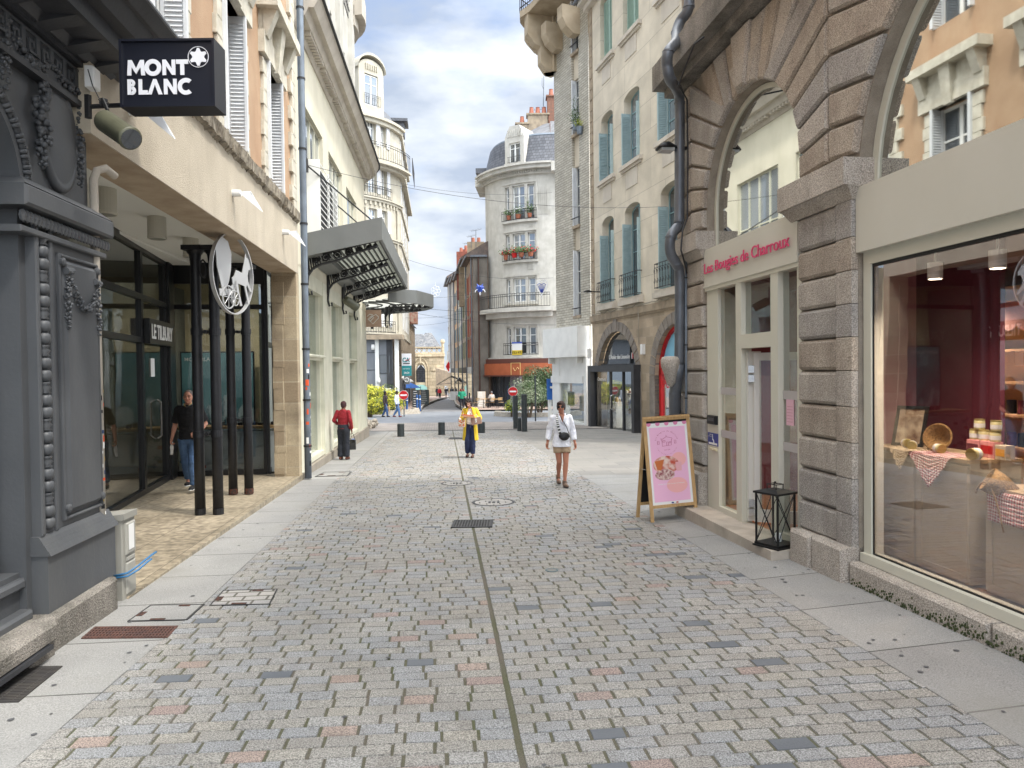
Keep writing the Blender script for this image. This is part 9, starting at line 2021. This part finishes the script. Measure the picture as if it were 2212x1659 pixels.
 def legs(f,m,name='trousers',grow=.008,end=.93,wide=0,waist=.60,wr=.02,short=0):
  H,j,b=f.H,f.j,MB();g=grow*H;k=f.fat;pe=j('pel')
  b.lathe([(.001,-.075*H),(.07*H,-.06*H),(.088*H*k+g,-.02*H),(.086*H*k+g,.01*H),(.076*H*k+g,(waist-.525)*H)],pe,20,sy=.72)
  for s in 'lr':
   Hp,K,A=j('h'+s),j('k'+s),j('a'+s)
   if short:e_=Hp.lerp(K,short);b.ball(Hp,.05*H+g,12);b.tube([Hp,e_],[.050*H+g,.050*H*k+g*1.3],14)
   else:
    b.ball(Hp,.05*H+g,12);b.tube([Hp,K],[.050*H*k+g,.036*H+g+wide*.5*H],14);b.ball(K,.036*H+g+wide*.5*H,12)
    e_=K.lerp(A,end);b.tube([K,K.lerp(A,.35),e_],[.036*H+g+wide*.5*H,.036*H+g+wide*.7*H,.027*H+g+wide*H],14)
  o=b.build(name,m,f.t,off=(0,0,0));remesh(o,max(.009,f.vox),2,wr if not f.lod else 0);return o
 def shoes(f,m,sandal=False,boot=0,sole=None):
  H,j=f.H,f.j
  for s in 'lr':
   b=MB();A,T_=j('a'+s),j('t'+s);d=(T_-A);d.z=0;d=d.normalized()if d.length>.001 else Vector((0,1,0));up_=Vector((0,0,1));q=Matrix((d.cross(up_),d,up_)).transposed()
   foot=T_.lerp(Vector((A.x,A.y,T_.z)),.45)
   b.ball(foot+Vector((0,0,.012*H)),(.027*H,.070*H,.022*H),12,q);b.ball(T_+Vector((0,0,.006*H)),(.028*H,.03*H,.016*H),10,q);b.ball(Vector((A.x,A.y,T_.z+.016*H))-d*.012*H,(.023*H,.03*H,.028*H),10,q)
   if boot:b.tube([A+Vector((0,0,-.02*H)),A+Vector((0,0,boot*H))],[.026*H,.027*H],10)
   o=b.build('shoe',m,f.t,off=(0,0,0));remesh(o,max(.008,f.vox*.8),1)
   b=MB();b.ball(foot-Vector((0,0,.004*H)),(.028*H,.078*H,.007*H),12,q);b.build('sole',sole or M['rubber'],f.t,off=(0,0,0),smooth=True)
SKT=skin('tanned',(172,116,92))
f=Fig('woman in white shirt, khaki shorts and round sunglasses walking towards the viewer',1214,1050,1.66,PI+.12,zfun=gz)
f.J.update(el=(.138,-.05,.655),er=(-.138,-.01,.65),wl=(.168,.0,.515),wr=(-.15,.05,.51),kl=(.035,.03,.29),al=(.02,-.13,.085),tl=(.02,-.07,.025),kr=(-.035,.07,.285),ar=(-.012,.10,.045),tr=(-.02,.18,.02),hed=(.004,.01,.928))
f.hd=Vector((.28,.95,.12)).normalized();f.hu=Vector((0,-.12,.99)).normalized();f.hd=(f.hd-f.hu*f.hd.dot(f.hu)).normalized();f.hand={'l':(None,(-.6,.6,0),.55),'r':(None,(.8,.3,0),.5)}
f.body(SKT);f.face((150,72,70),glasses=True);f.hair(cloth('brown_hair',(66,44,34),(44,30,26),30),'short')
WSH=cloth('crumpled_white_linen',(236,236,240),(222,222,230),8)
f.top(WSH,'shirt',.013,.88,.47,.842,.016);f.legs(cloth('khaki_cotton',(176,152,124),(164,140,112),10),'shorts',.006,short=.50)
H=f.H;b=MB()
V=lambda x,y,z:Vector((x,y,z))*H
b.add([V(-.012,.078,.755),V(.014,.080,.755),V(.036,.045,.85),V(-.034,.045,.85)],[(0,1,2,3)]);b.build('neckline',SKT,f.t,off=(0,0,0))
b=MB();b.tube([V(-.038,.03,.862),V(-.026,.07,.80),V(0,.09,.735)],[.012*H,.011*H,.006*H],6,flat=.4);b.tube([V(.038,.03,.862),V(.026,.07,.80),V(0,.09,.735)],[.012*H,.011*H,.006*H],6,flat=.4);b.build('collar',WSH,f.t,off=(0,0,0),smooth=True)
f.shoes(cloth('taupe_lace_boot',(124,100,84),(96,78,66),30),boot=.035)
t=thing('crossbody_bag','small black crossbody bag on the white-shirted woman','bag',f.t.location+Vector((0,-.15,.9)),None,0,local=True);t.location=f.t.location;t.rotation_euler=f.t.rotation_euler
b=MB();b.ball(V(-.015,.098,.60),(.068*H,.024*H,.046*H),14);b.ball(V(-.015,.10,.585),(.055*H,.028*H,.04*H),12);o=b.build('pouch',M['rubber'],t,off=(0,0,0));remesh(o,.009,1)
b=MB();b.tube([V(-.07,.092,.63),V(-.045,.10,.70),V(.0,.096,.78),V(.03,.03,.855)],.0045*H,5);b.build('thin_strap',M['rubber'],t,off=(0,0,0))
def strapstrip(pts,w,par,m_,name):
 b=MB();n=len(pts)
 for i in range(n-1):p,q=pts[i],pts[i+1];d=(q-p).normalized();sd_=d.cross(Vector((0,1,0))).normalized()*w;b.hexa([p-sd_-Vector((0,.003,0)),p+sd_-Vector((0,.003,0)),q+sd_-Vector((0,.003,0)),q-sd_-Vector((0,.003,0)),p-sd_+Vector((0,.004,0)),p+sd_+Vector((0,.004,0)),q+sd_+Vector((0,.004,0)),q-sd_+Vector((0,.004,0))]);b.m=(b.m+1)%2;b.mi=b.mi
 return b.build(name,m_,par,off=(0,0,0))
pp_=[V(.035,.105,.63),V(.058,.106,.72),V(.066,.098,.78),V(.064,.068,.83),V(.056,.01,.86)];sp=[]
for i in range(4):
 for k in range(5):sp.append(pp_[i].lerp(pp_[i+1],k/5))
strapstrip(sp+[pp_[4]],.014*H,t,[M['rubber'],M['paper']],'striped_strap')
SKP=skin('fair',(206,158,136))
f=Fig('woman in long yellow coat looking down at a parcel as she walks',1017,988,1.63,PI-.05)
f.J.update(el=(.15,.0,.65),er=(-.165,.0,.66),wl=(.075,.155,.69),wr=(-.02,.165,.70),kl=(.05,.06,.285),al=(.055,-.01,.06),tl=(.055,.06,.02),kr=(-.045,.05,.285),ar=(-.035,.03,.045),tr=(-.035,.11,.015),hed=(.02,.035,.912),nek=(.0,.0,.835))
f.hu=Vector((.42,.25,.87)).normalized();hd=Vector((.1,.9,-.42));f.hd=(hd-f.hu*hd.dot(f.hu)).normalized();f.hand={'l':((-.6,.6,.1),(0,0,1),.35),'r':((.7,.6,.1),(0,0,1),.35)}
f.body(SKP);f.face((178,84,80));f.hair(cloth('dark_curls',(50,38,34),(34,26,24),30),'curly')
f.top(cloth('white_print_blouse',(230,226,220),(212,190,184),30),'blouse',.001,.12,.52);f.legs(cloth('navy_denim',(38,48,82),(30,38,66),10),'trousers',.005,.90,.010)
YC=cloth('yellow_coat',(222,190,52),(208,176,44),6);H=f.H;b=MB();V=lambda x,y,z:Vector((x,y,z))*H
lev=[(.29,.138,.105),(.38,.130,.10),(.46,.122,.095),(.54,.116,.09),(.62,.110,.082),(.70,.112,.08),(.76,.114,.075),(.80,.110,.064),(.835,.07,.05),(.852,.042,.042)];n=30
for i,(z,rx_,ry_)in enumerate(lev):
 op=.62-.2*(z>.78)-.12*(z>.84)
 for k in range(n+1):
  a=PI/2+op+(2*PI-2*op)*k/n;wv=1+.035*math.sin(k*1.7+z*9)*(1 if z<.6 else .2);b.v.append(tuple(V(rx_*math.cos(a)*wv,ry_*math.sin(a)*wv+.004,z)))
for i in range(len(lev)-1):
 for k in range(n):b.f.append((i*(n+1)+k,i*(n+1)+k+1,(i+1)*(n+1)+k+1,(i+1)*(n+1)+k));b.mi.append(0)
o=b.build('coat',YC,f.t,True,off=(0,0,0));sm1=o.modifiers.new('s','SOLIDIFY');sm1.thickness=.012;s2_=o.modifiers.new('u','SUBSURF');s2_.levels=1;s2_.render_levels=1
b=MB()
for s in 'lr':
 S,E,W_=f.j('s'+s),f.j('e'+s),f.j('w'+s);b.ball(S-Vector((0,0,.002*H)),.042*H,12);b.tube([S,E],[.042*H,.040*H],12);b.ball(E,.040*H,12);b.tube([E,E.lerp(W_,.85)],[.040*H,.033*H],12)
o=b.build('sleeves',YC,f.t,off=(0,0,0));remesh(o,.010,2,.02)
b=MB();b.tube([V(.048,.035,.85),V(.055,.062,.80),V(.058,.078,.72)],[.02*H,.022*H,.008*H],6,flat=.35);b.tube([V(-.048,.035,.85),V(-.055,.062,.80),V(-.058,.078,.72)],[.02*H,.022*H,.008*H],6,flat=.35);b.build('lapel',YC,f.t,off=(0,0,0),smooth=True)
b=MB()
for k in range(4):b.ball(V(-.006,.067,.585-k*.02),.004*H,6)
b.build('trouser_button',mat('pale_button',srgb(200,196,186),rough=.4),f.t,off=(0,0,0));f.shoes(cloth('brown_sandal',(86,58,48)))
def held(name,label,cat,fig):t=thing(name,label,cat,fig.t.location,None,0,local=True);t.rotation_euler=fig.t.rotation_euler;return t
t=held('parcel','flat red and tan parcel in the hands of the woman in the yellow coat','parcel',f);b=MB();b.obox(V(.015,.205,.715),(1,.25,.12),(-.25,1,0),(0,0,1),(.105*H,.06*H,.016*H));b.build('box',mat('kraft',srgb(176,128,96),rough=.7),t,off=(0,0,0));b=MB();b.obox(V(.015,.205,.734),(1,.25,.12),(-.25,1,0),(0,0,1),(.09*H,.05*H,.004*H));b.build('wrapping',M['red'],t,off=(0,0,0))
t=held('mobile_phone','dark phone between shoulder and ear of the woman in the yellow coat','phone',f);b=MB();c=f.hc+f.hq@Vector((.052*H,.015*H,-.02*H));b.obox(c,f.hq@Vector((1,.2,0)),f.hq@Vector((0,.5,-1)),f.hq@Vector((0,1,.5)),(.005*H,.042*H,.02*H));b.build('case',M['rubber'],t,off=(0,0,0));b=MB();b.obox(c-f.hq@Vector((.006*H,0,0)),f.hq@Vector((1,.2,0)),f.hq@Vector((0,.5,-1)),f.hq@Vector((0,1,.5)),(.001*H,.038*H,.017*H));b.build('screen',M['pane'],t,off=(0,0,0))
t=held('paper_bag','brown paper shopping bag with white print held by the woman in the yellow coat','bag',f);b=MB();b.obox(V(-.115,.13,.63),(1,.1,-.18),(0,1,0),(.18,0,1),(.085*H,.035*H,.058*H));b.build('bag',mat('taupe_bag',srgb(148,118,104),rough=.7),t,off=(0,0,0));b=MB();b.tube([V(-.15,.16,.69),V(-.12,.165,.745),V(-.07,.16,.70)],.004*H,5);b.build('handle',M['paper'],t,off=(0,0,0))
b=MB();b.tube([V(-.13,.168,.655),V(-.105,.17,.665),V(-.10,.17,.645),V(-.125,.17,.63),V(-.12,.17,.612),V(-.095,.17,.612)],.006*H,5);b.build('print',M['paper'],t,off=(0,0,0))
t=held('tote_bag','orange and white patterned tote bag hanging at the side of the yellow coat','bag',f);TP=mat('tote_pattern',srgb(206,112,66),srgb(232,222,206),26,.8,lo=.47,hi=.53);b=MB();b.obox(V(.135,.06,.60),(1,.5,0),(-.5,1,0),(0,0,1),(.055*H,.03*H,.075*H));o=b.build('body',TP,t,off=(0,0,0));remesh(o,.012,3);b=MB();b.tube([V(.10,.06,.67),V(.12,.02,.80),V(.11,-.02,.84)],.006*H,5);b.tube([V(.17,.07,.67),V(.135,.02,.80),V(.12,-.03,.84)],.006*H,5);b.build('strap',TP,t,off=(0,0,0))
f=Fig('woman in dark red jumper and dark jeans seen from behind by the cream shop window',743,993,1.62,-.12)
f.fat=1.06;f.J.update(wr=(-.125,.07,.58),er=(-.165,-.03,.66),el=(.15,-.04,.66),wl=(.135,.01,.51),hr=(-.045,0,.505),kl=(.05,.0,.28),kr=(-.05,.02,.28),hed=(0.005,.02,.92))
f.J['wl'],f.J['wr']=(.135,.02,.505),(-.13,.08,.60);f.J['er']=(-.15,-.04,.665);f.J['el']=(.135,-.03,.66)
f.body(skin('brown',(120,80,62)));f.face();f.hair(cloth('dark_red_hair',(74,34,36),(44,28,30),30),'bun')
RJ=cloth('dark_red_knit',(140,24,36),(122,20,30),7);f.top(RJ,'jumper',.009,.97,.525,.85,.006);f.legs(cloth('dark_jeans',(34,38,48),(28,30,38),8),'trousers',.012,.97,.012);f.shoes(cloth('brown_shoe',(110,66,52)))
H=f.H;V=lambda x,y,z:Vector((x,y,z))*H;b=MB()
for k in range(4):b.ball(f.j('el').lerp(f.j('wl'),.15+k*.2)+Vector((.035*H,0,0)),(.006*H,.012*H,.010*H),6)
b.build('sleeve_pattern',mat('orange_motif',srgb(206,96,70),rough=.8),f.t,off=(0,0,0))
t=held('handbag','shiny black handbag hanging from the hand of the woman in dark red','bag',f);w=f.j('wl')+Vector((.0,.01,-.05))*H;b=MB();b.obox(w+V(.01,.02,-.205),(1,.2,0),(-.2,1,0),(0,0,1),(.050*H,.022*H,.085*H));b.build('body',mat('black_patent',srgb(14,14,18),rough=.15,coat=1),t,off=(0,0,0))
b=MB();b.tube([w+V(-.03,.02,-.125),w+V(-.015,.01,-.03),w+V(0,0,.005),w+V(.02,.01,-.03),w+V(.045,.03,-.125)],.005*H,5);b.build('handle',M['rubber'],t,off=(0,0,0));b=MB();b.ball(w+V(.01,.02,-.115),(.03*H,.014*H,.014*H),8);b.build('contents',mat('blue_white_cloth',srgb(180,196,220),srgb(60,90,160),40,.8),t,off=(0,0,0))
o=G(416,1040,-.18,0);f=Fig('grey-haired man in black polo shirt stepping out behind a black iron column',H=1.84,yaw=PI+.15,pos=(at(408,900,13.1).x,13.1,-.14));f.sex='m';f.fat=1.05
f.J.update(er=(-.15,-.03,.655),wr=(-.10,.09,.565),el=(.15,-.06,.65),wl=(.17,-.02,.52),kl=(.05,-.04,.29),al=(.055,-.13,.09),tl=(.055,-.08,.03),kr=(-.05,.08,.29),ar=(-.05,.07,.045),tr=(-.05,.15,.02))
f.hd=Vector((-.05,1,.02)).normalized();f.hu=(Vector((0,0,1))-f.hd*f.hd.z).normalized();f.hand={'r':((.4,.9,.1),(.5,-.3,-.7),.9),'l':(None,(-1,0,0),.9)}
f.body(skin('ruddy',(196,142,120)));f.face((170,96,86));f.hair(cloth('grey_crop',(120,112,106),(90,84,80),40),'crop');f.top(cloth('black_polo',(24,24,28),(18,18,22),8),'polo_shirt',.012,.42,.505,.85);f.legs(cloth('mid_blue_jeans',(84,112,148),(66,92,128),6),'jeans',.008,.96)
f.shoes(cloth('black_trainer',(28,28,30)),sole=M['paper']);H=f.H;V=lambda x,y,z:Vector((x,y,z))*H
b=MB();b.tube([V(-.035,.02,.862),V(-.02,.055,.845),V(0,.066,.825),V(.02,.055,.845),V(.035,.02,.862)],.008*H,6);b.build('collar',M['black'],f.t,off=(0,0,0));b=MB();b.tube([V(-.038,.022,.868),V(-.022,.059,.85),V(0,.070,.828),V(.022,.059,.85),V(.038,.022,.868)],.002*H,5);b.build('collar_stripe',mat('yellow_trim',srgb(200,160,50),rough=.7),f.t,off=(0,0,0))
b=MB();b.lathe([(.095*H,.585*H),(.095*H,.602*H)],(0,0,0),20,sy=.72);b.build('belt',M['rubber'],f.t,off=(0,0,0))
t=held('white_cloth','white cloth dangling from the hand of the man in black','cloth',f);w=f.j('wl')+Vector((0,.0,-.04))*H;b=MB();b.tube([w,w+V(.0,.01,-.05),w+V(.01,.0,-.13)],[.012*H,.02*H,.016*H],8,flat=.4);o=b.build('cloth',M['paper'],t,off=(0,0,0));remesh(o,.01,1,.02)
def walker(label,u,v,H,yaw,sk,top,leg,hair,kind='long',wr=None,stride=.07,sleeve=1.0,short=0,sex='f',fat=1,vox=.02,sh=(40,36,36),upd=None,dz=0,grow=.014):
 f=Fig(label,u,v,H,yaw,vox,dz=dz);f.sex=sex;f.fat=fat
 f.J.update(kl=(.05,stride*.9,.285),al=(.05,stride*1.1,.05),tl=(.055,stride*1.1+.07,.02),kr=(-.05,-.02,.285),ar=(-.05,-stride*1.6,.06),tr=(-.05,-stride*1.4+.05,.015))
 if upd:f.J.update(upd)
 f.body(skin('s',sk));f.face();f.hair(cloth('h',hair),kind);f.top(cloth('top',*top),'top',grow,sleeve,.50);f.legs(cloth('leg',*leg),'trousers' if not short else 'shorts',.009,.96,short=short);f.shoes(cloth('shoe',sh));return f
DKS,MDS,FRS=(88,58,46),(140,98,76),(200,152,130)
f1=walker('woman in black leather jacket and jeans walking right past the yellow bush',833,901,1.68,-PI/2-.2,DKS,((34,32,36),(60,44,50),20),((70,98,140),(56,82,122),6),(22,20,22),vox=.015,stride=.09)
f2=walker('woman in pale sweatshirt and jeans walking right, ahead of the one in black',858,901,1.70,-PI/2-.2,DKS,((206,214,226),(196,204,216),8),((96,126,164),(80,108,148),6),(24,22,22),'bun',vox=.015,stride=.10,sh=(120,50,60))
for f,lb_ in((f1,'small brown paper bag carried by the woman in black'),(f2,'brown paper bag carried by the woman in the pale sweatshirt')):
 t=held('paper_bag',lb_,'bag',f);w=f.j('wr')+Vector((0,0,-.06))*f.H;b=MB();b.obox(w+Vector((0,0,-.22)),(0,1,0),(1,0,0),(0,0,1),(.14,.06,.17));b.build('bag',mat('kraft_bag',srgb(196,164,124),rough=.8),t,off=(0,0,0));b=MB();b.tube([w+Vector((0,-.06,-.05)),w+Vector((0,0,.04)),w+Vector((0,.06,-.05))],.008,4);b.build('handle',M['wood'],t,off=(0,0,0))
walker('person in pink top and white trousers on the far left pavement',867,873,1.66,PI,MDS,((214,176,200),),((222,220,224),),(40,32,30),vox=.02,dz=.1)
walker('man in bright red jacket seen from behind on the far road',950,861.5,1.74,0,FRS,((172,34,44),),((34,34,40),),(120,112,108),'crop',sex='m',fat=1.2,vox=.025,stride=.03)
walker('man in dark shirt and grey shorts beside the red-jacketed man',963.5,860.5,1.72,.2,MDS,((36,36,42),),((110,104,100),),(34,30,30),'crop',sex='m',sleeve=.4,short=.8,vox=.025,stride=.03)
walker('man in dark checked shirt walking away on the right kerb',975,859.5,1.78,.1,MDS,((58,52,74),),((44,44,60),),(34,30,30),'crop',sex='m',vox=.025,stride=.05,dz=.1)
walker('dark-clothed person right behind the checked-shirt man',970,857.5,1.75,.1,MDS,((30,32,44),),((34,36,52),),(28,26,26),'crop',sex='m',vox=.03,stride=.05,dz=.1)
walker('dark-clothed person half hidden left of the red-jacketed man',944.5,858.5,1.74,0,MDS,((34,34,40),),((40,40,46),),(30,26,26),'crop',sex='m',vox=.03,stride=.02)
for u,v,c,lb_ in((907,855.5,(28,30,36),'person in black at the left end of the crowd before the church'),(914,855,(60,64,96),'person in blue-grey in the crowd before the church'),(918.5,854.5,(30,34,44),'tall person in dark clothes in the crowd before the church'),(923,855.5,(150,60,56),'person with a red backpack at the right of the crowd before the church')):
 walker(lb_,u,v,1.72,0,MDS,(c,),((60,62,76),),(30,26,26),'crop',vox=.03,stride=.03)
walker('woman in bright green hooded top on the right kerb of the far road',998,886,1.68,PI-.1,MDS,((38,140,108),(30,122,94),6),((34,32,38),),(60,40,34),'bun',vox=.018,stride=.05,grow=.022,upd=dict(el=(.17,-.02,.66),er=(-.17,-.02,.66),wl=(.12,.08,.60),wr=(-.14,.09,.60)),dz=.08)
walker('person in white shirt standing in the doorway of the old row',1017.5,868,1.68,PI,MDS,((206,214,226),),((70,74,90),),(40,32,30),vox=.025,stride=.02,dz=.1)
walker('person in black standing beside the one in white, old row doorway',1013,867,1.74,PI/2,DKS,((24,24,28),),((24,24,28),),(24,22,22),vox=.025,stride=.02,dz=.1)
x=cf(1062,58.5);f=Fig('man in pale shirt and cap seated with his back turned at the café terrace',H=1.72,yaw=.5,pos=(x,58.5,gz(0,58.5)+.12-.36),vox=.02);f.sex='m'
f.J.update(kl=(.06,.24,.50),kr=(-.06,.24,.50),al=(.06,.25,.25),ar=(-.06,.25,.25),tl=(.06,.33,.22),tr=(-.06,.33,.22),wl=(.10,.18,.66),wr=(-.10,.18,.66),el=(.14,.03,.66),er=(-.14,.03,.66))
f.body(skin('s',FRS));f.face();f.hair(cloth('cap',(110,108,110)),'crop');f.top(cloth('pale_shirt',(176,170,162)),'shirt',.014,.5,.50);f.legs(cloth('dark_trousers',(44,42,44)),'trousers',.009,.95);f.shoes(cloth('shoe',(30,30,32)))
bistro_chair('café chair the man in the cap sits on',x,58.5,.5)
bpy.context.view_layer.update();dg=bpy.context.evaluated_depsgraph_get();todo=[o for o in bpy.data.objects if o.type=='MESH' and o.modifiers]
new=[(o,bpy.data.meshes.new_from_object(o.evaluated_get(dg)))for o in todo]
for o,me in new:
 mats_=list(o.data.materials);o.modifiers.clear();me.name=o.name;o.data=me
 if not len(me.materials):
  for m_ in mats_:me.materials.append(m_)
